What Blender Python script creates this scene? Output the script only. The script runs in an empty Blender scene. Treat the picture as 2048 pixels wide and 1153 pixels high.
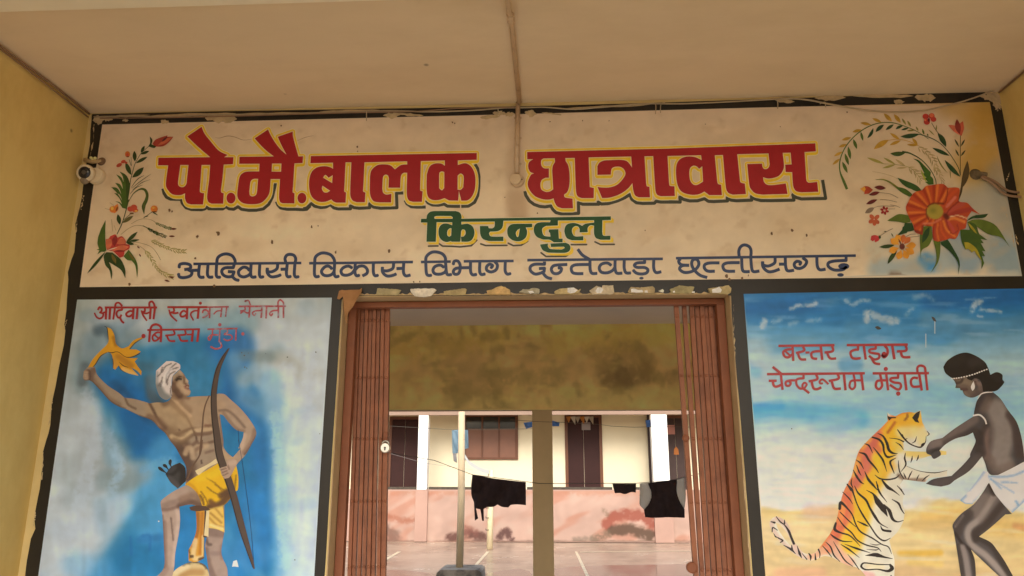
import bpy, math, random
import numpy as np
from mathutils import Vector, Matrix
from mathutils.geometry import delaunay_2d_cdt

# ------------------------------------------------------------------ camera, sky, sun, exposure
SC = bpy.context.scene
COL = SC.collection
F_PX, PITCH, YAW = 1440.74, 0.2434, 0.0477
CAM = (0.0871, -3.6, 1.6)
cam_data = bpy.data.cameras.new("camera")
cam_data.sensor_width = 36.0
cam_data.lens = F_PX / 2048 * 36.0
cam_data.clip_start = 0.05
cam_data.clip_end = 500
cam = bpy.data.objects.new("camera", cam_data)
cam.location = CAM
cam.rotation_euler = (math.pi / 2 + PITCH, 0, YAW)
COL.objects.link(cam)
SC.camera = cam

SUN_EL, SUN_AZ = math.radians(36), math.radians(180)
world = bpy.data.worlds.new("World")
SC.world = world
world.use_nodes = True
wn = world.node_tree
bg = wn.nodes["Background"]
sky = wn.nodes.new("ShaderNodeTexSky")
sky.sky_type = 'NISHITA'
sky.sun_disc = False
sky.sun_elevation = SUN_EL
sky.sun_rotation = SUN_AZ
sky.air_density = 1.0
sky.dust_density = 2.5
sky.ozone_density = 1.0
hs = wn.nodes.new("ShaderNodeHueSaturation")
hs.inputs['Saturation'].default_value = 0.9      # an overcast, nearly white sky
wn.links.new(sky.outputs[0], hs.inputs['Color'])
wn.links.new(hs.outputs[0], bg.inputs['Color'])
bg.inputs['Strength'].default_value = 0.15

sun_data = bpy.data.lights.new("sun", 'SUN')
sun_data.energy = 1.5
sun_data.angle = math.radians(28)
sun_data.color = (1.0, 0.99, 0.98)
sun = bpy.data.objects.new("sun", sun_data)
sun.rotation_euler = (math.pi / 2 - SUN_EL, 0, 0)   # light travels towards +Y and down
sun.location = (0, -20, 30)
COL.objects.link(sun)

SC.view_settings.view_transform = 'Standard'
SC.view_settings.look = 'None'
SC.view_settings.exposure = 1.0
SC.view_settings.gamma = 1.0
try:
    SC.cycles.max_bounces = 12
    SC.cycles.diffuse_bounces = 8
except Exception:
    pass

# ------------------------------------------------------------------ helpers
random.seed(7)
RNG = np.random.default_rng(11)
_cy, _sy, _cp, _sp = math.cos(YAW), math.sin(YAW), math.cos(PITCH), math.sin(PITCH)


def ray(px, py):
    u, v = (px - 1024) / F_PX, (576.5 - py) / F_PX
    y, z = _cp - v * _sp, _sp + v * _cp
    return (_cy * u - _sy * y, _sy * u + _cy * y, z)


def at(px, py, Y=0.0):
    """world point seen at photo pixel (px,py) on the vertical plane y=Y"""
    d = ray(px, py)
    t = (Y - CAM[1]) / d[1]
    return (CAM[0] + d[0] * t, Y, CAM[2] + d[2] * t)


def atz(px, py, Z):
    d = ray(px, py)
    t = (Z - CAM[2]) / d[2]
    return (CAM[0] + d[0] * t, CAM[1] + d[1] * t, Z)


def at_np(P, Y):
    P = np.asarray(P, float)
    u, v = (P[:, 0] - 1024) / F_PX, (576.5 - P[:, 1]) / F_PX
    y, z = _cp - v * _sp, _sp + v * _cp
    dx, dy = _cy * u - _sy * y, _sy * u + _cy * y
    t = (Y - CAM[1]) / dy
    return np.stack([CAM[0] + dx * t, np.full(len(P), Y), CAM[2] + z * t], 1)


def lin(c):
    c = np.asarray(c, float) / 255.0
    return np.where(c <= 0.04045, c / 12.92, ((c + 0.055) / 1.055) ** 2.4)


# how strongly a white surface is lit at each place (linear, from a grey test render): used to turn
# colours read off the photograph into paint reflectances
PORCH = np.array([0.56, 0.45, 0.345])
SIGN = np.array([0.76, 0.605, 0.46])
MURAL = np.array([0.88, 0.75, 0.57])
YARD = np.array([1.60, 1.56, 1.54])
YARD_SUN = np.array([2.35, 2.25, 2.20])
PASSAGE = np.array([0.210, 0.152, 0.120])
REF = PORCH


def alb(c, ref=None):
    """photograph colour (0-255) -> paint reflectance, dividing out the light it was seen in"""
    ref = REF if ref is None else ref
    return np.clip(lin(c) / ref, 0.004, 0.86)


MATS = {}


def mat(name, color, rough=0.6, spec=0.3, noise=0.0, nscale=6.0, bump=0.0, bscale=60.0, stretch=(1, 1, 1),
        metallic=0.0, dirt=None, dscale=1.5, damount=0.5, dlo=0.5, dhi=0.75, speck=0.0, sscale=4.0):
    """procedural paint: base colour, soft mottling, optional dirt blotches, fine bump"""
    if name in MATS:
        return MATS[name]
    m = bpy.data.materials.new(name)
    m.use_nodes = True
    nt = m.node_tree
    N, L = nt.nodes, nt.links
    b = N["Principled BSDF"]
    b.inputs['Roughness'].default_value = rough
    b.inputs['Specular IOR Level'].default_value = spec
    b.inputs['Metallic'].default_value = metallic
    tc = N.new("ShaderNodeTexCoord")
    mp = N.new("ShaderNodeMapping")
    mp.inputs['Scale'].default_value = stretch
    L.new(tc.outputs['Object'], mp.inputs['Vector'])
    if isinstance(color, str):
        at_ = N.new("ShaderNodeAttribute")
        at_.attribute_name = color
        out = at_.outputs['Color']
    else:
        rgb = N.new("ShaderNodeRGB")
        rgb.outputs[0].default_value = (*[float(v) for v in color], 1)
        out = rgb.outputs[0]
    if noise > 0:
        nz = N.new("ShaderNodeTexNoise")
        nz.inputs['Scale'].default_value = nscale
        nz.inputs['Detail'].default_value = 6
        nz.inputs['Roughness'].default_value = 0.62
        L.new(mp.outputs[0], nz.inputs['Vector'])
        mr = N.new("ShaderNodeMapRange")
        mr.inputs['From Min'].default_value = 0.25
        mr.inputs['From Max'].default_value = 0.75
        mr.inputs['To Min'].default_value = 1 - noise
        mr.inputs['To Max'].default_value = 1 + noise
        L.new(nz.outputs['Fac'], mr.inputs['Value'])
        mx = N.new("ShaderNodeMix")
        mx.data_type = 'RGBA'
        mx.blend_type = 'MULTIPLY'
        mx.inputs['Factor'].default_value = 1
        L.new(out, mx.inputs['A'])
        L.new(mr.outputs[0], mx.inputs['B'])
        out = mx.outputs['Result']
        mr2 = N.new("ShaderNodeMapRange")
        mr2.inputs['To Min'].default_value = max(0.05, rough - 0.12)
        mr2.inputs['To Max'].default_value = min(1, rough + 0.12)
        L.new(nz.outputs['Fac'], mr2.inputs['Value'])
        L.new(mr2.outputs[0], b.inputs['Roughness'])
    if dirt is not None:
        nd = N.new("ShaderNodeTexNoise")
        nd.inputs['Scale'].default_value = dscale
        nd.inputs['Detail'].default_value = 9
        nd.inputs['Roughness'].default_value = 0.7
        L.new(mp.outputs[0], nd.inputs['Vector'])
        md = N.new("ShaderNodeMapRange")
        md.inputs['From Min'].default_value = dlo
        md.inputs['From Max'].default_value = dhi
        md.inputs['To Max'].default_value = damount
        L.new(nd.outputs['Fac'], md.inputs['Value'])
        mx = N.new("ShaderNodeMix")
        mx.data_type = 'RGBA'
        L.new(md.outputs[0], mx.inputs['Factor'])
        L.new(out, mx.inputs['A'])
        mx.inputs['B'].default_value = (*[float(v) for v in dirt], 1)
        out = mx.outputs['Result']
    if speck > 0:                             # fly spots, chips and pin holes
        vo = N.new("ShaderNodeTexVoronoi")
        vo.inputs['Scale'].default_value = sscale
        vo.inputs['Randomness'].default_value = 1
        L.new(tc.outputs['Object'], vo.inputs['Vector'])
        ms = N.new("ShaderNodeMapRange")
        ms.inputs['From Min'].default_value = 0.045
        ms.inputs['From Max'].default_value = 0.02
        ms.inputs['To Max'].default_value = speck
        L.new(vo.outputs['Distance'], ms.inputs['Value'])
        sp = N.new("ShaderNodeSeparateColor")
        L.new(vo.outputs['Color'], sp.inputs[0])
        gt = N.new("ShaderNodeMath")
        gt.operation = 'GREATER_THAN'
        gt.inputs[1].default_value = 0.55
        L.new(sp.outputs[0], gt.inputs[0])
        mu = N.new("ShaderNodeMath")
        mu.operation = 'MULTIPLY'
        L.new(gt.outputs[0], mu.inputs[0])
        L.new(ms.outputs[0], mu.inputs[1])
        mx = N.new("ShaderNodeMix")
        mx.data_type = 'RGBA'
        L.new(mu.outputs[0], mx.inputs['Factor'])
        L.new(out, mx.inputs['A'])
        mx.inputs['B'].default_value = (.07, .045, .025, 1)
        out = mx.outputs['Result']
    L.new(out, b.inputs['Base Color'])
    if bump > 0:
        nb = N.new("ShaderNodeTexNoise")
        nb.inputs['Scale'].default_value = bscale
        nb.inputs['Detail'].default_value = 5
        L.new(tc.outputs['Object'], nb.inputs['Vector'])
        bp = N.new("ShaderNodeBump")
        bp.inputs['Strength'].default_value = bump
        bp.inputs['Distance'].default_value = 0.01
        L.new(nb.outputs['Fac'], bp.inputs['Height'])
        L.new(bp.outputs[0], b.inputs['Normal'])
    MATS[name] = m
    return m


def root_loc(o):
    v = Vector((0, 0, 0))
    while o is not None:
        v += o.location
        o = o.parent
    return v


def link(name, verts, faces, material, parent=None, cols=None, smooth=False):
    """ONE mesh object from world-space vertices"""
    off = root_loc(parent)
    V = np.asarray(verts, float) - np.array(off)
    me = bpy.data.meshes.new(name)
    me.from_pydata(V.tolist(), [], [list(map(int, f)) for f in faces])
    if cols is not None:
        ca = me.color_attributes.new("Col", 'FLOAT_COLOR', 'POINT')
        buf = np.ones((len(V), 4), np.float32)
        buf[:, :3] = cols
        ca.data.foreach_set("color", buf.ravel())
    if smooth:
        me.polygons.foreach_set("use_smooth", [True] * len(me.polygons))
    me.materials.append(material)
    me.update()
    o = bpy.data.objects.new(name, me)
    COL.objects.link(o)
    o.parent = parent
    return o


def thing(name, label, cat, loc=(0, 0, 0), group=None):
    o = bpy.data.objects.new(name, None)
    o.empty_display_size = 0.1
    o.location = loc
    COL.objects.link(o)
    return tag(o, label, cat, group)


def tag(o, label, cat, group=None):
    o['label'] = label
    o['category'] = cat
    if group:
        o['group'] = group
    return o


def structure(o):
    o['kind'] = 'structure'
    return o


class MB:
    """collects boxes, tubes, discs and prisms into one mesh"""

    def __init__(self):
        self.v, self.f = [], []

    def add(self, v, f):
        n = len(self.v)
        self.v += [tuple(p) for p in v]
        self.f += [[i + n for i in q] for q in f]
        return self

    def box(self, x0, x1, y0, y1, z0, z1, bev=0.0):
        if bev <= 0:
            v = [(x, y, z) for x in (x0, x1) for y in (y0, y1) for z in (z0, z1)]
            f = [(0, 1, 3, 2), (4, 6, 7, 5), (0, 4, 5, 1), (2, 3, 7, 6), (0, 2, 6, 4), (1, 5, 7, 3)]
            return self.add(v, f)
        import bmesh
        bm = bmesh.new()
        bmesh.ops.create_cube(bm, size=1)
        for q in bm.verts:
            q.co = Vector(((x0 + x1) / 2 + q.co.x * (x1 - x0), (y0 + y1) / 2 + q.co.y * (y1 - y0),
                           (z0 + z1) / 2 + q.co.z * (z1 - z0)))
        bmesh.ops.bevel(bm, geom=list(bm.edges), offset=bev, segments=2, affect='EDGES', profile=0.6)
        bm.verts.index_update()
        self.add([q.co[:] for q in bm.verts], [[q.index for q in fc.verts] for fc in bm.faces])
        bm.free()
        return self

    def tube(self, pts, r, n=10, cap=True):
        P = [Vector(p) for p in pts]
        rr = r if isinstance(r, (list, tuple)) else [r] * len(P)
        rings = []
        up = Vector((0.123, 0.31, 0.94))
        for i, p in enumerate(P):
            d = (P[min(i + 1, len(P) - 1)] - P[max(i - 1, 0)])
            d = d.normalized() if d.length > 1e-9 else Vector((0, 0, 1))
            a = up - d * up.dot(d)
            if a.length < 1e-3:
                a = Vector((1, 0, 0)) - d * d.x
            a.normalize()
            up = a
            b = d.cross(a)
            rings.append([p + (a * math.cos(2 * math.pi * k / n) + b * math.sin(2 * math.pi * k / n)) * rr[i] for k in range(n)])
        v = [q for ring in rings for q in ring]
        f = []
        for i in range(len(P) - 1):
            for k in range(n):
                k2 = (k + 1) % n
                f.append((i * n + k, i * n + k2, (i + 1) * n + k2, (i + 1) * n + k))
        if cap:
            f.append(tuple(range(n - 1, -1, -1)))
            f.append(tuple((len(P) - 1) * n + k for k in range(n)))
        return self.add(v, f)

    def lathe(self, c, axis, prof, n=28):
        """profile of (distance along axis, radius)"""
        c, ax = Vector(c), Vector(axis).normalized()
        pts = [c + ax * d for d, _ in prof]
        a = ax.orthogonal().normalized()
        b = ax.cross(a)
        v = [p + (a * math.cos(2 * math.pi * k / n) + b * math.sin(2 * math.pi * k / n)) * max(r, 1e-5)
             for p, (_, r) in zip(pts, prof) for k in range(n)]
        f = []
        for i in range(len(prof) - 1):
            for k in range(n):
                k2 = (k + 1) % n
                f.append((i * n + k, i * n + k2, (i + 1) * n + k2, (i + 1) * n + k))
        f.append(tuple(range(n - 1, -1, -1)))
        f.append(tuple((len(prof) - 1) * n + k for k in range(n)))
        return self.add(v, f)

    def prism(self, xz, y0, y1):
        """outline in the x-z plane extruded from y0 to y1"""
        P, T = triangulate([xz])
        n = len(P)
        v = [(p[0], y0, p[1]) for p in P] + [(p[0], y1, p[1]) for p in P]
        f = [tuple(t) for t in T] + [tuple(i + n for i in reversed(t)) for t in T]
        from collections import Counter
        ec = Counter()
        for t in T:
            for i in range(3):
                ec[(t[i], t[(i + 1) % 3])] += 1
        for (a, b) in list(ec):
            if (b, a) not in ec:
                f.append((b, a, a + n, b + n))
        return self.add(v, f)

    def build(self, name, material, parent=None, smooth=False):
        return link(name, self.v, self.f, material, parent, smooth=smooth)


# ---- flat painted artwork: outlines and brush strokes in photo pixels, laid on the wall plane
def area(P):
    return 0.5 * sum(P[i - 1][0] * P[i][1] - P[i][0] * P[i - 1][1] for i in range(len(P)))


def triangulate(polys, holes=(), steiner=None, eps=1e-5):
    V, Fc = [], []
    for P in list(polys) + list(holes):
        P = [tuple(p) for p in P]
        if area(P) < 0:
            P = P[::-1]
        n = len(V)
        V += P
        Fc.append(list(range(n, n + len(P))))
    if steiner is not None:
        V = V + [tuple(p) for p in steiner]
    r = delaunay_2d_cdt([Vector((float(a), float(b))) for a, b in V], [], Fc, 0, eps)
    R = np.array([(q[0], q[1]) for q in r[0]])
    F = np.array([list(f) for f in r[2]])
    keep = covered(R[F].mean(1), polys) & ~covered(R[F].mean(1), holes)
    T = [list(map(int, f)) for f in F[keep]]
    used = sorted({i for t in T for i in t})
    mp = {j: i for i, j in enumerate(used)}
    P = [(r[0][j][0], r[0][j][1]) for j in used]
    return P, [[mp[i] for i in t] for t in T]


def covered(C, polys):
    """which points lie in at least one of the polygons"""
    res = np.zeros(len(C), bool)
    for P in polys:
        A = np.asarray(P, float)
        lo, hi = A.min(0), A.max(0)
        k = np.nonzero((C[:, 0] >= lo[0]) & (C[:, 0] <= hi[0]) & (C[:, 1] >= lo[1]) & (C[:, 1] <= hi[1]) & ~res)[0]
        if len(k):
            res[k] = inside(C[k], A)
    return res


def parse(s, fr=None):
    """'x,y ~x,y' -> (px, py, smooth); '@K' switches to trace frame K"""
    out = []
    for tok in s.split():
        if tok[0] == '@':
            fr = FR[tok[1:]]
            continue
        sm = tok[0] == '~'
        a, b = tok.lstrip('~').split(',')
        a, b = float(a), float(b)
        if fr is not None:
            a, b = fr[0] + a / fr[2], fr[1] + b / fr[2]
        out.append((a, b, sm))
    return out


def curve(pts, closed=True, sub=4):
    n = len(pts)
    out = []
    rng = range(n) if closed else range(n - 1)
    for i in rng:
        p1, p2 = pts[i], pts[(i + 1) % n]
        out.append((p1[0], p1[1]))
        if p1[2] or p2[2]:
            p0 = pts[i - 1] if (closed or i > 0) else p1
            p3 = pts[(i + 2) % n] if (closed or i + 2 < n) else p2
            a, b, c, d = (np.array(q[:2]) for q in (p0, p1, p2, p3))
            m1 = (c - a) / 2 if p1[2] else (c - b) * 0.9
            m2 = (d - b) / 2 if p2[2] else (c - b) * 0.9
            L = np.linalg.norm(c - b)
            for m in (m1, m2):
                k = np.linalg.norm(m)
                if k > 1.3 * L:
                    m *= 1.3 * L / k
            for k in range(1, sub):
                t = k / sub
                h = (2 * t**3 - 3 * t**2 + 1) * b + (t**3 - 2 * t**2 + t) * m1 + (-2 * t**3 + 3 * t**2) * c + (t**3 - t**2) * m2
                out.append((h[0], h[1]))
    if not closed:
        out.append((pts[-1][0], pts[-1][1]))
    res = [out[0]]
    for q in out[1:]:
        if abs(q[0] - res[-1][0]) + abs(q[1] - res[-1][1]) > 1e-3:
            res.append(q)
    return res


def outline(s, fr=None):
    return curve(parse(s, fr), True)


def line(s, fr=None, sub=4):
    return curve(parse(s, fr), False, sub)


def sline(s, fr=None, sub=4):
    """polyline with every inner point smooth"""
    p = parse(s, fr)
    p = [(a, b, 0 < i < len(p) - 1) for i, (a, b, _) in enumerate(p)]
    return curve(p, False, sub)


def disc(x, y, rx, ry=None, n=18, fr=None, rot=0):
    if fr is not None:
        fr = FR[fr]
        x, y, rx, ry = fr[0] + x / fr[2], fr[1] + y / fr[2], rx / fr[2], (ry or rx) / fr[2]
    ry = ry or rx
    c, s = math.cos(rot), math.sin(rot)
    return [(x + rx * math.cos(t) * c - ry * math.sin(t) * s, y + rx * math.cos(t) * s + ry * math.sin(t) * c)
            for t in [2 * math.pi * k / n for k in range(n)]]


def ribbon(P, w, caps=False, closed=False):
    """stroke of width w (number or per-point list) as quads plus round joins"""
    n = len(P)
    ws = list(w) if isinstance(w, (list, tuple, np.ndarray)) else [w] * n
    if len(ws) != n:
        ws = list(np.interp(np.linspace(0, 1, n), np.linspace(0, 1, len(ws)), ws))
    out = []
    seg = range(n if closed else n - 1)
    for i in seg:
        j = (i + 1) % n
        a, b = np.array(P[i]), np.array(P[j])
        d = b - a
        L = np.linalg.norm(d)
        if L < 1e-6:
            continue
        nrm = np.array([-d[1], d[0]]) / L
        out.append([a + nrm * ws[i] / 2, b + nrm * ws[j] / 2, b - nrm * ws[j] / 2, a - nrm * ws[i] / 2])
    for i in range(n):
        if caps or closed or 0 < i < n - 1:
            if ws[i] > 0.25:
                out.append(disc(P[i][0], P[i][1], ws[i] / 2 * 0.995, n=10, rot=0.1 * i))
    return [[tuple(q) for q in p] for p in out]


def leafp(x0, y0, x1, y1, w, bend=0.0, fr=None, n=7, fat=0.5):
    if fr is not None:
        fr = FR[fr]
        x0, y0, x1, y1, w = fr[0] + x0 / fr[2], fr[1] + y0 / fr[2], fr[0] + x1 / fr[2], fr[1] + y1 / fr[2], w / fr[2]
    a, b = np.array([x0, y0]), np.array([x1, y1])
    d = b - a
    nn = np.array([-d[1], d[0]])
    c = (a + b) / 2 + nn / (np.linalg.norm(nn) + 1e-9) * bend * 2
    L, R = [], []
    for k in range(n + 1):
        t = k / n
        p = (1 - t)**2 * a + 2 * t * (1 - t) * c + t * t * b
        tg = 2 * (1 - t) * (c - a) + 2 * t * (b - c)
        tg = tg / (np.linalg.norm(tg) + 1e-9)
        q = np.array([-tg[1], tg[0]])
        h = w / 2 * math.sin(math.pi * t ** (math.log(0.5) / math.log(fat))) ** 0.9 if 0 < t < 1 else 0
        L.append(p + q * h)
        R.append(p - q * h)
    return [tuple(p) for p in L + R[-2:0:-1]]


def seg_dist(Q, P):
    Q = np.asarray(Q, float)
    d2 = np.full(len(Q), 1e18)
    for i in range(len(P) - 1):
        a, b = np.array(P[i]), np.array(P[i + 1])
        ab = b - a
        L = ab @ ab
        t = np.clip(((Q - a) @ ab) / L, 0, 1) if L > 1e-12 else np.zeros(len(Q))
        e = Q - a - t[:, None] * ab
        d2 = np.minimum(d2, (e * e).sum(1))
    return np.sqrt(d2)


def inside(Q, P):
    x, y = Q[:, 0], Q[:, 1]
    r = np.zeros(len(Q), bool)
    n = len(P)
    for i in range(n):
        x1, y1 = P[i]
        x2, y2 = P[(i + 1) % n]
        if y1 == y2:
            continue
        c = ((y1 > y) != (y2 > y)) & (x < (x2 - x1) * (y - y1) / (y2 - y1) + x1)
        r ^= c
    return r


def smooth01(t):
    t = np.clip(t, 0, 1)
    return t * t * (3 - 2 * t)


def vnoise(Q, sx, sy, seed):
    """smooth value noise with cells of sx by sy pixels"""
    r = np.random.default_rng(seed)
    T = r.random((256, 256))
    wx = 0.45 * sx * np.sin(Q[:, 1] / (sy * 1.7) + seed) + 0.3 * sx * np.sin(Q[:, 0] / (sx * 2.3) + Q[:, 1] / (sy * 3.1) + 2 * seed)
    wy = 0.45 * sy * np.sin(Q[:, 0] / (sx * 1.9) + 1.3 * seed) + 0.3 * sy * np.sin(Q[:, 1] / (sy * 2.7) - Q[:, 0] / (sx * 3.7) + seed)
    ca, sa = math.cos(0.17 + 0.05 * (seed % 7)), math.sin(0.17 + 0.05 * (seed % 7))
    if max(sx, sy) > 2.5 * min(sx, sy):
        ca, sa = math.cos(0.03 * (seed % 5 - 2)), math.sin(0.03 * (seed % 5 - 2))
    X, Y = Q[:, 0] + wx, Q[:, 1] + wy
    x, y = (X * ca - Y * sa) / sx + 90, (X * sa + Y * ca) / sy + 90
    xi, yi = np.floor(x).astype(int), np.floor(y).astype(int)
    fx, fy = smooth01(x - xi), smooth01(y - yi)
    g = lambda a, b: T[a % 256, b % 256]
    return (g(xi, yi) * (1 - fx) + g(xi + 1, yi) * fx) * (1 - fy) + (g(xi, yi + 1) * (1 - fx) + g(xi + 1, yi + 1) * fx) * fy


def brush(Q, base, ops, ref=None):
    """paint colours laid over one another: s = soft stroke, p = soft-edged patch, v = vertical blend"""
    Q = np.asarray(Q, float)
    C = np.tile(np.asarray(base, float), (len(Q), 1))
    for op in ops:
        k = op[0]
        if k == 's':
            _, path, w, soft, rgb, a = op
            P = path if not isinstance(path, str) else sline(path)
            al = a * smooth01((w / 2 + soft - seg_dist(Q, P)) / max(soft, 1e-6))
        elif k == 't':                        # dry, broken stroke
            _, path, w, soft, rgb, a = op
            P = path if not isinstance(path, str) else sline(path)
            sd_ = int(abs(P[0][0]) * 7 + abs(P[0][1]) * 3) % 1000
            k_ = max(1.0, min(2.2, w / 9))
            nn = .4 * vnoise(Q, 6 * k_, 5 * k_, sd_) + .35 * vnoise(Q, 2.8 * k_, 2.6 * k_, sd_ + 1) + .25 * vnoise(Q, 14 * k_, 12 * k_, sd_ + 2)
            al = a * smooth01((w / 2 + soft - seg_dist(Q, P)) / max(soft, 1e-6) * (.15 + 1.7 * nn) - .25 * (1 - nn))
        elif k == 'p':
            _, path, soft, rgb, a = op
            P = path if not isinstance(path, str) else outline(path)
            sd = seg_dist(Q, list(P) + [P[0]]) * np.where(inside(Q, P), 1, -1)
            al = a * smooth01(0.5 + sd / (2 * soft))
        elif k == 'v':
            ys, cs = op[1], np.array(op[2], float)
            yy = Q[:, 1] + (op[3](Q) if len(op) > 3 else 0)
            C = np.stack([np.interp(yy, ys, cs[:, i]) for i in range(3)], 1)
            continue
        elif k == 'n':
            _, sx, sy, seed, amp = op
            C = C * (1 + amp * (2 * vnoise(Q, sx, sy, seed) - 1))[:, None]
            continue
        elif k == 'm':                        # noise-masked tint
            _, sx, sy, seed, lo, hi, rgb, a = op
            nn = 0.6 * vnoise(Q, sx, sy, seed) + 0.4 * vnoise(Q, sx / 2.3, sy / 2.3, seed + 1)
            al = a * smooth01((nn - lo) / (hi - lo))
        C = C + (np.asarray(rgb, float) - C) * al[:, None]
    return alb(np.clip(C, 0, 255), ref)


def painted(name, polys, parent, off, color=None, m=None, holes=(), base=None, ops=(), step=None, Y=0.0, ref=None, rough=0.45):
    """one flat sheet of paint on the wall plane y=Y, standing off it by `off` metres.
    color -> one paint; base+ops -> brushed colours on a fine mesh"""
    st = None
    if base is not None:
        A = np.array([p for q in polys for p in q])
        x0, y0, x1, y1 = A[:, 0].min(), A[:, 1].min(), A[:, 0].max(), A[:, 1].max()
        gx, gy = np.meshgrid(np.arange(x0 + step / 2, x1, step), np.arange(y0 + step / 2, y1, step))
        st = np.stack([gx.ravel(), gy.ravel()], 1)
        st = st + RNG.uniform(-0.18, 0.18, st.shape) * step
        keep = np.zeros(len(st), bool)
        for q in polys:
            keep |= inside(st, q)
        for q in holes:
            keep &= ~inside(st, q)
        for q in list(polys) + list(holes):
            keep &= seg_dist(st, list(q) + [q[0]]) > step * 0.35
        st = st[keep]
    P, T = triangulate(polys, holes, st)
    V = at_np(P, Y)
    V[:, 1] -= off
    T = [t[::-1] for t in T]
    a = V[T[0]]
    nrm = np.cross(a[1] - a[0], a[2] - a[0])
    if nrm[1] > 0:
        T = [t[::-1] for t in T]
    if base is not None:
        return link(name, V, T, m or PAINTED, parent, cols=brush(P, base, ops, ref))
    if m is None:
        m = mat("paint_%d_%d_%d_%d" % (*[int(c) for c in color], int(REF[0] * 100)), alb(color, ref), rough, 0.35, noise=0.07, nscale=14, bump=0.05)
    return link(name, V, T, m, parent)


def quadpx(x0, y0, x1, y1):
    return [(x0, y0), (x1, y0), (x1, y1), (x0, y1)]


PAINTED = mat("brushed_enamel", "Col", 0.42, 0.35, noise=0.06, nscale=9, bump=0.06, stretch=(1, 1, 1.0))
FR = {
    'T1': (310, 250, 6.4), 'T2': (610, 280, 5.689), 'T3': (1040, 280, 6.4), 'T4': (1340, 270, 6.4),
    'G': (835, 415, 5.057), 'B1': (345, 495, 6.0235), 'B2': (675, 495, 5.689), 'B3': (1045, 480, 6.0235), 'B4': (1340, 475, 5.389),
    'M1': (180, 600, 9.752), 'M2': (380, 600, 9.752), 'M3': (1525, 675, 9.606), 'M4': (1685, 675, 9.606),
    'L1': (170, 260, 7.205), 'L2': (170, 400, 6.78), 'R1': (1650, 210, 6.783), 'R2': (1710, 360, 5.491),
    'N1': (150, 640, 6.405), 'N2': (280, 690, 5.242), 'N3': (280, 880, 4.225),
    'G1': (1650, 800, 6.404), 'G2': (1520, 960, 5.973), 'K1': (1820, 690, 5.013), 'K2': (1820, 910, 4.746),
    'P1': (670, 565, 4.995), 'P2': (1070, 560, 4.876), 'Z3': (640, 560, 3.8435), 'Z5': (640, 820, 3.463), 'Z6': (1080, 820, 3.463),
    'C1': (100, 180, 4.805), 'W1': (0, 0, 4.0), 'W2': (768, 0, 4.0), 'W3': (1536, 0, 4.0), 'E1': (1836, 160, 2.745),
}
# ------------------------------------------------------------------ setting: ground, floor, ceilings
XL, XR, ZC = -2.478, 2.517, 3.5424
Y_OPEN = -4.6                     # front edge of the porch
WALL_T = 0.23
Y_PIL, Z_PC = 3.9, 3.06            # courtyard side of the passage, its ceiling height

m_ground = mat("wet_concrete", (.46, .345, .24), 0.24, 0.65, noise=0.2, nscale=1.3, bump=0.12, bscale=30,
               dirt=(.27, .19, .13), dscale=0.7, damount=0.7, dlo=0.48, dhi=0.62)
structure(MB().add([(-70, -70, 0), (70, -70, 0), (70, 90, 0), (-70, 90, 0)], [(0, 1, 2, 3)]).build("ground", m_ground))
m_soil = mat("laterite_soil", (0.30, 0.275, 0.25), 0.9, 0.1, noise=0.2, nscale=2.0, bump=0.3, bscale=25)
structure(MB().add([(-40, -45, .004), (40, -45, .004), (40, Y_OPEN, .004), (-40, Y_OPEN, .004)], [(0, 1, 2, 3)]).build("forecourt", m_soil))
m_floor = mat("porch_cement", (0.42, 0.395, 0.355), 0.6, 0.3, noise=0.12, nscale=3)
structure(MB().add([(XL, Y_OPEN, .006), (XR, Y_OPEN, .006), (XR, 0, .006), (XL, 0, .006)], [(0, 1, 2, 3)]).build("porch_floor", m_floor))
structure(MB().add([(-6, 0.0, .008), (6, 0.0, .008), (6, 4.15, .008), (-6, 4.15, .008)], [(0, 1, 2, 3)]).build("passage_floor", m_floor))

m_ceil = mat("ceiling_distemper", (.79, .645, .46), 0.75, 0.2, speck=.6, sscale=2.6, noise=0.07, nscale=1.1, bump=0.06, bscale=40,
             dirt=(.66, .52, .34), dscale=1.3, damount=0.6, dlo=0.45, dhi=0.75, stretch=(.6, 1.6, 1))
cb = MB().box(XL - .3, XR + .3, Y_OPEN, WALL_T, ZC, ZC + .16)
structure(cb.build("ceiling", m_ceil))
Y_BEAM = atz(512, 10, ZC - .07)[1]
structure(MB().box(XL, XR, Y_BEAM - .8, Y_BEAM, ZC - .07, ZC - .0005, bev=.006).build("ceiling_beam", mat("beam_lightened", (.86, .78, .62), .8, .2, noise=.06, nscale=2, bump=.08)))  # paler than the ceiling, standing in for stronger light near the porch opening
m_pceil = mat("passage_ceiling_distemper", (.86, .73, .60), 0.8, 0.2, noise=0.06, nscale=1.5)
structure(MB().box(-6, 6, WALL_T + .002, Y_PIL + .3, Z_PC, Z_PC + .15).build("passage_ceiling", m_pceil))

# ------------------------------------------------------------------ the entrance wall with its doorway
dxl = (at(684, 596)[0] + at(653, 1153)[0]) / 2
dxr = (at(1461.5, 594)[0] + at(1504, 1153)[0]) / 2
dzt = (at(700, 590)[2] + at(1450, 588)[2]) / 2
m_plaster = mat("cream_plaster", (.68, .53, .24), 0.7, 0.25, noise=0.10, nscale=7, bump=0.12, bscale=45)
wall_root = thing("entrance_wall", "painted entrance wall around the gateway with black bands between its pictures", "wall", (0, 0, 0))
MB().prism([(XL, 0), (dxl, 0), (dxl, dzt), (dxr, dzt), (dxr, 0), (XR, 0), (XR, ZC - .0005), (XL, ZC - .0005)],
           0, WALL_T).build("plaster_wall", m_plaster, wall_root)

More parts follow.
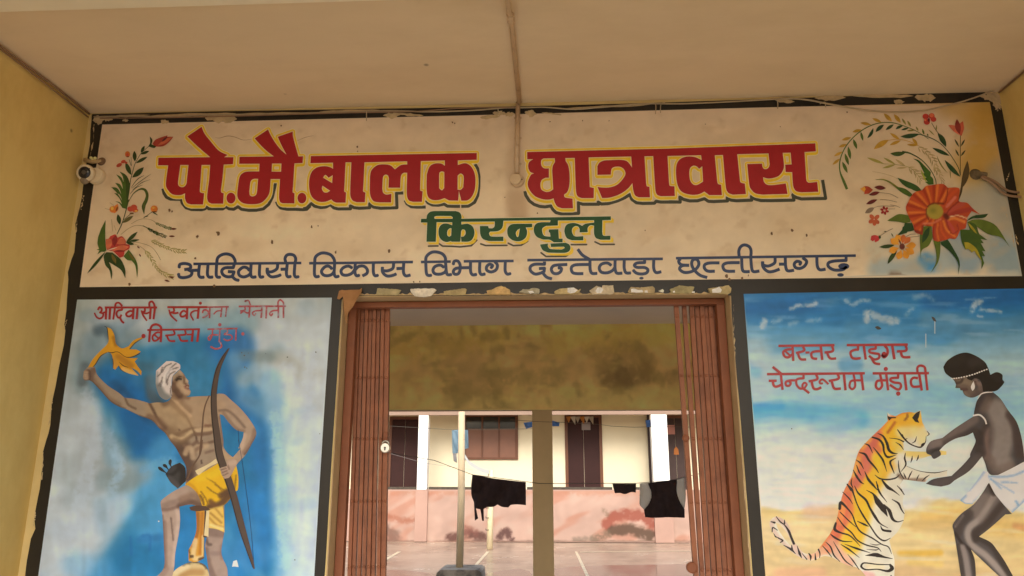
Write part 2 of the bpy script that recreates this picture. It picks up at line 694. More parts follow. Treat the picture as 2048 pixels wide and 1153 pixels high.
# black painted band (ragged towards the corners), laid as one sheet under the pictures
blk = ("184,229 420,223.5 760,218 1040,213.4 1300,206.5 1640,195 1860,187 1968,183.5 1985,205 1990,216 2003,217 2008,236 2014,268 "
       "2020,300 2025,331 2033,362 2040,393 2046,420 2060,520 2100,760 2130,1160 ")
blk += "1506,1160 1497,1040 1487,915 1478,800 1474,760 1468,690 1463,620 1462,592 1440,589 1200,590 950,592 760,592 690,593 684,600 680,660 674,760 668,850 661,960 653,1100 649,1160 "
blk += ("50,1160 51,1146 54,1122 59,1095 62,1078 71,1058 69,1040 71,1022 76,996 80,977 83,950 87,915 86,905 93,880 "
        "97,868 101,850 104,806 112,770 118,735 128,690 131,662 129,650 133,622 134,600 137,560 136,545 143,520 149,505 152,470 "
        "151,448 160,415 164,395 169,350 178,300 180,289 181,262 183,245")
m_black = mat("black_enamel", (.022, .019, .016), 0.36, 0.35, noise=0.22, nscale=5, bump=0.08, bscale=30)
painted("black_band", [[(a, b) for a, b, _ in parse(blk)]], wall_root, 0.0012, m=m_black)

# whitewash smeared over the band along the ceiling and in the corners
sm = []
rs = random.Random(3)


def smear(x0, y0, x1, y1, w, seed):
    r = random.Random(seed)
    n = 9
    top, bot = [], []
    for k in range(n + 1):
        t = k / n
        h = w / 2 * (math.sin(math.pi * t) ** 0.5 + .1)
        x, y = x0 + (x1 - x0) * t, y0 + (y1 - y0) * t
        top.append((x + r.uniform(-2, 2), y - h * r.uniform(.6, 1.2)))
        bot.append((x + r.uniform(-2, 2), y + h * r.uniform(.5, 1.4)))
    return top + bot[::-1]


for i, a in enumerate([(186, 241, 208, 240, 15), (192, 236, 300, 231, 5), (205, 238, 225, 240, 8), (246, 241, 257, 242, 5), (300, 233, 470, 228, 6),
                       (410, 237, 474, 238, 15), (322, 244, 338, 245, 8), (445, 232, 600, 226, 5), (768, 232, 800, 231, 10), (790, 228, 846, 232, 5),
                       (985, 227, 1012, 228, 9), (1010, 231, 1028, 229, 9), (960, 236, 1000, 234, 7), (1050, 226, 1072, 229, 12), (640, 224, 760, 221, 4),
                       (1082, 226, 1125, 231, 3), (1130, 218, 1300, 210, 4), (1540, 198, 1588, 205, 7), (1630, 197, 1690, 196, 9), (1705, 193, 1826, 193, 7), (1786, 204, 1808, 205, 9),
                       (1830, 196, 1870, 196, 15), (1960, 193, 1984, 197, 10), (1972, 190, 2006, 205, 22), (1990, 212, 2003, 216, 10), (1985, 206, 1996, 222, 8),
                       (189, 250, 181, 330, 4), (168, 392, 162, 420, 8),
                       (158, 420, 152, 470, 4), (134, 640, 128, 665, 5), (106, 790, 99, 850, 4), (88, 905, 84, 960, 4), (72, 1022, 68, 1052, 4),
                       (1993, 318, 1997, 334, 3), (2011, 428, 2014, 436, 3), (2030, 470, 2036, 492, 3), (2024, 470, 2028, 494, 3), (2018, 345, 2013, 363, 3),
                       (1466, 610, 1470, 720, 6), (1480, 840, 1484, 930, 9), (1488, 960, 1498, 1110, 7)]):
    sm.append(smear(*a, seed=i))
m_smear = mat("whitewash_smear", alb((152, 122, 84)), 0.85, 0.1, noise=0.25, nscale=22, bump=0.4, bscale=60)
painted("whitewash_smear", sm, wall_root, 0.0028, m=m_smear)
# broken plaster edge running along the lintel
rg = random.Random(21)
up_, lo_ = [], []
for k in range(150):
    x = 699 + k * 5.06
    yb = 590.4 + (588.4 - 590.4) * k / 149
    up_.append((x, yb - rg.choice((.6, .9, 1.4, 2.2, 3.4)) * rg.uniform(.7, 1.3)))
    lo_.append((x, yb + 1.2))
painted("broken_edge", [up_ + lo_[::-1]], wall_root, .0040, m=mat("broken_plaster", alb((182, 148, 100), MURAL), .9, .1, noise=.3, nscale=40, bump=.8, bscale=90))
# the narrow plaster lip that frames the doorway
m_lip = mat("ochre_plaster", alb((184, 150, 104), MURAL), 0.7, 0.2, noise=0.12, nscale=10, bump=0.2, bscale=50)
lip = MB()
lip.box(dxl, dxl + .004, .004, .108, 0, dzt - .004)
lip.box(dxr - .004, dxr, .004, .108, 0, dzt - .004)
lip.box(dxl, dxr, .004, .108, dzt - .0035, dzt - .0005)
lip.build("door_reveal", m_lip, wall_root)

# ------------------------------------------------------------------ side walls
m_yellow = mat("yellow_distemper", (.78, .61, .245), 0.8, 0.2, speck=.55, sscale=3.4, noise=0.09, nscale=1.8, bump=0.08, bscale=40,
               dirt=(.62, .44, .15), dscale=2.2, damount=0.75, dlo=0.45, dhi=0.72, stretch=(1, 1, .5))
o = MB().box(XL - .25, XL, Y_OPEN, WALL_T, 0, ZC).box(-6, XL - .252, 0, WALL_T, 0, ZC).build("side_wall", m_yellow)
tag(o, "plain yellow side wall to the left of the turbaned archer picture", "wall")
o = MB().box(XR, XR + .25, Y_OPEN, WALL_T, 0, ZC).box(XR + .252, 6, 0, WALL_T, 0, ZC).build("side_wall", m_yellow)
tag(o, "plain yellow side wall to the right of the large orange flower painting", "wall")

# ------------------------------------------------------------------ passage: beam and pillars towards the courtyard
xp0, xp1 = at(1065, 960, Y_PIL)[0], at(1106, 960, Y_PIL)[0]
z_lin = at(920, 820.5, Y_PIL)[2]
arc = thing("verandah_frame", "stained ochre beam on square pillars across the back of the passage", "colonnade", (xp0, Y_PIL, 0))
m_och = mat("dim_ochre", (.57, .42, .23), 0.8, 0.2, noise=0.1, nscale=3, bump=0.1)
MB().box(-6, 6, Y_PIL, Y_PIL + .2, z_lin, Z_PC - .001).build("beam", m_och, arc)
PW = xp1 - xp0
for k in (-2, -1, 0, 1, 2):
    xx = xp0 + k * 2.55
    MB().box(xx, xx + PW, Y_PIL + .003, Y_PIL + .2, 0, z_lin, bev=.004).build("pillar", m_och, arc)
ops = [('n', 60, 40, 5, .10), ('n', 18, 14, 6, .07),
       ('t', "770,660 1380,655", 10, 30, (130, 104, 52), 0.49),
       ('t', "900,770 960,790 1010,800", 12, 26, (84, 62, 32), 0.49), ('t', "980,745 1050,760 1110,752", 16, 30, (88, 66, 34), 0.49),
       ('t', "1210,750 1250,755 1290,745", 20, 24, (74, 52, 28), 0.73), ('t', "1235,725 1250,770", 14, 16, (70, 50, 28), 0.59),
       ('t', "1180,700 1200,720 1250,700 1300,740", 6, 30, (92, 66, 34), 0.49), ('t', "1340,760 1375,740", 14, 22, (86, 60, 34), 0.49),
       ('t', "780,700 900,690 1000,680", 10, 40, (110, 84, 36), 0.49), ('t', "1110,690 1180,680 1360,670", 20, 30, (118, 92, 40), 0.49),
       ('t', "775,800 1000,806 1200,800 1380,805", 6, 22, (120, 96, 52), 0.49), ('t', "1120,785 1200,790 1370,780", 10, 16, (112, 90, 48), 0.39),
       ('m', 26, 34, 9, .55, .8, (84, 62, 32), 0.49), ('m', 60, 20, 19, .6, .8, (128, 100, 52), 0.44)]
painted("damp_stain", [quadpx(755, 640, 1395, 820.2)], arc, .002, base=(118, 86, 48), ops=ops, step=5, Y=Y_PIL, ref=PASSAGE,
        m=mat("damp_paint", "Col", .8, .2, noise=.1, nscale=4, bump=.1))

# ------------------------------------------------------------------ courtyard: hostel block across it
YP, YW = 13.0, 14.1
zz = lambda py, Y: at(1068, py, Y)[2]
hb = thing("hostel_building", "cream single storey hostel block with pink plinth across the wet courtyard", "building", (0, YP, 0))
m_cream = mat("cream_yard_wall", (.74, .645, .44), .8, .2, noise=.05, nscale=1.2, bump=.05)
m_white = mat("white_pillar", (.86, .82, .72), .7, .25, noise=.04, nscale=3)
m_pink = mat("pink_distemper", alb((250, 198, 172), YARD_SUN), .8, .2, noise=.1, nscale=2, bump=.1)
m_fascia = mat("fascia_pink", alb((214, 176, 150), YARD_SUN), .8, .2, noise=.06, nscale=3)
m_brown = mat("brown_door_paint", alb((72, 45, 40), YARD), .6, .12, noise=.15, nscale=5)
m_frame = mat("brown_frame_paint", alb((124, 74, 44), YARD), .5, .35, noise=.1, nscale=8)
z_plin = zz(980, YP)
z_fb, z_ft = zz(830, YP - .06), zz(820, YP) + .35
MB().box(-14, 14, YW, YW + .2, 0, z_ft).build("wall", m_cream, hb)
MB().box(-14, 14, YP - .06, YP + .05, z_fb, z_ft).build("fascia", m_fascia, hb)
MB().box(-14, 14, YP + .052, YW - .002, z_ft - .15, z_ft - .002).build("verandah_roof", m_cream, hb)
MB().box(-14, 14, YP + .205, YW - .002, 0.012, .45).build("verandah_floor", m_ground, hb)
MB().box(-14, 14, YP, YP + .2, 0.01, z_plin).build("parapet", m_pink, hb)
m_cop = mat("dark_coping", alb((120, 106, 90), YARD_SUN), .8, .1, noise=.3, nscale=12)
for a, b in ((770, 836), (857, 946), (1054, 1066), (1106, 1225), (1270, 1304)):
    MB().box(at(a, 980, YP)[0], at(b, 980, YP)[0], YP + .02, YP + .18, z_plin, z_plin + .055).build("coping", m_cop, hb)
pops = [('n', 50, 24, 3, .05), ('n', 12, 10, 4, .03),
        ('t', "770,985 1390,985", 4, 10, (236, 158, 118), .45), ('m', 60, 26, 40, .5, .8, (232, 150, 116), .5),
        ('t', "775,1034 800,1040 828,1042", 4, 9, (206, 122, 90), .6), ('t', "770,1062 790,1076", 16, 14, (150, 110, 92), .7),
        ('t', "900,1078 930,1070 965,1074", 10, 10, (126, 84, 72), .85), ('t', "930,1060 950,1066", 8, 10, (170, 110, 94), .7),
        ('t', "1000,1075 1012,1062 1022,1080", 8, 8, (120, 82, 74), .85), ('t', "1215,1050 1235,1032 1285,1034 1318,1064", 12, 12, (196, 106, 84), .85),
        ('t', "1228,1062 1260,1058 1300,1074", 16, 9, (120, 92, 72), .85), ('t', "1190,1078 1215,1068", 8, 10, (140, 120, 96), .7),
        ('t', "1150,1080 1180,1078", 4, 8, (160, 140, 118), .6), ('t', "1208,1020 1214,1030", 4, 6, (170, 140, 112), .6),
        ('t', "770,1085 1390,1084", 2, 5, (150, 118, 96), .6), ('t', "840,1008 850,1012", 3, 6, (206, 140, 116), .6)]
painted("peeling_paint", [quadpx(740, 982, 1400, 1084.5)], hb, .004, base=(251, 204, 178), ops=pops, step=2.4, Y=YP, ref=YARD_SUN,
        m=mat("peeling_pink", "Col", .8, .2, noise=.05, nscale=3, bump=.1))
for a, b in ((836.5, 856), (1304, 1336)):
    x0, x1 = at(a, 900, YP)[0], at(b, 900, YP)[0]
    MB().box(x0, x1, YP - .055, YP + .2, z_plin + .001, z_fb - .001, bev=.006).build("pillar", m_white, hb)
    MB().box(x0 - .02, x1 + .03, YP - .06, YP - .006, 0.01, z_plin - .002, bev=.004).build("pilaster", m_pink, hb)
for a, b in ((-9.5, -9.2), (-6.4, -6.1), (6.6, 6.9), (9.8, 10.1)):
    MB().box(a, b, YP - .02, YP + .2, z_plin + .001, z_fb - .001).build("pillar", m_white, hb)


def far_door(px0, px1, pyt, leaf_m):
    x0, x1, zt = at(px0, 900, YW)[0], at(px1, 900, YW)[0], zz(pyt, YW)
    fr = MB().box(x0 - .07, x0, YW - .04, YW, .45, zt + .07).box(x1, x1 + .07, YW - .04, YW, .45, zt + .07).box(x0, x1, YW - .04, YW, zt, zt + .07).build("door", m_frame, hb)
    lf = MB().box(x0, (x0 + x1) / 2 - .004, YW - .02, YW - .003, .46, zt).box((x0 + x1) / 2 + .004, x1, YW - .02, YW - .003, .46, zt).build("door_leaf", leaf_m, fr)
    return fr, x0, x1, zt


d1 = far_door(783, 836, 839, m_brown)[0]
d2, a, b, zt = far_door(1136, 1199, 836, m_brown)
d3, a3, b3, zt3 = far_door(1331, 1372, 838, mat("grey_door_paint", alb((84, 66, 60), YARD), .6, .15, noise=.15, nscale=5))
pp = at(1172, 853, YW)
MB().box(pp[0] - .105, pp[0] + .105, YW - .026, YW - .022, pp[2] - .09, pp[2] + .09).build("paper_notice", mat("notice_paper", alb((176, 158, 150), YARD), .8), d2)
pp = at(1340, 860, YW)
MB().box(pp[0] - .11, pp[0] + .11, YW - .026, YW - .022, pp[2] - .11, pp[2] + .11).build("paper_notice", mat("pink_paper", alb((206, 140, 124), YARD), .8), d3)
pp = at(1352, 902, YW)
MB().prism([(pp[0] - .06, pp[2] - .09), (pp[0] + .06, pp[2] - .09), (pp[0] + .05, pp[2] + .03), (pp[0], pp[2] + .1), (pp[0] - .05, pp[2] + .03)], YW - .03, YW - .022).build(
    "orange_sticker", mat("orange_paper", alb((196, 116, 52), YARD), .7), d3)
# little paper pennants over the second door
for i, px in enumerate((1138, 1146, 1156, 1164, 1174, 1182)):
    q = at(px, 834, YW - .1)
    c = [(206, 132, 60), (222, 206, 180), (196, 178, 150)][i % 3]
    MB().prism([(q[0] - .07, q[2]), (q[0] + .06, q[2] + .01), (q[0] + .05 * (1 if i % 2 else -.2), q[2] - .15 - .04 * (i % 2))], YW - .1, YW - .097).build(
        "paper_pennant", mat("pennant_%d" % (i % 3), alb(c, YARD), .8), hb)
# steel window with three shutters
x0, x1, z0, z1 = at(931, 870, YW)[0], at(1032, 870, YW)[0], zz(915, YW), zz(834, YW)
wn_ = MB()
wn_.box(x0 - .05, x1 + .05, YW - .05, YW, z0 - .05, z0).box(x0 - .05, x1 + .05, YW - .05, YW, z1, z1 + .05)
for k in range(4):
    xx = x0 + (x1 - x0) * k / 3
    wn_.box(xx - (.05 if k == 0 else .02), xx + (.05 if k == 3 else .02), YW - .05, YW, z0, z1)
win = wn_.build("window", m_frame, hb)
zm = z0 + (z1 - z0) * .70
m_sh = mat("rust_shutter", alb((150, 98, 70), YARD), .45, .4, noise=.12, nscale=4)
m_gl = mat("dark_window_glass", (.035, .032, .026), .12, .5)
for k in range(3):
    xa, xb = x0 + (x1 - x0) * k / 3 + .021, x0 + (x1 - x0) * (k + 1) / 3 - .021
    MB().box(xa, xb, YW - .03, YW - .004, z0, zm).build("shutter", m_sh, win)
    MB().box(xa, xb, YW - .024, YW - .004, zm + .002, z1).build("pane", m_gl, win)
# plain dark upright beside the right pillar
q = at(1300, 900, YW)
MB().tube([(q[0], YW - .08, .46), (q[0], YW - .08, z_ft - .16)], .055).build("dark_upright", mat("dark_upright_paint", alb((70, 52, 48), YARD), .5), hb)

# court markings and standing water
m_line = mat("court_paint", (.72, .58, .38), .6, .3, noise=.3, nscale=9)


def ground_line(pts, w, name):
    P = [Vector(atz(px, py, 0)) for px, py in pts]
    v, f = [], []
    for i, p in enumerate(P):
        d = (P[min(i + 1, len(P) - 1)] - P[max(i - 1, 0)])
        d.z = 0
        d.normalize()
        nn = Vector((-d.y, d.x, 0)) * w / 2
        v += [(p + nn + Vector((0, 0, .004)))[:], (p - nn + Vector((0, 0, .004)))[:]]
    for i in range(len(P) - 1):
        f.append((2 * i, 2 * i + 1, 2 * i + 3, 2 * i + 2))
    return structure(link(name, v, f, m_line))


ground_line([(976, 1104), (950, 1133), (915, 1172)], .055, "court_line")
ground_line([(799, 1104), (768, 1122), (720, 1150)], .07, "court_line")
ground_line([(1152, 1104), (1176, 1155), (1190, 1190)], .05, "court_line")
ground_line([(1160, 1105), (1300, 1103.5), (1400, 1103)], .06, "court_line")
m_pud = mat("standing_water", (.26, .20, .15), .05, .7, noise=.05, nscale=3)
pw = outline("1092,1140 ~1150,1134 ~1230,1131 ~1320,1130 ~1390,1131 1440,1150 1440,1240 1060,1240")
pw2 = outline("700,1150 ~780,1141 ~850,1146 ~900,1160 ~960,1150 ~1060,1144 1075,1240 700,1240")
for q in (pw, pw2):
    P, T = triangulate([q])
    structure(link("puddle", [(*atz(a, b, 0)[:2], .003) for a, b in P], [t[::-1] for t in T] if True else T, m_pud))
REF = SIGN
# ------------------------------------------------------------------ painted name board over the gateway
sign = thing("painted_sign", "wide cream name board painted over the gateway with red, green and blue lettering", "sign", (0, -.0016, 2.5))
sq = [(205, 250), (600, 240), (1040, 229), (1500, 216.5), (1979, 205), (2010, 372), (2043.5, 553), (1600, 557.5), (1100, 563.5), (600, 570), (160, 575), (182, 410)]
sops = [('v', [200, 330, 580], [(202, 166, 130), (203, 168, 128), (212, 178, 138)]),
        ('n', 220, 90, 21, .035), ('n', 60, 26, 22, .02), ('n', 14, 10, 23, .012),
        ('s', "1985,215 1970,290 1955,330", 30, 60, (176, 124, 44), .75), ('s', "1900,212 1975,235", 10, 40, (180, 128, 50), .55),
        ('s', "2000,350 2025,440", 30, 30, (150, 128, 100), .7), ('s', "1930,420 1990,400 2010,500", 20, 50, (150, 140, 120), .6),
        ('s', "1760,540 1800,545 1850,535 1890,520", 22, 26, (140, 148, 142), .75), ('s', "1920,480 1935,525", 26, 26, (120, 136, 140), .8),
        ('s', "1850,520 1860,528", 14, 16, (52, 120, 160), .85), ('s', "1985,500 2020,520 2010,545", 36, 30, (124, 138, 138), .75), ('s', "1750,500 1790,480", 8, 26, (172, 160, 134), .5),
        ('s', "1700,560 1780,556 1960,552 2030,549", 3, 10, (214, 186, 150), .6),
        ('s', "1033,400 1036,436", 18, 22, (150, 108, 72), .55), ('s', "1030,330 1034,400", 26, 14, (184, 146, 108), .5), ('s', "1033,212 1033,350", 22, 14, (182, 144, 106), .4),
        ('s', "850,450 900,452", 10, 40, (194, 158, 118), .4), ('s', "1560,450 1650,460", 16, 40, (196, 160, 118), .5), ('s', "1280,500 1330,520", 10, 24, (196, 162, 124), .5),
        ('s', "640,500 760,505", 12, 40, (198, 162, 122), .5), ('s', "230,300 260,420 190,540", 12, 50, (196, 158, 118), .4),
        ('s', "1783,550 1797,552", 4, 8, (104, 74, 54), .8),
        ('m', 120, 60, 31, .6, .8, (190, 152, 112), .4), ('m', 30, 16, 33, .66, .8, (184, 146, 106), .4)]
SIGN_OFF = .0024
painted("board_ground", [sq], sign, SIGN_OFF, base=(206, 172, 134), ops=sops, step=6)
# nail holes, insect nests and flakes
spots = []
rs = random.Random(5)
for x, y, r in [(437, 467, 4), (396, 474, 3), (545, 485, 3), (340, 422, 3.4), (345, 424, 2), (624, 455, 2.4), (672, 505, 2.5), (637, 453, 1.4), (778, 503, 3), (1583, 462, 3), (1543, 468, 2.6), (1612, 472, 2.4),
                (1453, 553, 3.2), (1458, 560, 2.5), (1484, 557, 3.2), (1496, 552, 1.8), (430, 573, 3), (715, 295, 2), (716, 304, 1.2), (563, 253, 1.6), (1100, 245, 1.4), (1165, 243, 1.3), (1218, 243, 1.2), (910, 248, 1.5),
                (905, 246, 1.8), (260, 569, 3), (828, 565, 2), (840, 564, 1.8), (1693, 226, 1.6), (1560, 255, 1.2), (392, 518, 2.4), (1075, 428, 1.5), (1010, 396, 1.2), (950, 480, 1.2), (1290, 462, 1.4), (1410, 250, 1.0)]:
    n = 7
    spots.append([(x + r * rs.uniform(.5, 1.3) * math.cos(t), y + r * rs.uniform(.6, 1.6) * math.sin(t)) for t in [2 * math.pi * k / n for k in range(n)]])
for q in spots:
    painted("insect_nest", [q], sign, SIGN_OFF + .004, color=(104, 72, 44))
cracks = [ribbon(sline("431,276 440,277 455,273 470,275 487,281 505,279"), [.4, 1.4, 1.2, .5]), ribbon(sline("592,284 610,276 628,272"), [.4, 1.0, .3])]
for q in cracks:
    painted("hairline_crack", q, sign, SIGN_OFF + .0005, color=(150, 112, 76))

RED, ORANGE, CREAM, DARK = (148, 22, 26), (226, 164, 34), (232, 176, 122), (62, 58, 42)
title = []          # (outline, holes)
title.append((outline("@T1 50,428 712,420 ~560,290 420,155 602,32 ~640,120 ~715,215 ~820,335 935,392 890,420 1010,420 1003,510 885,515 ~868,700 850,830 ~853,868 885,882 "
                      "878,1015 730,1015 ~688,990 ~672,925 700,700 712,520 602,520 580,830 ~584,868 635,882 620,1025 470,1025 ~415,1005 ~390,945 392,882 "
                      "~330,905 ~230,895 ~165,830 ~145,760 175,525 45,525"),
              [outline("@T1 330,520 435,520 415,700 ~408,760 ~380,797 ~340,803 ~306,780 ~302,735")]))
title.append((disc(978, 943, 58, 70, fr='T1'), []))
title.append((outline("@T1 1087,415 1525,410 ~1400,310 1280,180 1452,65 ~1480,130 ~1540,230 ~1610,320 1688,388 ~1630,280 1575,160 1768,92 ~1770,150 ~1800,270 1840,410 1900,408 1893,495 1790,500 1770,800 "
                      "~1766,868 1790,880 1788,1012 1640,1010 ~1605,990 ~1592,930 1605,700 1485,700 ~1472,860 ~1435,940 ~1360,1005 ~1255,1022 ~1140,1010 ~1075,960 ~1058,890 1080,700 "
                      "~1100,650 ~1150,612 ~1210,603 1338,602 1343,505 1083,505"),
              [outline("@T1 1325,697 ~1262,700 ~1228,735 1212,860 ~1220,908 ~1255,922 ~1298,902 1312,850"), outline("@T1 1503,502 1623,502 1618,605 1497,605")]))
title.append((disc(1885, 943, 57, 68, fr='T1'), []))
title.append((outline("@T2 70,190 1955,155 1955,232 1740,240 1740,292 ~1830,272 ~1900,320 ~1938,420 ~1935,560 ~1900,650 ~1850,693 1780,697 1752,585 1745,697 1640,695 1590,668 ~1520,690 ~1450,688 "
                      "~1400,650 ~1385,560 1387,400 ~1420,310 ~1480,275 ~1550,275 1592,300 1592,240 1320,248 1312,555 ~1314,583 1340,590 1332,710 1230,710 ~1180,690 ~1160,620 1165,380 ~1120,383 "
                      "~1093,420 1085,550 952,550 957,440 ~945,410 ~915,402 ~890,430 882,560 ~892,608 ~930,628 985,620 982,717 850,717 ~780,700 ~742,620 742,420 ~760,350 ~830,292 ~920,285 "
                      "~980,300 1025,342 ~1080,300 ~1120,287 1165,285 1165,250 680,262 665,560 ~664,592 690,605 683,715 590,715 ~540,690 ~517,620 530,262 465,262 450,565 ~450,592 470,605 465,720 "
                      "360,720 ~325,705 305,683 ~230,710 ~150,705 ~80,650 ~52,560 ~52,460 ~80,370 ~140,320 ~220,305 ~285,315 322,335 322,265 65,272"),
              [outline("@T2 208,435 ~236,404 272,437 318,408 312,497"), outline("@T2 203,527 ~195,560 ~215,598 ~252,605 290,585"),
               outline("@T2 1587,372 ~1555,365 ~1530,385 1528,555 ~1558,580 1585,555"), outline("@T2 1738,412 ~1773,388 ~1807,420 1802,545 ~1772,574 1737,572")]))
title.append((outline("@T3 92,162 1915,118 1886,212 1905,555 ~1916,594 1975,600 1980,725 1800,728 ~1750,705 ~1730,640 1703,215 1592,218 1612,555 ~1621,598 1655,605 1662,742 1520,742 ~1470,715 "
                      "~1446,640 1437,560 ~1380,630 ~1280,700 ~1150,745 1050,750 990,608 ~1060,616 ~1160,612 ~1260,568 ~1342,465 ~1340,400 ~1290,354 ~1215,352 ~1172,378 1160,452 990,455 990,345 "
                      "~1015,300 ~1070,272 ~1150,266 ~1300,263 ~1375,285 1432,360 1422,220 878,232 892,610 945,622 942,752 790,752 ~735,725 ~715,650 700,238 580,240 585,280 ~615,330 ~632,420 ~635,540 "
                      "~622,630 ~598,682 ~568,705 ~575,742 672,758 678,882 540,882 ~480,860 ~445,810 430,755 ~380,770 ~300,768 ~200,732 ~130,660 ~100,590 ~105,530 ~140,455 180,435 ~130,415 ~105,355 ~118,290 170,255 92,255"),
              [outline("@T3 445,243 300,245 ~272,270 ~274,335 ~310,370 370,372 370,490 325,492 ~278,520 ~262,580 ~275,642 ~330,672 ~380,667 425,640 412,400 ~420,340 448,290")]))
title.append((outline("@T4 -60,184 1855,115 1862,218 1718,228 1738,560 ~1746,600 ~1775,618 1880,608 1893,735 1680,742 ~1610,725 ~1572,660 1560,485 1475,482 1470,388 1552,385 1540,235 1438,238 ~1455,400 "
                      "~1438,470 ~1390,530 ~1320,558 ~1245,565 1188,548 ~1196,600 ~1230,640 ~1300,650 1478,628 1500,762 1180,772 ~1090,755 ~1032,700 ~1010,640 985,380 1175,375 1178,415 ~1200,443 ~1240,440 "
                      "~1264,415 1272,380 1258,245 858,255 890,575 ~901,615 955,630 968,765 800,772 ~740,745 ~712,680 675,265 570,268 600,590 ~611,633 650,645 662,778 500,778 438,732 ~360,768 ~260,772 "
                      "~150,735 ~95,650 ~75,520 ~82,390 ~130,315 ~220,283 ~320,292 402,330 395,268 -66,278"),
              [outline("@T4 410,408 372,440 ~335,408 ~290,403 ~252,440 ~245,520 ~260,600 ~300,643 ~350,645 420,605")]))
word1, word2 = title[:5], title[5:]
lo = SIGN_OFF


def group_sheet(name, items, off, color, grow=0.0):
    """triangles of flat lettering; grow > 0 adds a band of that width round every outline.
    Everything is merged, so no two faces of the sheet overlap."""
    polys, bands = [], []
    for out, hl in items:
        polys += [out] + hl
        if grow > 0:
            for q in [out] + hl:
                bands += ribbon(q, 2 * grow, closed=True)
    V, Fc = [], []
    for P in polys + bands:
        P = [tuple(p) for p in P]
        if area(P) < 0:
            P = P[::-1]
        n = len(V)
        V += P
        Fc.append(list(range(n, n + len(P))))
    r = delaunay_2d_cdt([Vector(p) for p in V], [], Fc, 0, 1e-5)
    R = np.array([(q[0], q[1]) for q in r[0]])
    F = np.array([list(f) for f in r[2]])
    C = R[F].mean(1)
    keep = covered(C, bands)
    for out, hl in items:
        keep |= covered(C, [out]) & ~covered(C, hl)
    T = [list(map(int, f)) for f in F[keep]]
    used = sorted({i for t in T for i in t})
    mp = {j: i for i, j in enumerate(used)}
    return [tuple(R[j]) for j in used], [[mp[i] for i in t] for t in T]


def sheet(name, P, T, parent, off, color, m=None):
    V = at_np(P, 0.0)
    V[:, 1] -= off
    T2 = []
    for t in T:
        a = V[t]
        T2.append(t[::-1] if np.cross(a[1] - a[0], a[2] - a[0])[1] > 0 else t)
    return link(name, V, T2, m or mat("paint_%d_%d_%d_%d" % (*color, int(REF[0] * 100)), alb(color), .38, .4, noise=.10, nscale=16, bump=.05), parent)


def drop(out, k):
    """lower part of the orange band is painted a little deeper"""
    return [(x, y + k) for x, y in out]


shadow1 = []
for s in ["@T1 105,820 118,880 150,930 200,955 340,958 350,1005 400,1065 470,1088 600,1090 640,1080 668,1058 690,1078 760,1080 870,1080 912,1052 950,1078 1010,1085 1066,1052 1110,1085 1200,1098 1300,1097 1390,1080 1460,1020 1505,930 1535,800 1548,740",
          "@T1 1556,985 1575,1030 1610,1068 1690,1085 1800,1085 1850,1088 1900,1090 1945,1085 1990,1040",
          "@T2 -20,785 20,780 75,728 110,758 180,775 240,768 290,742 330,778 380,790 520,788 518,755 560,775 620,782 738,776 738,730 780,768 860,782 1048,776 1042,610 1120,608",
          "@T2 1140,690 1160,730 1210,765 1280,770 1375,768", "@T2 1378,690 1400,720 1450,745 1520,748 1585,735 1620,758 1700,760 1765,760", "@T2 1778,760 1860,758 1930,715 1965,640 1978,540 1980,420 1965,330 1935,280"]:
    shadow1 += ribbon(line(s), 6.2, caps=False)
shadow2 = []
for s in ["@T3 62,660 75,715 120,785 180,830 250,855 320,862 395,850 420,895 460,935 520,950 640,950 750,945 748,805 800,828 1010,828 1000,800 1040,825 1130,820 1250,785 1340,745 1405,705 1430,765 1490,810 1570,818 1720,815 1740,790 1800,800 2050,800",
          "@T4 -20,860 130,865 125,800 170,830 250,850 350,848 440,822 490,855 560,858 735,850 730,810 780,840 850,848 1045,840 1040,790 1085,825 1160,845 1300,846 1585,840 1570,770 1610,805 1680,825 1990,818 1950,580"]:
    shadow2 += ribbon(line(s), 6.4, caps=False)
for nm, word, shd in (("title_word", word1, shadow1), ("title_word", word2, shadow2)):
    P, T = group_sheet(nm, word, 0, RED)
    red = sheet("title_lettering", P, T, sign, lo + .0030, RED)
    P, T = triangulate(shd)
    sheet("drop_shadow", P, T, red, lo + .0006, DARK)
    P, T = group_sheet(nm, word + [(drop(o, 2.0), [drop(h, 1.0) for h in hl]) for o, hl in word], 0, CREAM, grow=6.0)
    sheet("cream_edge", P, T, red, lo + .0012, (222, 184, 140))
    P, T = group_sheet(nm, word + [(drop(o, 2.0), [drop(h, 1.0) for h in hl]) for o, hl in word], 0, ORANGE, grow=4.9)
    sheet("orange_band", P, T, red, lo + .0018, ORANGE)
    P, T = group_sheet(nm, word, 0, CREAM, grow=1.5)
    sheet("cream_inline", P, T, red, lo + .0024, CREAM)

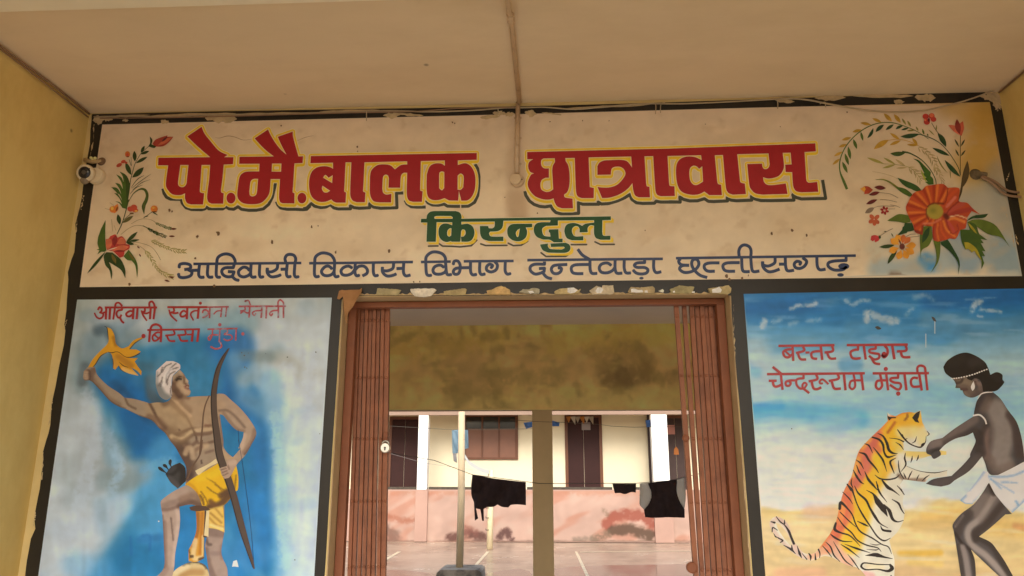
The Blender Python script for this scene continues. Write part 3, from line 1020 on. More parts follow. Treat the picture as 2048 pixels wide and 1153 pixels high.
# the town's name in green
GREEN = (24, 62, 28)
gp = [(outline("@G 38,120 92,120 ~100,80 ~130,50 ~180,42 390,42 ~430,58 ~447,95 445,120 1955,95 1955,132 1870,135 1868,250 ~1880,290 1952,290 1950,332 1850,332 ~1805,315 ~1785,270 1785,190 ~1750,185 ~1722,210 "
               "1722,255 1638,258 1640,225 ~1625,200 ~1595,195 ~1568,215 ~1562,250 ~1580,290 1610,300 1677,295 1677,338 1560,338 ~1510,315 ~1487,260 ~1490,210 ~1515,175 ~1570,162 ~1620,170 1665,192 "
               "~1700,170 1785,158 1785,135 1420,138 1420,188 1300,192 ~1265,215 ~1262,250 ~1280,290 1330,300 1345,300 1340,262 1328,255 1328,228 1425,225 1430,320 1468,320 1468,358 1380,358 ~1345,335 1325,330 "
               "1270,330 ~1210,305 ~1180,260 ~1178,210 ~1200,170 ~1250,155 1340,155 1345,135 870,140 ~865,190 ~850,222 ~810,245 735,250 ~725,270 ~745,298 870,300 870,345 720,345 ~660,322 ~635,270 632,193 715,193 "
               "722,215 ~760,215 ~780,195 782,148 445,150 445,178 ~510,170 ~560,200 ~578,260 ~560,320 ~520,350 445,352 440,302 470,298 ~488,270 ~480,235 ~455,228 442,250 435,352 345,352 340,345 ~290,355 "
               "~240,330 ~215,280 ~218,215 ~250,175 ~300,168 352,185 352,155 195,155 187,352 92,352 100,158 35,158"),
       [outline("@G 172,100 ~200,92 340,92 ~357,105 355,120 175,120"), outline("@G ~328,217 ~305,240 ~303,285 ~322,300 342,288 345,217")]),
      (outline("@G 1160,170 1160,205 1095,208 ~1110,250 ~1095,310 ~1040,345 ~970,340 ~920,300 ~908,240 ~925,195 ~970,172"), [outline("@G ~1010,235 ~995,265 ~1005,300 ~1020,300 ~1028,265 1036,218")]),
      (outline("@G 1240,380 1320,370 ~1320,400 ~1345,425 1460,430 ~1488,415 1480,402 1350,405 1345,370 1500,362 ~1535,380 ~1548,415 ~1530,450 ~1480,465 1320,462 ~1270,440 ~1248,405"), [])]
P, T = group_sheet("g", gp, 0, GREEN)
grn = sheet("place_lettering", P, T, sign, lo + .0030, GREEN)
P, T = group_sheet("g", gp, 0, CREAM, grow=1.0)
sheet("cream_inline", P, T, grn, lo + .0024, (222, 190, 146))
Pa, Ta = [], []
for k in (1.6, 3.4, 5.2):
    for out, hl in gp:
        P, T = triangulate([[(x + k * 1.12, y + k) for x, y in out]], [[(x + k * 1.12, y + k) for x, y in h] for h in hl])
        V = at_np(P, 0.0)
        n = len(Pa)
        Pa += [(*v, k) for v in V]
        Ta += [[i + n for i in t] for t in T]
va = [(a, b - (lo + .0012 + .0002 * k), c) for a, b, c, k in Pa]
link("orange_drop", va, Ta, mat("paint_%d_%d_%d_%d" % (*ORANGE, int(REF[0] * 100)), alb(ORANGE), .38, .4), grn)
gs = []
for s in ["@G 112,395 208,393", "@G 222,372 255,395 345,397 430,402 545,390 600,335", "@G 640,372 690,389 905,387", "@G 918,365 970,390 1050,385 1115,345", "@G 1250,462 1300,500 1500,498 1565,455", "@G 1555,380 1710,379", "@G 1795,352 1850,378 1990,377"]:
    gs += ribbon(line(s), 3.4, caps=True)
P, T = triangulate(gs)
sheet("drop_shadow", P, T, grn, lo + .0006, (70, 58, 40))


def strokes(specs, w0):
    """'width|trace' or 'trace' lines -> brush-stroke polygons"""
    out = []
    for s in specs:
        w = w0
        if '|' in s:
            ws, s = s.split('|')
            w = [float(q) for q in ws.split(',')]
            w = w[0] if len(w) == 1 else w
        out += ribbon(line(s), w, caps=False)
    return out


def lettering(name, words, w, parent, off, color, m=None, dots=()):
    Pa, Ta = [], []
    for wd in words:
        P, T = triangulate(strokes(wd, w))
        n = len(Pa)
        Pa += P
        Ta += [[i + n for i in t] for t in T]
    for d in dots:
        n = len(Pa)
        Pa += d
        Ta += [[n, n + i, n + i + 1] for i in range(1, len(d) - 1)]
    return sheet(name, Pa, Ta, parent, off, color, m)


BLUE = (44, 52, 72)
bw = [["5.3|@B1 255,203 1555,192", "@B1 85,250 ~92,210 ~150,198 ~215,215 ~215,258 145,272", "@B1 190,272 ~237,300 ~220,345 ~150,367 ~90,360 75,318", "@B1 232,282 320,278", "@B1 330,205 ~318,325 ~338,362 385,362",
       "@B1 432,205 ~424,325 ~445,362 490,360", "@B1 580,362 ~545,362 ~530,330 535,200 ~548,130 ~600,92 ~660,83 ~725,108 ~758,170 745,215 735,247 ~640,250 ~598,282 ~610,330 ~660,357 ~720,350 745,300 670,294", "@B1 715,345 ~758,388 805,402",
       "@B1 930,285 ~900,250 ~850,245 ~800,290 ~810,340 ~860,360 ~920,340 945,310", "@B1 950,205 ~945,330 ~965,362 1010,358", "@B1 1055,205 ~1050,325 ~1065,362 1100,356", "@B1 1145,250 1147,297 ~1200,297 ~1260,262 1270,205",
       "@B1 1145,250 ~1145,310 ~1190,357 ~1260,352 1310,333", "@B1 1305,268 1380,266", "@B1 1385,200 ~1375,320 ~1392,358 1430,352", "@B1 1372,198 ~1358,140 ~1380,98 ~1420,88 ~1465,100 ~1487,140 1478,195 ~1470,325 ~1487,360 1525,355"],
      ["5.3|@B1 1648,195 2048,192 @B2 860,170", "@B1 1770,352 ~1730,357 ~1712,325 1715,190 ~1725,120 ~1780,78 ~1840,72 ~1910,95 ~1950,150 1955,200 ~1950,320 ~1968,357 2008,350", "@B1 1925,265 ~1890,232 ~1840,237 ~1797,290 ~1820,335 ~1870,345 ~1920,330 1945,300",
       "@B2 170,240 ~130,217 ~75,230 ~42,270 ~60,313 ~110,320 ~165,298 205,245", "@B2 205,180 ~200,285 ~217,325 252,320", "@B2 205,258 ~240,222 ~300,217 ~340,255 ~335,300 285,328", "@B2 410,180 ~410,285 ~427,325 465,320",
       "@B2 513,225 512,267 ~570,270 ~630,243 640,185", "@B2 513,225 ~515,285 ~560,327 ~620,325 672,305", "@B2 672,245 750,242", "@B2 755,180 ~752,285 ~777,327 832,318"],
      ["5.3|@B2 950,170 1290,165", "@B2 1072,320 ~1030,322 ~1012,290 1005,165 ~1012,110 ~1060,65 ~1120,55 ~1190,75 ~1227,120 1230,170 ~1240,280 ~1255,314 1300,312", "@B2 1215,232 ~1170,205 ~1110,222 ~1087,265 ~1110,303 ~1170,308 ~1220,288 1235,265",
       "@B2 1318,200 ~1330,162 ~1370,160 ~1395,200 ~1395,260 ~1375,303 ~1335,308 ~1318,280 ~1340,247 ~1390,237 1502,234", "@B2 1515,160 ~1515,275 ~1537,315 1585,310", "5.3|@B2 1437,162 2005,158", "@B2 1620,165 ~1618,275 ~1637,312 1682,305",
       "@B2 1745,240 ~1765,210 ~1730,195 ~1697,225 ~1702,265 ~1750,283 ~1805,258 ~1820,205 1790,165", "@B2 1910,165 ~1908,268 ~1932,307 1972,300"],
      ["5.4|@B3 58,248 1690,232", "@B3 265,265 265,297 ~150,297 ~97,325 ~97,375 ~150,415 ~215,405 260,385 265,345 198,350", "@B3 240,395 ~290,452 355,473", "@B3 540,300 430,305 ~372,317 ~347,357 ~370,403 ~420,410 ~460,385 ~468,345 430,342",
       "@B3 800,300 ~650,303 ~600,320 ~587,357 ~605,398 ~650,410 733,410", "@B3 812,240 ~815,360 ~838,407 900,407", "@B3 665,115 ~720,185 805,238", "@B3 1070,312 ~1020,282 ~950,297 ~924,345 ~950,393 ~1020,400 ~1080,375 1112,338", "@B3 1115,250 ~1115,355 ~1137,405 1202,404",
       "@B3 1225,250 ~1225,345 ~1247,400 1305,402", "@B3 1470,245 1470,277 ~1380,282 ~1347,310 ~1380,335 ~1470,337 ~1510,365 ~1490,403 ~1430,415 ~1370,403 1330,365", "@B3 1580,245 ~1580,345 ~1607,397 1672,387"],
      ["5.3|@B4 62,228 2000,200", "@B4 110,237 ~92,262 ~120,298 205,305", "@B4 205,305 ~130,308 ~102,345 ~150,380 ~220,375 ~280,343 ~310,290 ~290,243 ~247,245 ~232,290 ~257,350 ~320,410 400,437", "@B4 532,278 ~420,280 ~372,300 ~372,340 ~410,368 482,368",
       "@B4 750,275 ~620,278 ~572,300 ~577,345 ~615,368 700,368", "@B4 770,220 ~775,330 ~792,370 858,372", "@B4 745,215 ~740,150 ~762,102 ~805,85 ~853,105 ~872,150 868,215 ~878,330 ~897,372 962,366", "@B4 995,262 1000,302 ~1060,312 ~1125,278 1130,225",
       "@B4 995,262 ~1000,320 ~1050,370 ~1110,370 1180,345", "@B4 1172,292 1240,292", "@B4 1240,220 ~1245,320 ~1267,364 1335,357", "@B4 1395,300 ~1405,272 ~1365,262 ~1337,290 ~1350,328 ~1400,338 ~1450,310 ~1470,260 1425,222",
       "@B4 1580,215 ~1585,310 ~1612,352 1675,346", "@B4 1895,215 1895,252 ~1780,257 ~1707,277 ~1707,320 ~1770,355 ~1860,350 1900,320"]]
lettering("department_lettering", bw, 6.2, sign, lo + .0010, BLUE,
          dots=[disc(1432, 465, 26, 17, fr='B3'), disc(1870, 315, 60, 34, fr='B4'), disc(1835, 408, 36, 19, fr='B4')])
# ------------------------------------------------------------------ flower paintings on the name board
def flat(name, polys, parent, off, color):
    P, T = triangulate(polys)
    return sheet(name, P, T, parent, off, color)


def layered(name, items, parent, off, d=.00012):
    """brush marks of several colours in ONE mesh, each colour just proud of the one before"""
    V, Fc, Cc = [], [], []
    for i, (color, polys) in enumerate(items):
        P, T = triangulate(polys)
        W = at_np(P, 0.0)
        W[:, 1] -= off + d * i
        n = len(V)
        V += W.tolist()
        c0 = np.array(color, float)
        jit = 1 + .10 * (2 * vnoise(np.array(P), 9, 7, 40 + i) - 1)
        Cc += alb(np.clip(c0[None] * jit[:, None], 0, 255)).tolist()
        for t in T:
            a = W[t]
            Fc.append([q + n for q in (t[::-1] if np.cross(a[1] - a[0], a[2] - a[0])[1] > 0 else t)])
    return link(name, V, Fc, PAINTED, parent, cols=np.array(Cc))


def feather(s, n, ln, w, seed=0, spread=.5):
    P = np.array(sline(s, sub=8))
    out = []
    r = random.Random(seed)
    for i in range(n):
        t = i / (n - 1) * (len(P) - 2)
        k = int(t)
        p = P[k] + (P[k + 1] - P[k]) * (t - k)
        d = P[k + 1] - P[k]
        a = math.atan2(d[1], d[0])
        for sg in (-1, 1):
            b = a + sg * spread * r.uniform(.7, 1.2)
            l = ln * r.uniform(.7, 1.1)
            out.append(leafp(p[0], p[1], p[0] + l * math.cos(b), p[1] + l * math.sin(b), w, n=4))
    return out


DG, MG, LG, OL = (44, 58, 26), (66, 84, 30), (96, 104, 38), (138, 118, 62)
# left spray
it = []
it.append(((150, 122, 80), ribbon(sline("@L2 600,560 760,590 900,640 980,730 1030,820"), 1) + ribbon(sline("@L2 490,475 600,390 700,350 800,360"), 1) + ribbon(sline("@L2 640,590 760,640 830,700"), 1)
           + ribbon(sline("@L2 630,330 720,280 800,262 900,275 980,325"), .9) + ribbon(sline("@L2 340,40 400,85"), .8) + ribbon(sline("@L2 275,120 340,140"), .8) + ribbon(sline("@L2 365,265 380,430"), 1.1) + ribbon(sline("@L2 400,350 425,420"), .8)))
it.append(((150, 128, 70), feather("@L2 820,690 900,790 980,930 1080,1010 1180,1045", 15, 11, 2.2, 1) + feather("@L2 900,560 1000,600 1110,650 1230,690 1340,700", 14, 10, 2.2, 2)))
it.append(((92, 96, 54), feather("@L2 960,320 1040,350 1100,375 1160,390", 10, 7, 1.6, 3)))
it.append((DG, feather("@L2 850,385 930,430 1000,465 1090,500", 12, 8, 1.8, 4) + ribbon(sline("@L2 790,355 860,390 1000,465"), 1.4)))
it.append(((96, 40, 26), [leafp(1160, 398, 1250, 398, 26, fr='L2'), leafp(1140, 498, 1225, 498, 26, fr='L2'), leafp(1140, 1042, 1215, 1062, 24, fr='L2'), leafp(1080, 1090, 1155, 1112, 26, fr='L2'),
                          leafp(710, 630, 748, 662, 20, fr='L2'), leafp(738, 735, 765, 778, 18, fr='L2')]))
it.append((DG, ribbon(sline("@L1 600,1120 640,900 660,740 685,640 720,510 760,430 810,350 870,290 930,240"), [1.8, 1.6, 1.4, 1.2, 1, .9, .9]) + ribbon(sline("@L2 600,0 520,290 440,470"), 1.7)
           + ribbon(sline("@L2 530,275 620,200"), 1) + ribbon(sline("@L2 800,250 850,215 920,165"), 1) + ribbon(sline("@L1 670,520 640,430"), 1) + ribbon(sline("@L1 675,530 670,400"), .7)
           + [leafp(810, 335, 865, 235, 42, fr='L1'), leafp(808, 357, 932, 310, 40, fr='L1'), leafp(725, 462, 717, 308, 58, fr='L1'), leafp(735, 487, 906, 393, 46, fr='L1'), leafp(675, 657, 593, 468, 66, fr='L1', bend=-1),
              leafp(685, 692, 852, 543, 78, fr='L1', bend=1), leafp(480, 342, 450, 198, 60, fr='L2'), leafp(640, 200, 660, 180, 12, fr='L2'), leafp(905, 160, 995, 215, 16, fr='L2'), leafp(800, 240, 870, 220, 14, fr='L2')]))
it.append(((88, 76, 40), [leafp(512, 318, 660, 222, 50, fr='L2')]))
it.append((DG, ribbon(sline("@L1 670,840 760,720 860,660"), [.6, 1.6, .4]) + ribbon(sline("@L1 680,850 800,750 960,640"), [.6, 1.4, .3]) + ribbon(sline("@L1 690,870 820,770 950,720"), [.6, 1.2, .3])
           + ribbon(sline("@L1 655,930 740,840 840,800"), [.6, 1.4, .4])))
it.append((MG, [outline("@L1 600,1145 545,1130 ~500,1065 440,1035 ~500,1045 540,1080 ~500,990 425,915 ~500,935 545,1030 ~480,930 385,832 ~470,845 530,935 ~500,850 440,768 ~510,790 552,860 ~530,760 455,645 ~530,690 562,760 ~550,680 505,605 ~590,650 ~635,720 655,800 640,900 625,1050")]))
it.append(((52, 66, 26), [outline("@L1 610,1140 600,900 ~590,750 ~560,660 505,605 ~590,650 ~635,720 655,800 640,900 625,1050")]))
it.append(((70, 78, 34), ribbon(sline("@L1 620,1070 700,930 800,860 870,872 902,940 888,1020 850,1110 858,1220"), [.8, 1.4, 2.6, 4.6, 5.6, 5.6, 7.0, 7.4, .6])))
it.append(((150, 52, 38), [outline("@L1 980,205 ~1020,150 ~1100,115 1195,85 1190,105 1280,105 ~1230,170 ~1150,235 ~1060,250 1000,235")]))
it.append(((176, 84, 52), [leafp(1270, 108, 1050, 235, 50, fr='L1')]))
it.append(((92, 38, 36), [leafp(1195, 105, 1110, 180, 30, fr='L1')]))
it.append((DG, [outline("@L1 940,100 ~978,150 965,215 1035,245 ~1000,268 920,245 ~945,190")]))
it.append(((196, 104, 40), [disc(620, 358, 38, 44, fr='L1'), disc(945, 128, 48, 46, fr='L2'), disc(385, 135, 46, 46, fr='L2'), leafp(400, 190, 450, 60, 70, fr='L2')]))
it.append(((176, 66, 44), [disc(500, 515, 44, 26, fr='L1', rot=-.5), disc(560, 465, 36, 24, fr='L1', rot=-.3), disc(600, 480, 20, 16, fr='L1'), disc(625, 130, 44, 36, fr='L2'), disc(670, 110, 44, 40, fr='L2'), disc(690, 150, 40, 26, fr='L2'), disc(620, 370, 20, 30, fr='L1')]))
it.append(((214, 150, 60), [disc(375, 120, 20, 26, fr='L2'), disc(935, 112, 18, 14, fr='L2'), disc(700, 158, 22, 12, fr='L2')]))
it.append(((104, 60, 30), [disc(440, 130, 10, 34, fr='L2', rot=.4), disc(950, 168, 34, 8, fr='L2'), disc(625, 395, 20, 8, fr='L1'), disc(640, 190, 28, 10, fr='L2')]))
it.append((MG, [outline("@L2 287,280 225,400 ~190,500 185,520 ~178,600 200,670 165,680 205,690 175,745 230,710 270,710 300,690 ~285,600 ~282,440"), outline("@L2 530,770 600,680 ~680,790 ~722,900 715,1062 ~690,900 640,830 ~580,820")]))
it.append((DG, [leafp(290, 705, 38, 1005, 38, fr='L2'), outline("@L2 300,715 ~262,770 ~285,890 ~340,960 365,1087 ~377,980 335,850 ~400,890 ~500,960 555,1067 ~552,940 ~490,810 380,720"), leafp(565, 582, 722, 438, 50, fr='L2'), leafp(600, 570, 748, 545, 32, fr='L2'), leafp(560, 575, 672, 612, 44, fr='L2')]))
it.append(((104, 82, 34), [leafp(370, 740, 430, 870, 46, fr='L2'), leafp(600, 720, 680, 830, 30, fr='L2')]))
it.append(((172, 54, 44), [outline("@L2 290,540 ~330,530 350,500 ~420,475 450,520 ~510,500 ~560,560 560,605 ~612,620 ~605,670 545,700 ~530,770 480,790 ~420,730 385,700 310,690 ~290,620")]))
it.append(((196, 96, 62), [outline("@L2 290,545 ~335,530 ~370,560 ~370,620 320,690 ~292,620"), outline("@L2 440,600 ~480,530 ~520,520 ~550,560 ~550,600 480,610"), leafp(370, 690, 608, 640, 80, fr='L2')]))
it.append(((128, 36, 34), [outline("@L2 380,600 ~380,540 ~420,490 ~445,530 ~440,580 410,640"), leafp(400, 700, 560, 700, 30, fr='L2')]))
it.append(((222, 176, 140), [leafp(300, 695, 450, 648, 14, fr='L2')]))
fl = layered("flower_spray", it, sign, lo + .0010)
fl['label'] = "slender spray of small orange flowers with wheat ears"

# right bouquet
it = []
it.append(((168, 136, 86), ribbon(sline("@R1 1260,560 1400,640 1500,780 1540,900"), .9) + feather("@R1 1260,580 1380,660 1470,780 1520,900", 9, 16, 2.6, 7, .6) + ribbon(sline("@R1 640,910 760,930 900,970 980,1010"), .8)
           + feather("@R1 1480,850 1560,960 1600,1080", 6, 14, 1.6, 8, .4) + [leafp(1090, 840, 950, 740, 34, fr='R1'), leafp(1110, 855, 960, 865, 26, fr='R1')] + feather("@R1 1130,850 1220,920 1290,1010", 6, 15, 2.4, 9, .7)))
it.append(((142, 124, 56), ribbon(sline("@R1 780,805 950,815 1130,850 1240,940 1310,1040"), .9) + [leafp(800, 806, 565, 720, 40, fr='R1'), leafp(950, 812, 788, 720, 32, fr='R1'), leafp(945, 820, 775, 864, 32, fr='R1')]))
it.append(((176, 126, 42), ribbon(sline("@R1 855,487 980,472 1130,500 1260,560"), 1.2) + [leafp(235, 640, 118, 702, 38, fr='R1'), leafp(200, 735, 97, 818, 38, fr='R1'), leafp(292, 540, 182, 578, 40, fr='R1'), leafp(352, 448, 222, 484, 42, fr='R1'), leafp(492, 342, 367, 374, 42, fr='R1'),
           leafp(622, 275, 476, 248, 42, fr='R1'), leafp(762, 242, 637, 188, 42, fr='R1'), leafp(905, 232, 793, 122, 54, fr='R1'), leafp(1022, 248, 932, 133, 54, fr='R1'), leafp(862, 480, 658, 606, 74, fr='R1', bend=1), leafp(1012, 478, 877, 388, 42, fr='R1'),
           leafp(1025, 488, 872, 552, 42, fr='R1'), leafp(1252, 550, 1178, 455, 42, fr='R1'), leafp(1255, 556, 1106, 545, 34, fr='R1')]))
it.append(((128, 112, 48), [leafp(1096, 278, 1038, 188, 28, fr='R1'), leafp(1162, 302, 1112, 218, 28, fr='R1'), leafp(1262, 362, 1228, 298, 22, fr='R1'), leafp(1220, 345, 1105, 360, 24, fr='R1'), leafp(1500, 370, 1510, 275, 18, fr='R1'), leafp(1480, 420, 1400, 340, 16, fr='R1'), leafp(1660, 930, 1510, 685, 18, fr='R1', bend=-3), leafp(1700, 1010, 1690, 870, 12, fr='R1')]))
it.append(((74, 90, 34), ribbon(sline("@R1 295,1150 250,1040 200,910 198,770 250,620 340,490 470,370 620,285 770,247 920,250 1060,290 1190,340 1300,400 1400,470"), [5.2, 5.4, 2.6, 2.2, 2.1, 2, 2, 2, 1.9, 1.7, 1.5, 1.2, 1, .8])
           + [leafp(480, 370, 512, 494, 36, fr='R1'), leafp(380, 470, 430, 605, 44, fr='R1'), leafp(310, 570, 342, 745, 46, fr='R1'), leafp(265, 662, 318, 824, 44, fr='R1'), leafp(230, 775, 302, 930, 46, fr='R1'), leafp(1340, 410, 1315, 330, 26, fr='R1'), leafp(1395, 430, 1380, 395, 18, fr='R1')]))
it.append(((38, 62, 34), [leafp(650, 320, 568, 458, 42, fr='R1', bend=-2), leafp(797, 275, 683, 374, 52, fr='R1', bend=1), leafp(927, 272, 818, 346, 42, fr='R1'), leafp(1052, 290, 953, 337, 38, fr='R1', bend=1), leafp(1132, 318, 1028, 347, 28, fr='R1'),
           leafp(1275, 402, 1018, 434, 62, fr='R1', bend=-1.5), leafp(1637, 578, 1522, 386, 70, fr='R1', bend=1.5), leafp(1687, 697, 1448, 588, 52, fr='R1'), leafp(1832, 982, 1618, 753, 62, fr='R1', bend=-1.5)]
           + ribbon(sline("@R1 1830,965 1800,850 1680,660 1560,530 1420,450 1270,405 1200,398"), 1.4)))
it.append(((104, 84, 48), ribbon(sline("@R1 1440,250 1500,350 1560,420"), 1.3) + ribbon(sline("@R1 1832,960 1830,700 1832,420"), 1.6)))
it.append(((78, 74, 46), [leafp(1812, 577, 1752, 468, 24, fr='R1'), leafp(1838, 570, 1892, 473, 24, fr='R1'), leafp(1812, 704, 1762, 608, 24, fr='R1'), leafp(1838, 702, 1900, 618, 24, fr='R1')]))
it.append(((78, 58, 34), [leafp(1842, 1145, 1925, 762, 88, fr='R1', bend=3)] + ribbon(sline("@R2 1180,-20 1160,130 1120,250"), [4, 4.5, 2])))
it.append(((60, 74, 32), [leafp(1090, 652, 878, 664, 62, fr='R1', bend=-2)] + ribbon(sline("@R1 1040,642 1150,665 1300,750 1420,880 1490,1010 1502,1090"), [4, 2.4, 1.7, 1.6, 1.5])))
it.append(((58, 84, 30), [outline("@R1 1190,735 ~1270,760 ~1370,860 1430,920 1425,970 ~1460,1010 1468,1085 1400,1088 1350,1052 1388,1045 1335,1000 1372,992 1310,950 1340,930 ~1300,850 ~1260,785")]))
it.append(((150, 140, 50), [leafp(1290, 880, 1370, 1060, 26, fr='R1')]))
it.append(((50, 74, 32), [leafp(1300, 1160, 975, 993, 76, fr='R1', bend=-3)] + [outline("@R2 735,140 ~690,80 ~620,40 510,0 ~560,50 ~620,110 700,140")]))
it.append(((112, 106, 42), ribbon(sline("@R1 680,1020 780,1020 880,1060 1000,1150"), [.5, 2.4, 3.4, 4.5])))
it.append((MG, [outline("@R2 440,80 ~540,100 ~610,150 630,185 590,190 ~500,140")]))
it.append(((198, 98, 66), [leafp(1835, 425, 1666, 283, 76, fr='R1', bend=3)]))
it.append(((190, 84, 56), [leafp(1845, 430, 1865, 228, 84, fr='R1', bend=-3)]))
it.append(((132, 46, 38), [leafp(1820, 405, 1782, 200, 76, fr='R1', bend=-1)]))
it.append(((172, 52, 40), [disc(1358, 165, 42, 38, fr='R1'), disc(1440, 160, 40, 40, fr='R1'), disc(1465, 205, 38, 34, fr='R1'), disc(1375, 238, 42, 40, fr='R1')]))
it.append(((204, 96, 58), [disc(1440, 150, 30, 26, fr='R1'), disc(1352, 215, 16, 14, fr='R1')]))
it.append(((92, 30, 28), [disc(1402, 215, 16, 26, fr='R1'), leafp(205, 86, 335, 97, 48, fr='R2'), leafp(268, 140, 147, 172, 42, fr='R2'), leafp(240, 222, 116, 272, 42, fr='R2')]))
it.append(((126, 100, 76), [leafp(207, 310, 103, 372, 52, fr='R2')] + ribbon(sline("@R2 265,145 380,160 470,205"), .9) + ribbon(sline("@R2 270,222 360,228 455,250"), .9) + ribbon(sline("@R2 205,310 280,292 420,297"), .9) + ribbon(sline("@R2 380,280 440,290 490,310"), .9)
           + ribbon(sline("@R2 360,326 435,324"), .8) + ribbon(sline("@R2 270,620 340,575 410,540"), 1.2) + ribbon(sline("@R2 540,640 600,605 660,600"), 1.2) + ribbon(sline("@R2 600,635 700,622"), 1)))
it.append(((166, 60, 34), [outline("@R2 50,105 100,75 ~145,80 192,115 ~150,155 95,162 100,130")]))
it.append(((206, 132, 44), [outline("@R2 50,105 100,78 112,110 95,140")]))
it.append(((136, 34, 32), [disc(318 + 30 * math.cos(t), 342 + 30 * math.sin(t), 19, 13, fr='R2', rot=t) for t in [.3 + 1.05 * k for k in range(6)]]))
it.append(((174, 78, 46), [disc(205 + 38 * math.cos(t), 440 + 38 * math.sin(t), 32, 22, fr='R2', rot=t) for t in (-.7, -2.3, 2.6, 1.5, .7)]))
it.append(((176, 50, 48), [outline("@R2 165,665 175,620 ~215,612 265,630 ~255,670 215,692 208,665 190,680")]))
it.append((DG, [leafp(428, 720, 258, 742, 42, fr='R2', bend=-1), leafp(458, 775, 352, 930, 48, fr='R2', bend=1), disc(265, 635, 14, 18, fr='R2'), leafp(390, 590, 415, 630, 10, fr='R2'), leafp(310, 572, 340, 572, 10, fr='R2')]))
it.append(((206, 128, 40), [leafp(510 + 35 * math.cos(t), 738 + 35 * math.sin(t), 510 + 155 * math.cos(t), 738 + 145 * math.sin(t), 74, fr='R2', fat=.62) for t in [-.12, .55, 1.15, 1.85, 2.75, 3.75, 4.3]]))
it.append(((186, 92, 42), [leafp(510 + 30 * math.cos(t), 738 + 30 * math.sin(t), 510 + 140 * math.cos(t), 738 + 135 * math.sin(t), 62, fr='R2', fat=.62) for t in [4.85, 5.4]]))
it.append(((96, 44, 34), [disc(510, 738, 30, 34, fr='R2'), leafp(500, 720, 470, 650, 16, fr='R2')]))
it.append(((84, 92, 32), [outline("@R2 600,400 ~480,382 ~400,420 345,456 ~450,465 540,482 600,470"), outline("@R2 1220,470 ~1300,442 ~1420,450 ~1550,520 1690,745 ~1600,640 ~1450,600 ~1330,520"),
                          outline("@R2 830,505 740,520 ~705,600 715,885 ~725,780 ~800,730 845,640"), outline("@R2 850,670 930,680 ~928,800 ~900,920 818,1032 ~880,920 ~882,800")]))
it.append(((36, 60, 30), [outline("@R2 540,478 620,480 645,560 600,572 570,575 560,590 455,617 510,555 515,525 530,515"), outline("@R2 1213,462 ~1290,402 1455,378 ~1410,422 1290,428"), outline("@R2 930,690 1010,660 ~1060,740 ~1140,900 1125,1050 ~1122,920 ~1040,800 940,720"),
                          leafp(810, 520, 730, 700, 60, fr='R2')]))
it.append(((62, 80, 30), [outline("@R2 1145,550 1250,555 1225,470 ~1310,490 1355,600 1445,668 1370,655 1405,702 1372,700 1425,792 1388,785 1420,845 1385,842 1410,920 1380,985 ~1375,880 1330,835 1300,780 1272,805 1240,765 1200,770 ~1160,680")]))
it.append(((150, 126, 36), [outline("@R2 1190,690 ~1250,700 ~1330,770 1385,900 1370,880 1330,833 1305,785 1272,803 1240,765 1205,768"), leafp(1230, 475, 1330, 600, 26, fr='R2')]))
bq = layered("flower_bouquet", it, sign, lo + .0010)
bq['label'] = "large orange and red flower with arching leafy stems"
ops = []
cx, cy = 1710 + 870 / 5.491, 360 + 355 / 5.491
for k in range(26):
    t = math.radians(95 + k * 8.2)
    r1 = 58
    ops.append(('s', [(cx + 17 * math.cos(t), cy + 15 * math.sin(t)), (cx + r1 * math.cos(t), cy + r1 * math.sin(t))], 2.2, 3.2, [(150, 44, 24), (206, 104, 40), (180, 66, 32)][k % 3], .9))
for s, w, sf, c in [("@R2 985,390 1060,330 1180,270", 14, 8, (168, 66, 50)), ("@R2 1010,410 1130,360 1260,330", 16, 8, (150, 48, 38)), ("@R2 960,290 1040,180 1120,110", 8, 8, (186, 70, 34)), ("@R2 1000,300 1090,200", 8, 6, (196, 100, 76)),
                    ("@R2 1000,450 1080,430 1190,470", 8, 6, (212, 118, 52)), ("@R2 990,450 1050,520 1080,580", 8, 6, (176, 66, 56)), ("@R2 960,460 1000,560 1090,630", 6, 5, (206, 110, 44)), ("@R2 930,470 940,570 990,650", 6, 4, (190, 76, 36)),
                    ("@R2 900,490 890,580 910,670", 6, 4, (200, 96, 40)), ("@R2 860,520 870,660", 6, 4, (160, 54, 38)), ("@R2 990,450 1020,540 1060,600 1120,560 1110,500", 3, 3, (140, 40, 34)), ("@R2 740,490 850,480 930,440", 5, 4, (196, 104, 70)),
                    ("@R2 650,570 720,590 740,520", 8, 8, (124, 40, 28)), ("@R2 1130,240 1030,330 990,390", 2, 4, (120, 34, 26)), ("@R2 1005,420 1120,400 1215,430", 2, 3, (226, 180, 130)), ("@R2 1010,100 990,230 960,280", 2, 4, (120, 34, 22)),
                    ("@R2 980,400 1000,420", 14, 10, (88, 30, 22)), ("@R2 790,300 850,268 950,265", 5, 4, (96, 38, 22)), ("@R2 775,330 780,400 800,440", 4, 4, (96, 38, 22))]:
    ops.append(('s', sline(s), w / 5.491 * 2, sf / 5.491 * 2.4, c, .9))
ops.append(('p', disc(868, 357, 92, 84, fr='R2'), 1.5, (156, 128, 48), 1))
ops.append(('p', disc(845, 345, 34, 30, fr='R2'), 5, (120, 108, 40), .8))
bloom = outline("@R2 730,120 ~770,75 820,70 ~880,58 ~960,55 1010,95 ~1110,92 ~1140,120 ~1130,240 ~1220,260 ~1280,320 1362,388 1270,350 1220,430 ~1212,500 ~1200,540 1145,555 ~1100,650 1030,650 ~990,665 900,687 ~850,660 840,520 745,510 730,612 ~650,580 "
                "~630,500 ~590,430 ~550,320 ~580,240 ~620,170 ~660,138")
painted("bloom", [bloom], bq, lo + .0066, base=(172, 64, 34), ops=ops, step=2.2)
REF = MURAL
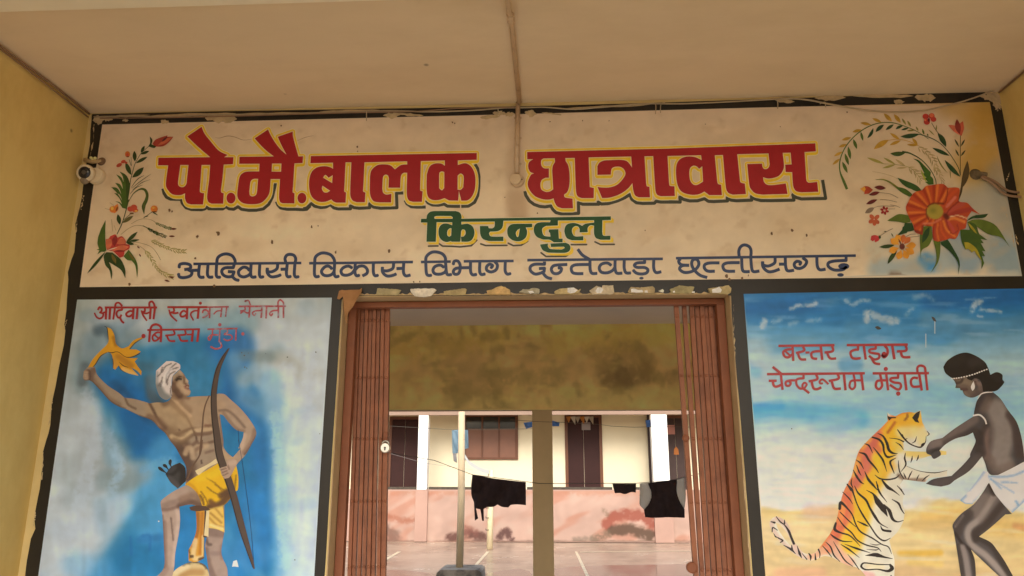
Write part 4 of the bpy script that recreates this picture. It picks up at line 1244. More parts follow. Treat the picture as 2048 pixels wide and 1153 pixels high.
# ------------------------------------------------------------------ mural to the left of the gateway: archer in a turban
mu1 = thing("wall_mural", "blue wall mural of a turbaned man with a bow raising a yellow leaf", "mural", (-1.7, -.0016, 1.4))
mq = [(155, 600), (410, 598), (664, 596), (652, 770), (640, 960), (628.5, 1160), (350, 1160), (76, 1160), (104, 960), (134, 750)]
bl = "196,742 ~280,700 ~330,690 ~400,672 ~450,690 ~478,740 ~520,800 ~545,870 ~552,1000 ~556,1165 172,1165 ~215,1100 ~270,1010 ~272,950 ~240,900 ~212,830"
ops = [('s', "160,605 400,605 660,603", 20, 40, (176, 176, 160), .7), ('s', "150,620 140,720 130,800", 20, 50, (150, 154, 138), .6),
       ('s', "250,690 200,700 185,760", 40, 40, (112, 132, 134), .75), ('s', "330,660 450,660 480,640", 20, 40, (120, 150, 156), .7), ('s', "420,640 500,650", 10, 24, (136, 160, 158), .6),
       ('p', bl, 34, (36, 118, 156), .98), ('p', bl, 10, (28, 106, 144), .5),
       ('s', "230,760 300,830 330,900", 40, 40, (30, 100, 150), .8), ('s', "240,720 330,720 420,700", 20, 30, (52, 118, 148), .6), ('s', "440,700 480,690 470,770 470,830", 30, 30, (28, 98, 152), .8),
       ('s', "250,800 280,900", 20, 30, (28, 96, 148), .6), ('s', "500,800 525,870 530,930", 26, 30, (34, 108, 160), .7), ('s', "520,1000 510,1100", 40, 40, (34, 116, 172), .6), ('s', "350,1060 440,1150", 60, 50, (40, 118, 170), .5),
       ('s', "250,1000 330,960 300,1050", 30, 40, (92, 158, 188), .6), ('s', "330,900 300,960 380,980", 26, 30, (84, 154, 190), .6), ('s', "410,730 420,760", 30, 30, (70, 132, 160), .5),
       ('s', "470,720 490,790 540,830", 8, 26, (150, 176, 182), .45), ('s', "540,760 560,860 570,1000 570,1150", 24, 24, (126, 172, 190), .65), ('s', "555,700 520,730 490,760", 10, 20, (148, 168, 168), .7),
       ('s', "575,900 560,1010 600,1150", 10, 26, (160, 190, 200), .5), ('s', "150,1000 210,960 280,945", 20, 30, (150, 160, 158), .7), ('s', "150,950 220,900 240,960", 30, 34, (140, 148, 142), .6), ('s', "210,960 260,965", 16, 22, (124, 140, 138), .6),
       ('s', "120,1060 180,1050 240,1010", 16, 26, (178, 186, 186), .7), ('s', "150,1130 200,1140", 20, 34, (100, 156, 186), .5), ('s', "130,800 180,860 170,950", 20, 30, (172, 176, 172), .6), ('s', "215,850 225,920", 12, 20, (120, 156, 170), .6),
       ('s', "200,1010 210,1060", 10, 20, (132, 160, 170), .5), ('s', "560,720 600,740 630,750", 14, 22, (172, 166, 144), .55), ('s', "490,712 540,715", 6, 16, (120, 130, 122), .6), ('s', "610,640 640,700 625,800", 30, 40, (186, 188, 178), .5),
       ('s', "600,850 610,1000 600,1150", 30, 40, (184, 196, 200), .6), ('s', "262,1075 263,1110", 2, 3, (34, 100, 150), .6), ('s', "285,1072 300,1072 300,1100", 2, 4, (34, 100, 150), .6), ('s', "280,1080 320,1075", 4, 10, (40, 104, 150), .6),
       ('s', "196,662 212,660 226,680 232,715 250,730 300,735", 6, 14, (60, 76, 80), .55), ('s', "230,770 290,830 330,850", 6, 14, (34, 66, 92), .5), ('s', "302,760 305,790 320,810", 10, 14, (74, 80, 80), .8), ('s', "170,735 165,765", 8, 12, (84, 90, 88), .6),
       ('s', "270,725 310,735 315,765", 16, 20, (70, 120, 140), .5), ('t', "575,740 590,900 600,1130", 16, 20, (200, 208, 210), .45), ('t', "548,830 560,950 572,1130", 8, 16, (172, 204, 212), .6), ('t', "620,700 612,900 606,1100", 10, 18, (198, 204, 206), .4), ('t', "175,790 190,880 165,990 130,1100", 14, 18, (192, 198, 198), .45), ('t', "215,870 240,930 225,980", 8, 16, (158, 182, 190), .6), ('t', "290,940 330,925 360,935", 8, 14, (110, 168, 196), .6), ('n', 9, 42, 51, .035), ('n', 60, 16, 52, .02), ('n', 30, 26, 53, .035), ('n', 12, 10, 55, .02), ('m', 44, 70, 54, .62, .9, (196, 202, 200), .14), ('m', 70, 50, 57, .62, .85, (36, 100, 150), .12)]
MO = .0024
painted("mural_ground", [mq], mu1, MO, base=(186, 190, 184), ops=ops, step=3.4)
# small chips in the paint
ch = []
rs = random.Random(9)
for x, y, r in [(484, 706, 2), (489, 712, 2.4), (497, 707, 1.6), (575, 715, 2), (532, 708, 1.6), (632, 705, 2), (318, 1042, 2), (590, 1120, 2), (640, 868, 1.5), (490, 735, 2.2), (494, 737, 2)]:
    ch.append([(x + r * rs.uniform(.4, 1) * math.cos(t), y + r * rs.uniform(.4, 1) * math.sin(t)) for t in [2 * math.pi * k / 6 for k in range(6)]])
for q in ch:
    painted("paint_chip", [q], mu1, MO + .0004, color=(92, 96, 88))
for q in (outline("@N3 790,1025 820,1015 830,1050 835,1075 800,1070 780,1072 785,1050"), disc(318, 1043, 1.6), disc(403, 795.5, 2)):
    painted("bare_spot", [q], mu1, MO + .0006, color=(212, 206, 200))

# quiver behind the hip, rock under the foot
quiv = painted("quiver", [outline("@N3 218,290 ~270,225 340,193 ~385,240 390,350 322,412 ~262,360")], mu1, MO + .0008, base=(66, 60, 56),
               ops=[('s', sline("@N3 345,210 380,280 370,360"), 8, 10, (40, 36, 34), .8), ('s', sline("@N3 225,300 280,290 335,240"), 3, 4, (44, 40, 38), .8), ('s', sline("@N3 250,320 320,390"), 4, 6, (84, 78, 74), .6)], step=2.6)
for q in ("@N3 158,232 190,256 240,292", "@N3 200,212 222,226 246,258", "@N3 262,168 256,200 268,232"):
    flat("arrow_fletching", ribbon(sline(q), [3.2, 6.5, 5.5, 2.2, 2]), quiv, MO + .0012, (44, 40, 40))
painted("rock", [outline("@N3 262,1180 ~290,1110 ~370,1055 ~450,1030 ~530,1045 ~575,1090 592,1180")], mu1, MO + .0008, base=(206, 174, 116),
        ops=[('s', sline("@N3 360,1150 430,1120 520,1120"), 4, 10, (166, 116, 62), .7), ('s', sline("@N3 360,1060 450,1034 530,1048 580,1100"), 2, 2.5, (60, 56, 50), .8), ('s', sline("@N3 300,1120 400,1070"), 4, 8, (222, 200, 150), .6)], step=3)

skin = (157, 132, 104)
body = outline("@N1 165,610 262,608 ~282,690 ~340,765 ~440,855 ~560,932 640,1000 ~760,1015 ~900,1052 960,1072 @N2 ~180,605 250,608 ~300,590 330,555 ~335,450 345,330 420,262 ~452,295 468,315 ~488,350 515,382 508,402 ~521,430 517,458 536,490 ~522,528 ~490,545 520,548 "
               "~620,540 745,538 830,512 ~890,520 ~945,568 ~1050,662 ~1150,780 ~1216,892 ~1215,965 ~1160,1065 @N3 ~960,10 ~900,120 ~835,190 ~805,235 770,300 735,330 715,380 @N3 715,780 ~690,930 ~702,1000 ~738,1080 746,1175 595,1175 "
               "~562,960 ~555,880 585,750 560,590 ~440,548 335,565 ~342,680 ~330,800 ~302,950 ~292,1080 270,1175 120,1175 ~205,1080 ~205,900 ~192,640 ~180,560 ~185,512 ~280,440 388,385 390,330 ~392,230 ~340,130 ~300,60 "
               "@N2 ~325,1015 ~270,930 ~200,870 ~130,795 0,745 @N1 650,1142 ~560,1110 ~450,1040 ~330,905 230,800 195,778 125,778 108,742 118,660 132,645")
dk, lt = (96, 70, 56), (198, 164, 122)
SK = lambda s: sline(s)
bops = [('s', SK("@N3 260,480 270,700 250,1000 230,1150"), 60, 30, (176, 146, 124), .8), ('s', SK("@N3 630,820 640,1000 680,1150"), 60, 20, (162, 134, 114), .9), ('s', SK("@N2 950,600 1120,800 1170,950 1060,1140"), 34, 24, (180, 146, 116), .6),
        ('s', SK("@N2 270,940 340,1050 400,1160"), 14, 16, (74, 54, 46), .95), ('s', SK("@N3 300,70 370,170 400,290"), 16, 16, (78, 58, 50), .95), ('s', SK("@N3 360,20 400,130 430,230"), 10, 16, (104, 78, 62), .7), ('s', SK("@N2 330,960 400,1040 440,1140"), 22, 16, (92, 68, 54), .8),
        ('s', SK("@N2 262,880 330,945 420,930 520,888 640,885 745,850"), 2.5, 5, (84, 60, 48), .97), ('s', SK("@N2 335,960 400,990 480,975 560,905 740,885"), 4, 5, (206, 174, 130), .9), ('s', SK("@N2 360,990 450,1010 580,930 600,940 740,925"), 2, 5, (110, 82, 62), .8),
        ('s', SK("@N2 385,625 480,740 540,850 590,960 600,1015"), 1, 3, (88, 64, 50), .85), ('s', SK("@N2 585,935 690,940 760,915"), 1.5, 4, (110, 82, 64), .8), ('s', SK("@N2 620,1035 690,1035 770,1015"), 1.5, 4, (110, 82, 64), .8),
        ('s', SK("@N2 470,1060 540,1060 600,1015"), 2, 5, (118, 88, 68), .8), ('s', SK("@N2 480,1140 500,1090 530,1080"), 4, 6, (194, 160, 120), .8), ('s', SK("@N2 560,1120 620,1080 700,1060"), 4, 8, (190, 156, 116), .7),
        ('s', SK("@N3 460,130 470,90 520,60"), 3, 5, (120, 90, 70), .7), ('s', SK("@N3 440,90 450,150"), 5, 6, (192, 160, 122), .7), ('s', SK("@N3 560,110 620,90"), 1.5, 4, (118, 90, 72), .7), ('s', SK("@N3 520,178 523,195"), 2, 2, (80, 58, 48), .9), ('s', SK("@N3 700,90 740,150 790,150"), 3, 5, (196, 156, 110), .7),
        ('s', SK("@N2 265,605 330,575 400,590"), 9, 9, (66, 48, 40), .95), ('s', SK("@N2 340,620 430,700 470,740"), 3, 6, (96, 70, 56), .8), ('s', SK("@N2 400,560 440,640 500,690"), 8, 10, (104, 78, 60), .8), ('s', SK("@N2 350,560 430,650 530,745"), 2.5, 4, (208, 172, 136), .95),
        ('s', SK("@N2 345,545 390,560 480,550 510,552"), 4, 5, (84, 60, 48), .85),
        ('s', SK("@N2 540,600 700,700"), 50, 30, (180, 142, 102), .5), ('s', SK("@N2 250,680 380,850"), 40, 30, (178, 142, 96), .5), ('s', SK("@N2 690,845 725,850"), 2, 3, (128, 88, 66), .8), ('s', SK("@N2 415,890 420,895"), 2, 2, (110, 80, 60), .8),
        ('s', SK("@N2 105,615 150,700 190,780 270,875"), 1.5, 4, (92, 66, 50), .9), ('s', SK("@N2 100,760 200,800 260,870"), 6, 8, (118, 86, 64), .7), ('s', SK("@N1 650,1010 690,1090 780,1140"), 1.5, 3, (96, 70, 52), .7),
        ('s', SK("@N1 240,790 420,1010 560,1100"), 6, 8, (120, 90, 68), .6), ('s', SK("@N1 240,650 215,700 200,770"), 6, 7, (104, 78, 62), .75), ('s', SK("@N1 130,655 190,655 195,770 120,775"), 1, 3, (90, 66, 54), .8),
        ('s', SK("@N1 125,690 185,692"), .8, 1.6, (96, 72, 58), .8), ('s', SK("@N1 120,720 190,722"), .8, 1.6, (96, 72, 58), .8), ('s', SK("@N1 120,745 185,748"), .8, 1.6, (96, 72, 58), .8), ('s', SK("@N1 140,675 150,745"), 6, 4, (190, 152, 116), .6),
        ('s', SK("@N2 835,690 920,690 1010,760 1100,865"), 1.2, 4, (112, 88, 70), .7), ('s', SK("@N2 880,715 930,790 1020,885 1090,905"), 2, 5, (124, 98, 78), .6), ('s', SK("@N2 1210,900 1180,1010 1100,1130"), 4, 6, (128, 98, 78), .7), ('s', SK("@N2 1100,950 1060,1080"), 3, 6, (200, 168, 136), .6),
        ('s', SK("@N2 845,760 860,900 870,1050"), 2, 5, (120, 90, 70), .6),
        # face
        ('s', SK("@N2 345,420 370,470 420,530"), 7, 7, (86, 62, 48), .9), ('s', SK("@N2 350,440 400,440 430,500"), 4, 8, (118, 86, 64), .6), ('s', SK("@N2 380,385 400,350 440,330"), 3, 6, (120, 88, 62), .7), ('s', SK("@N2 375,372 400,343 438,332"), .9, 1.5, (50, 36, 30), .95),
        ('s', SK("@N2 385,380 410,355 435,362"), 1.6, 1.6, (48, 36, 30), .95), ('s', SK("@N2 405,362 415,362"), 1.4, 1, (30, 24, 22), .9), ('s', SK("@N2 458,300 470,315"), 1.4, 2, (60, 44, 36), .8), ('s', SK("@N2 460,325 470,370 462,405 485,408"), 1.6, 2.5, (112, 80, 58), .85),
        ('s', SK("@N2 490,365 500,388"), 2, 3, (204, 170, 132), .8), ('s', SK("@N2 470,440 500,425 518,436"), 1.4, 1.6, (112, 60, 50), .95), ('s', SK("@N2 470,450 500,465 515,462"), 1.8, 2, (126, 74, 60), .9), ('s', SK("@N2 455,480 510,500"), 5, 6, (196, 160, 122), .6), ('s', SK("@N2 420,420 440,440"), 6, 7, (192, 156, 116), .7), ('s', SK("@N2 430,280 445,310"), 4, 6, (192, 156, 118), .6),
        # legs
        ('s', SK("@N3 190,590 240,590 330,562"), 2, 5, (118, 90, 76), .7), ('s', SK("@N3 200,560 290,530 330,520"), 5, 7, (124, 98, 84), .5), ('s', SK("@N3 265,660 275,760 285,850"), .9, 2.4, (104, 80, 68), .8), ('s', SK("@N3 320,600 330,690 305,880 290,1060"), 3, 6, (200, 172, 148), .6),
        ('s', SK("@N3 340,560 420,525 510,545"), 4, 8, (98, 72, 58), .85), ('s', SK("@N3 360,500 460,470 500,500"), 4, 10, (132, 100, 78), .7), ('s', SK("@N3 205,700 212,900 215,1060"), 4, 6, (132, 102, 86), .7), ('s', SK("@N3 220,1090 190,1140"), 6, 8, (140, 108, 90), .6),
        ('s', SK("@N3 560,830 575,880 600,885"), 2, 4, (96, 74, 62), .8), ('s', SK("@N3 600,780 690,790"), 10, 8, (116, 90, 76), .6), ('s', SK("@N3 560,930 580,1040 620,1150"), 5, 7, (118, 92, 78), .8), ('s', SK("@N3 690,900 695,1000"), 3, 5, (132, 104, 90), .6), ('s', SK("@N3 610,960 680,960"), 3, 6, (128, 102, 90), .5),
        ('n', 8, 8, 61, .03), ('s', SK("@N1 640,1142 560,1112 450,1042 330,907 230,802"), 1.2, 3.2, (84, 62, 48), .75), ('s', SK("@N2 0,748 130,798 200,873 270,934"), 1.2, 3, (84, 62, 48), .7), ('s', SK("@N2 1216,965 1160,1068 1100,1150"), 1, 3, (96, 72, 58), .6), ('s', SK("@N3 192,640 205,900 205,1080"), 1, 3, (104, 80, 66), .7)]
gap = outline("@N2 838,728 ~880,745 ~930,812 ~1010,892 1090,914 ~1080,985 ~1035,1085 @N3 ~855,70 788,148 ~742,112 ~710,62 @N2 ~878,1010 ~860,880")
person = painted("person", [body], mu1, MO + .0012, holes=[gap], base=skin, ops=bops, step=2.2)
person['label'] = "painted bare chested man with one foot on a rock"
PZ = MO + .0016
turban = painted("turban", [outline("@N2 168,400 172,275 ~220,230 280,174 350,172 ~420,205 427,252 ~372,298 ~340,345 ~335,440 342,540 ~282,580 ~212,540 ~175,450")], person, PZ, base=(214, 194, 176),
                 ops=[('s', SK("@N2 185,450 230,530 290,570"), 10, 9, (122, 118, 108), .9), ('s', SK("@N2 180,300 175,400"), 2, 6, (150, 142, 132), .7)] +
                 [('s', SK(s), .8, 1.6, (104, 92, 84), .9) for s in ("@N2 185,335 220,300 240,235", "@N2 200,430 230,380 240,340", "@N2 275,400 280,330 300,290 340,260 400,240", "@N2 300,300 330,240 380,200", "@N2 235,290 270,230 330,200", "@N2 290,420 295,360 320,310 370,280", "@N2 220,440 240,390", "@N2 330,440 325,500 340,540")] +
                 [('s', SK("@N2 250,420 270,330 330,260"), 3, 4, (232, 216, 202), .6)], step=2)
cloth = painted("loincloth", [outline("@N3 383,378 ~430,340 490,300 ~580,250 660,200 740,212 815,212 ~833,310 ~830,420 800,440 ~765,500 ~700,560 580,592 530,560 ~490,460 ~435,402"),
                              outline("@N3 475,605 548,598 545,1000 ~480,1032 415,1025 412,930 ~440,880 ~480,760"), outline("@N3 582,590 705,560 ~715,680 717,782 ~650,755 585,745 555,720")], person, PZ, base=(224, 170, 30),
                ops=[('s', SK("@N3 590,570 680,545 755,470"), 6, 8, (92, 62, 40), .95), ('s', SK("@N3 690,470 740,440"), 6, 7, (92, 62, 40), .95), ('s', SK("@N3 600,520 640,560"), 4, 6, (110, 72, 40), .9), ('s', SK("@N3 540,545 530,500 510,470"), 1.5, 3, (110, 76, 36), .9),
                     ('s', SK("@N3 570,400 620,440 680,470"), .8, 2, (128, 86, 30), .8), ('s', SK("@N3 560,320 640,370 700,440"), .8, 2, (140, 94, 28), .7), ('s', SK("@N3 520,440 560,500 575,540"), .9, 2, (128, 86, 30), .8), ('s', SK("@N3 480,440 520,520"), .9, 2, (140, 94, 34), .7), ('s', SK("@N3 640,380 720,430"), .9, 2, (128, 86, 30), .7),
                     ('s', SK("@N3 500,320 600,300 700,250"), 6, 10, (236, 186, 40), .6), ('s', SK("@N3 770,300 800,420"), 2, 5, (196, 138, 24), .7), ('s', SK("@N3 815,300 805,410"), 1, 2, (110, 76, 36), .7), ('s', SK("@N3 400,370 450,395 490,460"), 2, 5, (196, 130, 28), .6),
                     ('p', outline("@N3 570,590 705,555 720,790 560,760"), 3, (222, 178, 84), 1), ('s', SK("@N3 600,620 690,700"), 1.5, 3, (170, 120, 52), .8), ('s', SK("@N3 640,580 700,650"), 1.2, 3, (176, 128, 56), .8), ('s', SK("@N3 590,660 650,720 710,740"), 1.5, 3, (180, 130, 56), .8), ('s', SK("@N3 600,720 700,750"), 2, 4, (238, 206, 130), .7),
                     ('p', outline("@N3 470,600 550,596 548,1005 480,1036 405,1030 405,920 440,870 478,760"), 2, (204, 140, 48), 1), ('s', SK("@N3 490,620 490,760 450,900"), 3, 5, (142, 80, 34), .7), ('s', SK("@N3 530,620 520,850 510,960"), 2, 4, (166, 96, 36), .6), ('s', SK("@N3 470,850 455,990 520,1000"), 5, 5, (226, 196, 140), .75), ('s', SK("@N3 540,820 540,980"), 3, 4, (226, 196, 136), .7),
                     ('s', SK("@N3 420,985 445,985"), 3, 3, (78, 54, 36), .9), ('s', SK("@N3 505,1010 545,995"), 3, 3, (84, 60, 40), .9), ('s', SK("@N3 415,925 425,960"), 1.5, 2, (90, 64, 40), .8)], step=2.2)
for q in (outline("@N3 420,570 ~480,555 560,560 600,592 480,606 432,596"), outline("@N3 540,805 575,815 560,826 536,822"), outline("@N3 550,600 562,600 556,720 545,810 540,800")):
    flat("cloth_shade", [q], cloth, PZ + .0004, (84, 60, 46))
flat("waist_sash", [outline("@N3 470,262 495,248 ~580,205 645,160 662,196 ~580,235 500,300 485,290")], cloth, PZ + .0006, (222, 194, 138))
flat("sash_end", [outline("@N3 565,600 588,600 582,820 545,808")], cloth, PZ + .0006, (222, 194, 138))
flat("quiver_strap", [q for s in ("@N2 732,532 690,630 668,740 660,850 640,1050 630,1153", "@N3 530,0 512,120 445,230 405,330") for q in ribbon(sline(s), [2.6, 3, 3.4, 3.2])], person, PZ + .0004, (104, 76, 56))
bow = flat("bow", ribbon(sline("@N2 940,38 880,130 822,260 790,420 778,560 785,750 810,950 838,1153 @N3 720,260 750,340 800,500 870,760 930,960 968,1090"), [2, 7, 9.5, 11, 12, 13, 14.5, 15.5, 16, 15, 14.5, 13, 9, 3]), mu1, MO + .0026, (84, 66, 54))
flat("bow_edge", ribbon(sline("@N2 925,45 860,150 800,280 765,430 752,560 758,750 780,950 805,1153 @N3 690,260 725,340 775,500 845,760 915,960 958,1080"), [1, 2.4, 2.6, 2.6, 2.6, 2.6, 2.6, 2.2, 1.4]), bow, MO + .0029, (54, 42, 36))
flat("bowstring", ribbon(sline("@N2 1033,890 1045,1060"), .9) + ribbon(sline("@N3 835,0 865,180 910,500 945,800 965,1060"), .9), bow, MO + .0025, (36, 60, 84))
hand = painted("person_hand", [outline("@N3 735,178 ~780,160 ~830,185 ~805,240 ~780,290 755,322 718,330 ~700,305 690,290 685,262 668,245 ~690,236 738,222")], person, MO + .0034, base=(178, 144, 116),
               ops=[('s', SK(s), .8, 1.6, (112, 84, 68), .85) for s in ("@N3 680,258 730,240", "@N3 692,280 738,262", "@N3 704,302 745,284", "@N3 745,215 760,250")] + [('s', SK("@N3 770,200 800,190"), 4, 6, (198, 166, 136), .6)], step=2)
hand.name = "hand"
# the yellow leaf he holds up
torch = painted("yellow_leaf", [outline("@N1 172,612 ~230,510 ~330,400 ~410,322 ~437,250 415,98 ~470,122 ~510,200 ~532,312 ~600,365 ~655,355 692,338 ~760,262 862,222 872,240 ~780,292 705,378 790,380 848,410 ~800,442 ~740,472 ~700,490 812,490 770,535 ~810,600 858,660 852,716 "
                                 "~800,655 720,612 ~765,660 822,718 ~700,692 ~600,642 562,590 520,642 490,620 ~495,540 ~470,440 ~420,420 ~335,468 ~270,560 238,612")], mu1, MO + .0010, base=(206, 142, 34),
                ops=[('s', SK("@N1 430,120 480,220 480,320"), 4, 6, (222, 160, 44), .7), ('s', SK("@N1 500,230 530,320"), 3, 5, (160, 100, 28), .7), ('s', SK("@N1 560,470 640,530 720,590"), 5, 7, (170, 110, 40), .7), ('s', SK("@N1 500,520 530,600"), 5, 7, (190, 132, 60), .6), ('s', SK("@N1 620,640 780,710"), 4, 6, (222, 176, 110), .7),
                     ('s', SK("@N1 400,380 600,400 780,400"), 8, 8, (214, 148, 36), .5)], step=2.2)
flat("leaf_vein", ribbon(sline("@N1 428,414 480,424 530,412 575,422 640,470 690,484 770,466 835,432"), [.6, 1.8, 1.2, 1, .8, 1.6, 1.4, 1.8]) + ribbon(sline("@N1 568,540 625,590 690,612"), [.5, 1.8, .6]) + ribbon(sline("@N1 420,418 335,468 275,560 240,605"), [.6, 1.6, 1.6, 1])
     + ribbon(sline("@N1 565,590 600,645 660,680"), [1, 1.4, .4]) + ribbon(sline("@N1 490,500 495,560 492,625"), [.8, 1.6, .6]) + ribbon(sline("@N1 705,378 780,295 870,242"), [1.6, 1.4, .6]) + ribbon(sline("@N1 430,250 425,150 412,100 375,80"), [.8, 1.4, 1.4, .4]), torch, MO + .0018, (62, 48, 32))
# lettering
MRED, FADE = (158, 44, 42), (170, 96, 96)
t1 = [["4.1|@M1 300,155 1320,155", "4.1|@M1 165,205 ~200,150 ~240,180 ~235,230 200,262", "3,4,3.6|@M1 98,258 ~140,340 ~200,372 ~257,340 ~270,280 212,256", "3.8|@M1 258,268 335,235", "@M1 330,165 320,390", "@M1 405,165 392,390", "3.8|@M1 640,130 ~580,65 ~520,78 ~500,150 465,390", "3.8|@M1 640,165 635,202 ~560,217 ~527,280 ~560,350 ~600,345 625,295", "4.1|@M1 597,355 ~630,420 675,458",
       "4.1|@M1 840,232 ~790,225 ~722,270 ~732,320 ~790,328 850,278", "@M1 860,165 845,385", "@M1 940,165 920,385", "3.8|@M1 1080,165 ~1078,230 1015,245", "3,4,3|@M1 1012,212 ~1050,310 1122,415", "3.6|@M1 1040,258 ~1110,272 1175,248", "@M1 1195,165 1180,385", "4.1|@M1 1170,148 ~1170,65 ~1220,40 ~1260,90 1275,165 1250,385"],
      ["4.1|@M1 1520,150 2300,148", "3.8|@M1 1640,165 ~1650,230 1578,262", "3,4,3|@M1 1553,198 ~1590,310 1708,425", "3.8|@M1 1590,245 ~1660,268 1738,255", "4.1|@M1 1890,245 ~1830,220 ~1772,280 ~1790,330 ~1850,325 1897,285", "@M1 1910,165 1897,385", "3,3.4,3|@M2 178,215 ~80,227 ~22,290 78,408", "@M2 180,160 160,375"]]
t1b = [["3|@M2 350,150 765,142", "3.4|@M2 255,265 ~270,215 ~330,207 392,262", "3.4|@M2 398,200 ~340,312 252,355", "3.2|@M2 397,160 390,365", "2.6|@M2 620,215 ~530,230 470,290", "3|@M2 630,165 608,345", "2.8|@M2 725,150 702,335"],
       ["3.6|@M2 960,135 1880,130", "3|@M2 1080,150 ~1080,205 988,225", "3|@M2 990,272 ~1060,232 ~1120,262 1172,250", "3.6|@M2 1175,150 1160,360", "2.6|@M2 1090,32 ~1150,20 1187,110", "3|@M2 1390,215 ~1290,222 ~1227,260 ~1260,310 1300,268", "3.6|@M2 1410,145 1395,360", "@M2 1500,145 1490,370", "3.2|@M2 1720,210 ~1620,222 ~1562,270 ~1590,315 1622,268", "@M2 1730,145 1730,360", "3.4|@M2 1722,120 ~1730,40 ~1770,8 ~1828,60 1830,150 1830,360"]]
t2 = [["3.6|@M1 1130,595 2155,578", "@M1 1165,830 1182,600 ~1222,510 ~1310,485 ~1388,530 1402,600 1390,830", "3.8|@M1 1390,642 ~1310,645 ~1232,720 ~1250,800 ~1320,790 1390,715", "3.4|@M1 1268,688 1342,752", "3.6|@M1 1640,600 ~1652,680 1478,702", "3.8|@M1 1510,700 ~1560,800 1672,810", "3.6|@M1 1860,600 ~1872,680 1713,697", "3.8|@M1 1745,697 ~1790,800 1922,805", "3.2|@M1 1900,682 2005,680", "@M1 2020,590 1995,820", "@M2 182,575 150,825"]]
t2b = [["3|@M2 350,580 940,562", "3|@M2 450,590 ~440,700 ~390,790 ~368,740 ~430,690 562,690", "3|@M2 592,580 580,830", "3.4|@M2 600,830 ~622,920 ~520,962 410,918", "2.8|@M2 740,580 740,642 ~680,680 ~800,690 ~830,760 ~740,800 665,770", "3|@M2 910,572 900,800"]]
lt1 = lettering("mural_lettering", t1 + t2, 4.5, mu1, MO + .0036, MRED, dots=[disc(212, 72, 30, fr='M2'), disc(1055, 712, 40, 44, fr='M1')])
lettering("faded_lettering", t1b + t2b, 3.6, lt1, MO + .0036, FADE, m=mat("worn_red_paint", alb((172, 82, 80)), .6, .25, noise=.35, nscale=40, dirt=alb((150, 164, 164)), dscale=26, damount=.9, dlo=.5, dhi=.66),
          dots=[disc(590, 492, 34, fr='M2'), disc(1040, 668, 30, 34, fr='M2'), disc(1092, 32, 26, 20, fr='M2')])
# ------------------------------------------------------------------ mural to the right of the gateway: boy and tiger
mu2 = thing("wall_mural", "wall mural of a boy in a white cloth holding a standing tiger's paw", "mural", (1.9, -.0016, 1.4))
mq = [(1487, 588.5), (1760, 583), (2062, 577.5), (2110, 850), (2150, 1165), (1800, 1165), (1531.5, 1165), (1515, 950), (1501, 770)]
wob = lambda Q: 16 * (2 * vnoise(Q, 90, 30, 71) - 1) + 7 * (2 * vnoise(Q, 30, 14, 72) - 1)
ops = [('v', [575, 620, 650, 672, 690, 712, 745, 790, 815, 840, 870, 900, 960, 1006, 1018, 1030, 1060, 1100, 1165],
        [(38, 108, 154), (44, 116, 160), (56, 124, 164), (80, 142, 176), (110, 160, 178), (160, 188, 188), (168, 192, 190), (156, 188, 194), (144, 182, 196), (150, 186, 198), (190, 202, 200), (213, 210, 203), (219, 215, 207), (218, 212, 202), (222, 192, 124), (222, 188, 116), (224, 192, 128), (218, 186, 124), (208, 168, 112)], wob),
       ('s', "1500,690 1520,760 1510,800", 20, 40, (176, 192, 188), .7), ('s', "1490,830 1560,822 1640,828 1720,838", 14, 22, (84, 160, 200), .75), ('s', "1500,818 1560,812", 6, 14, (60, 146, 196), .7), ('s', "1650,850 1700,842", 16, 22, (140, 178, 190), .6),
       ('s', "1500,740 1512,745", 6, 16, (110, 170, 200), .7), ('s', "1690,730 1712,728", 16, 12, (88, 148, 178), .75), ('s', "1700,748 1740,752", 8, 14, (126, 170, 184), .7), ('s', "1840,780 1910,790", 12, 24, (118, 172, 198), .6), ('s', "1860,640 1960,660 2048,650", 20, 24, (96, 140, 160), .6), ('s', "1930,700 2048,690", 20, 30, (140, 170, 176), .6),
       ('s', "1990,770 2048,760", 10, 20, (140, 172, 184), .6), ('s', "1860,600 2048,590", 16, 24, (28, 92, 146), .7), ('s', "1500,615 1640,610", 12, 18, (30, 100, 154), .6), ('s', "1500,668 1560,660 1700,668", 6, 14, (90, 150, 178), .6), ('s', "1700,655 1900,668", 8, 18, (84, 140, 168), .5),
       ('s', "1830,960 1900,975 1960,960", 10, 30, (176, 196, 206), .5), ('s', "1800,920 1900,930", 6, 26, (202, 204, 206), .6), ('s', "1540,935 1640,930", 10, 40, (206, 203, 200), .5),
       ('s', "1620,1024 1660,1026", 14, 18, (216, 168, 132), .6), ('s', "1560,1150 1640,1148", 10, 16, (218, 160, 116), .7), ('s', "1540,1060 1680,1055", 10, 26, (226, 194, 140), .6), ('s', "1830,1050 1900,1046", 10, 16, (200, 158, 92), .5), ('s', "1800,1108 1880,1106", 4, 8, (222, 168, 54), .7), ('s', "1820,1125 1880,1128", 4, 10, (226, 186, 96), .6),
       ('s', "1850,1030 1920,1027", 8, 12, (228, 180, 96), .6), ('s', "1960,1050 2048,1060", 16, 20, (226, 180, 96), .6), ('s', "1700,1140 1860,1146", 8, 14, (196, 156, 108), .5), ('s', "2030,1052 2048,1056", 4, 8, (212, 140, 90), .6), ('s', "1980,1130 2030,1150", 20, 26, (232, 196, 130), .6)]
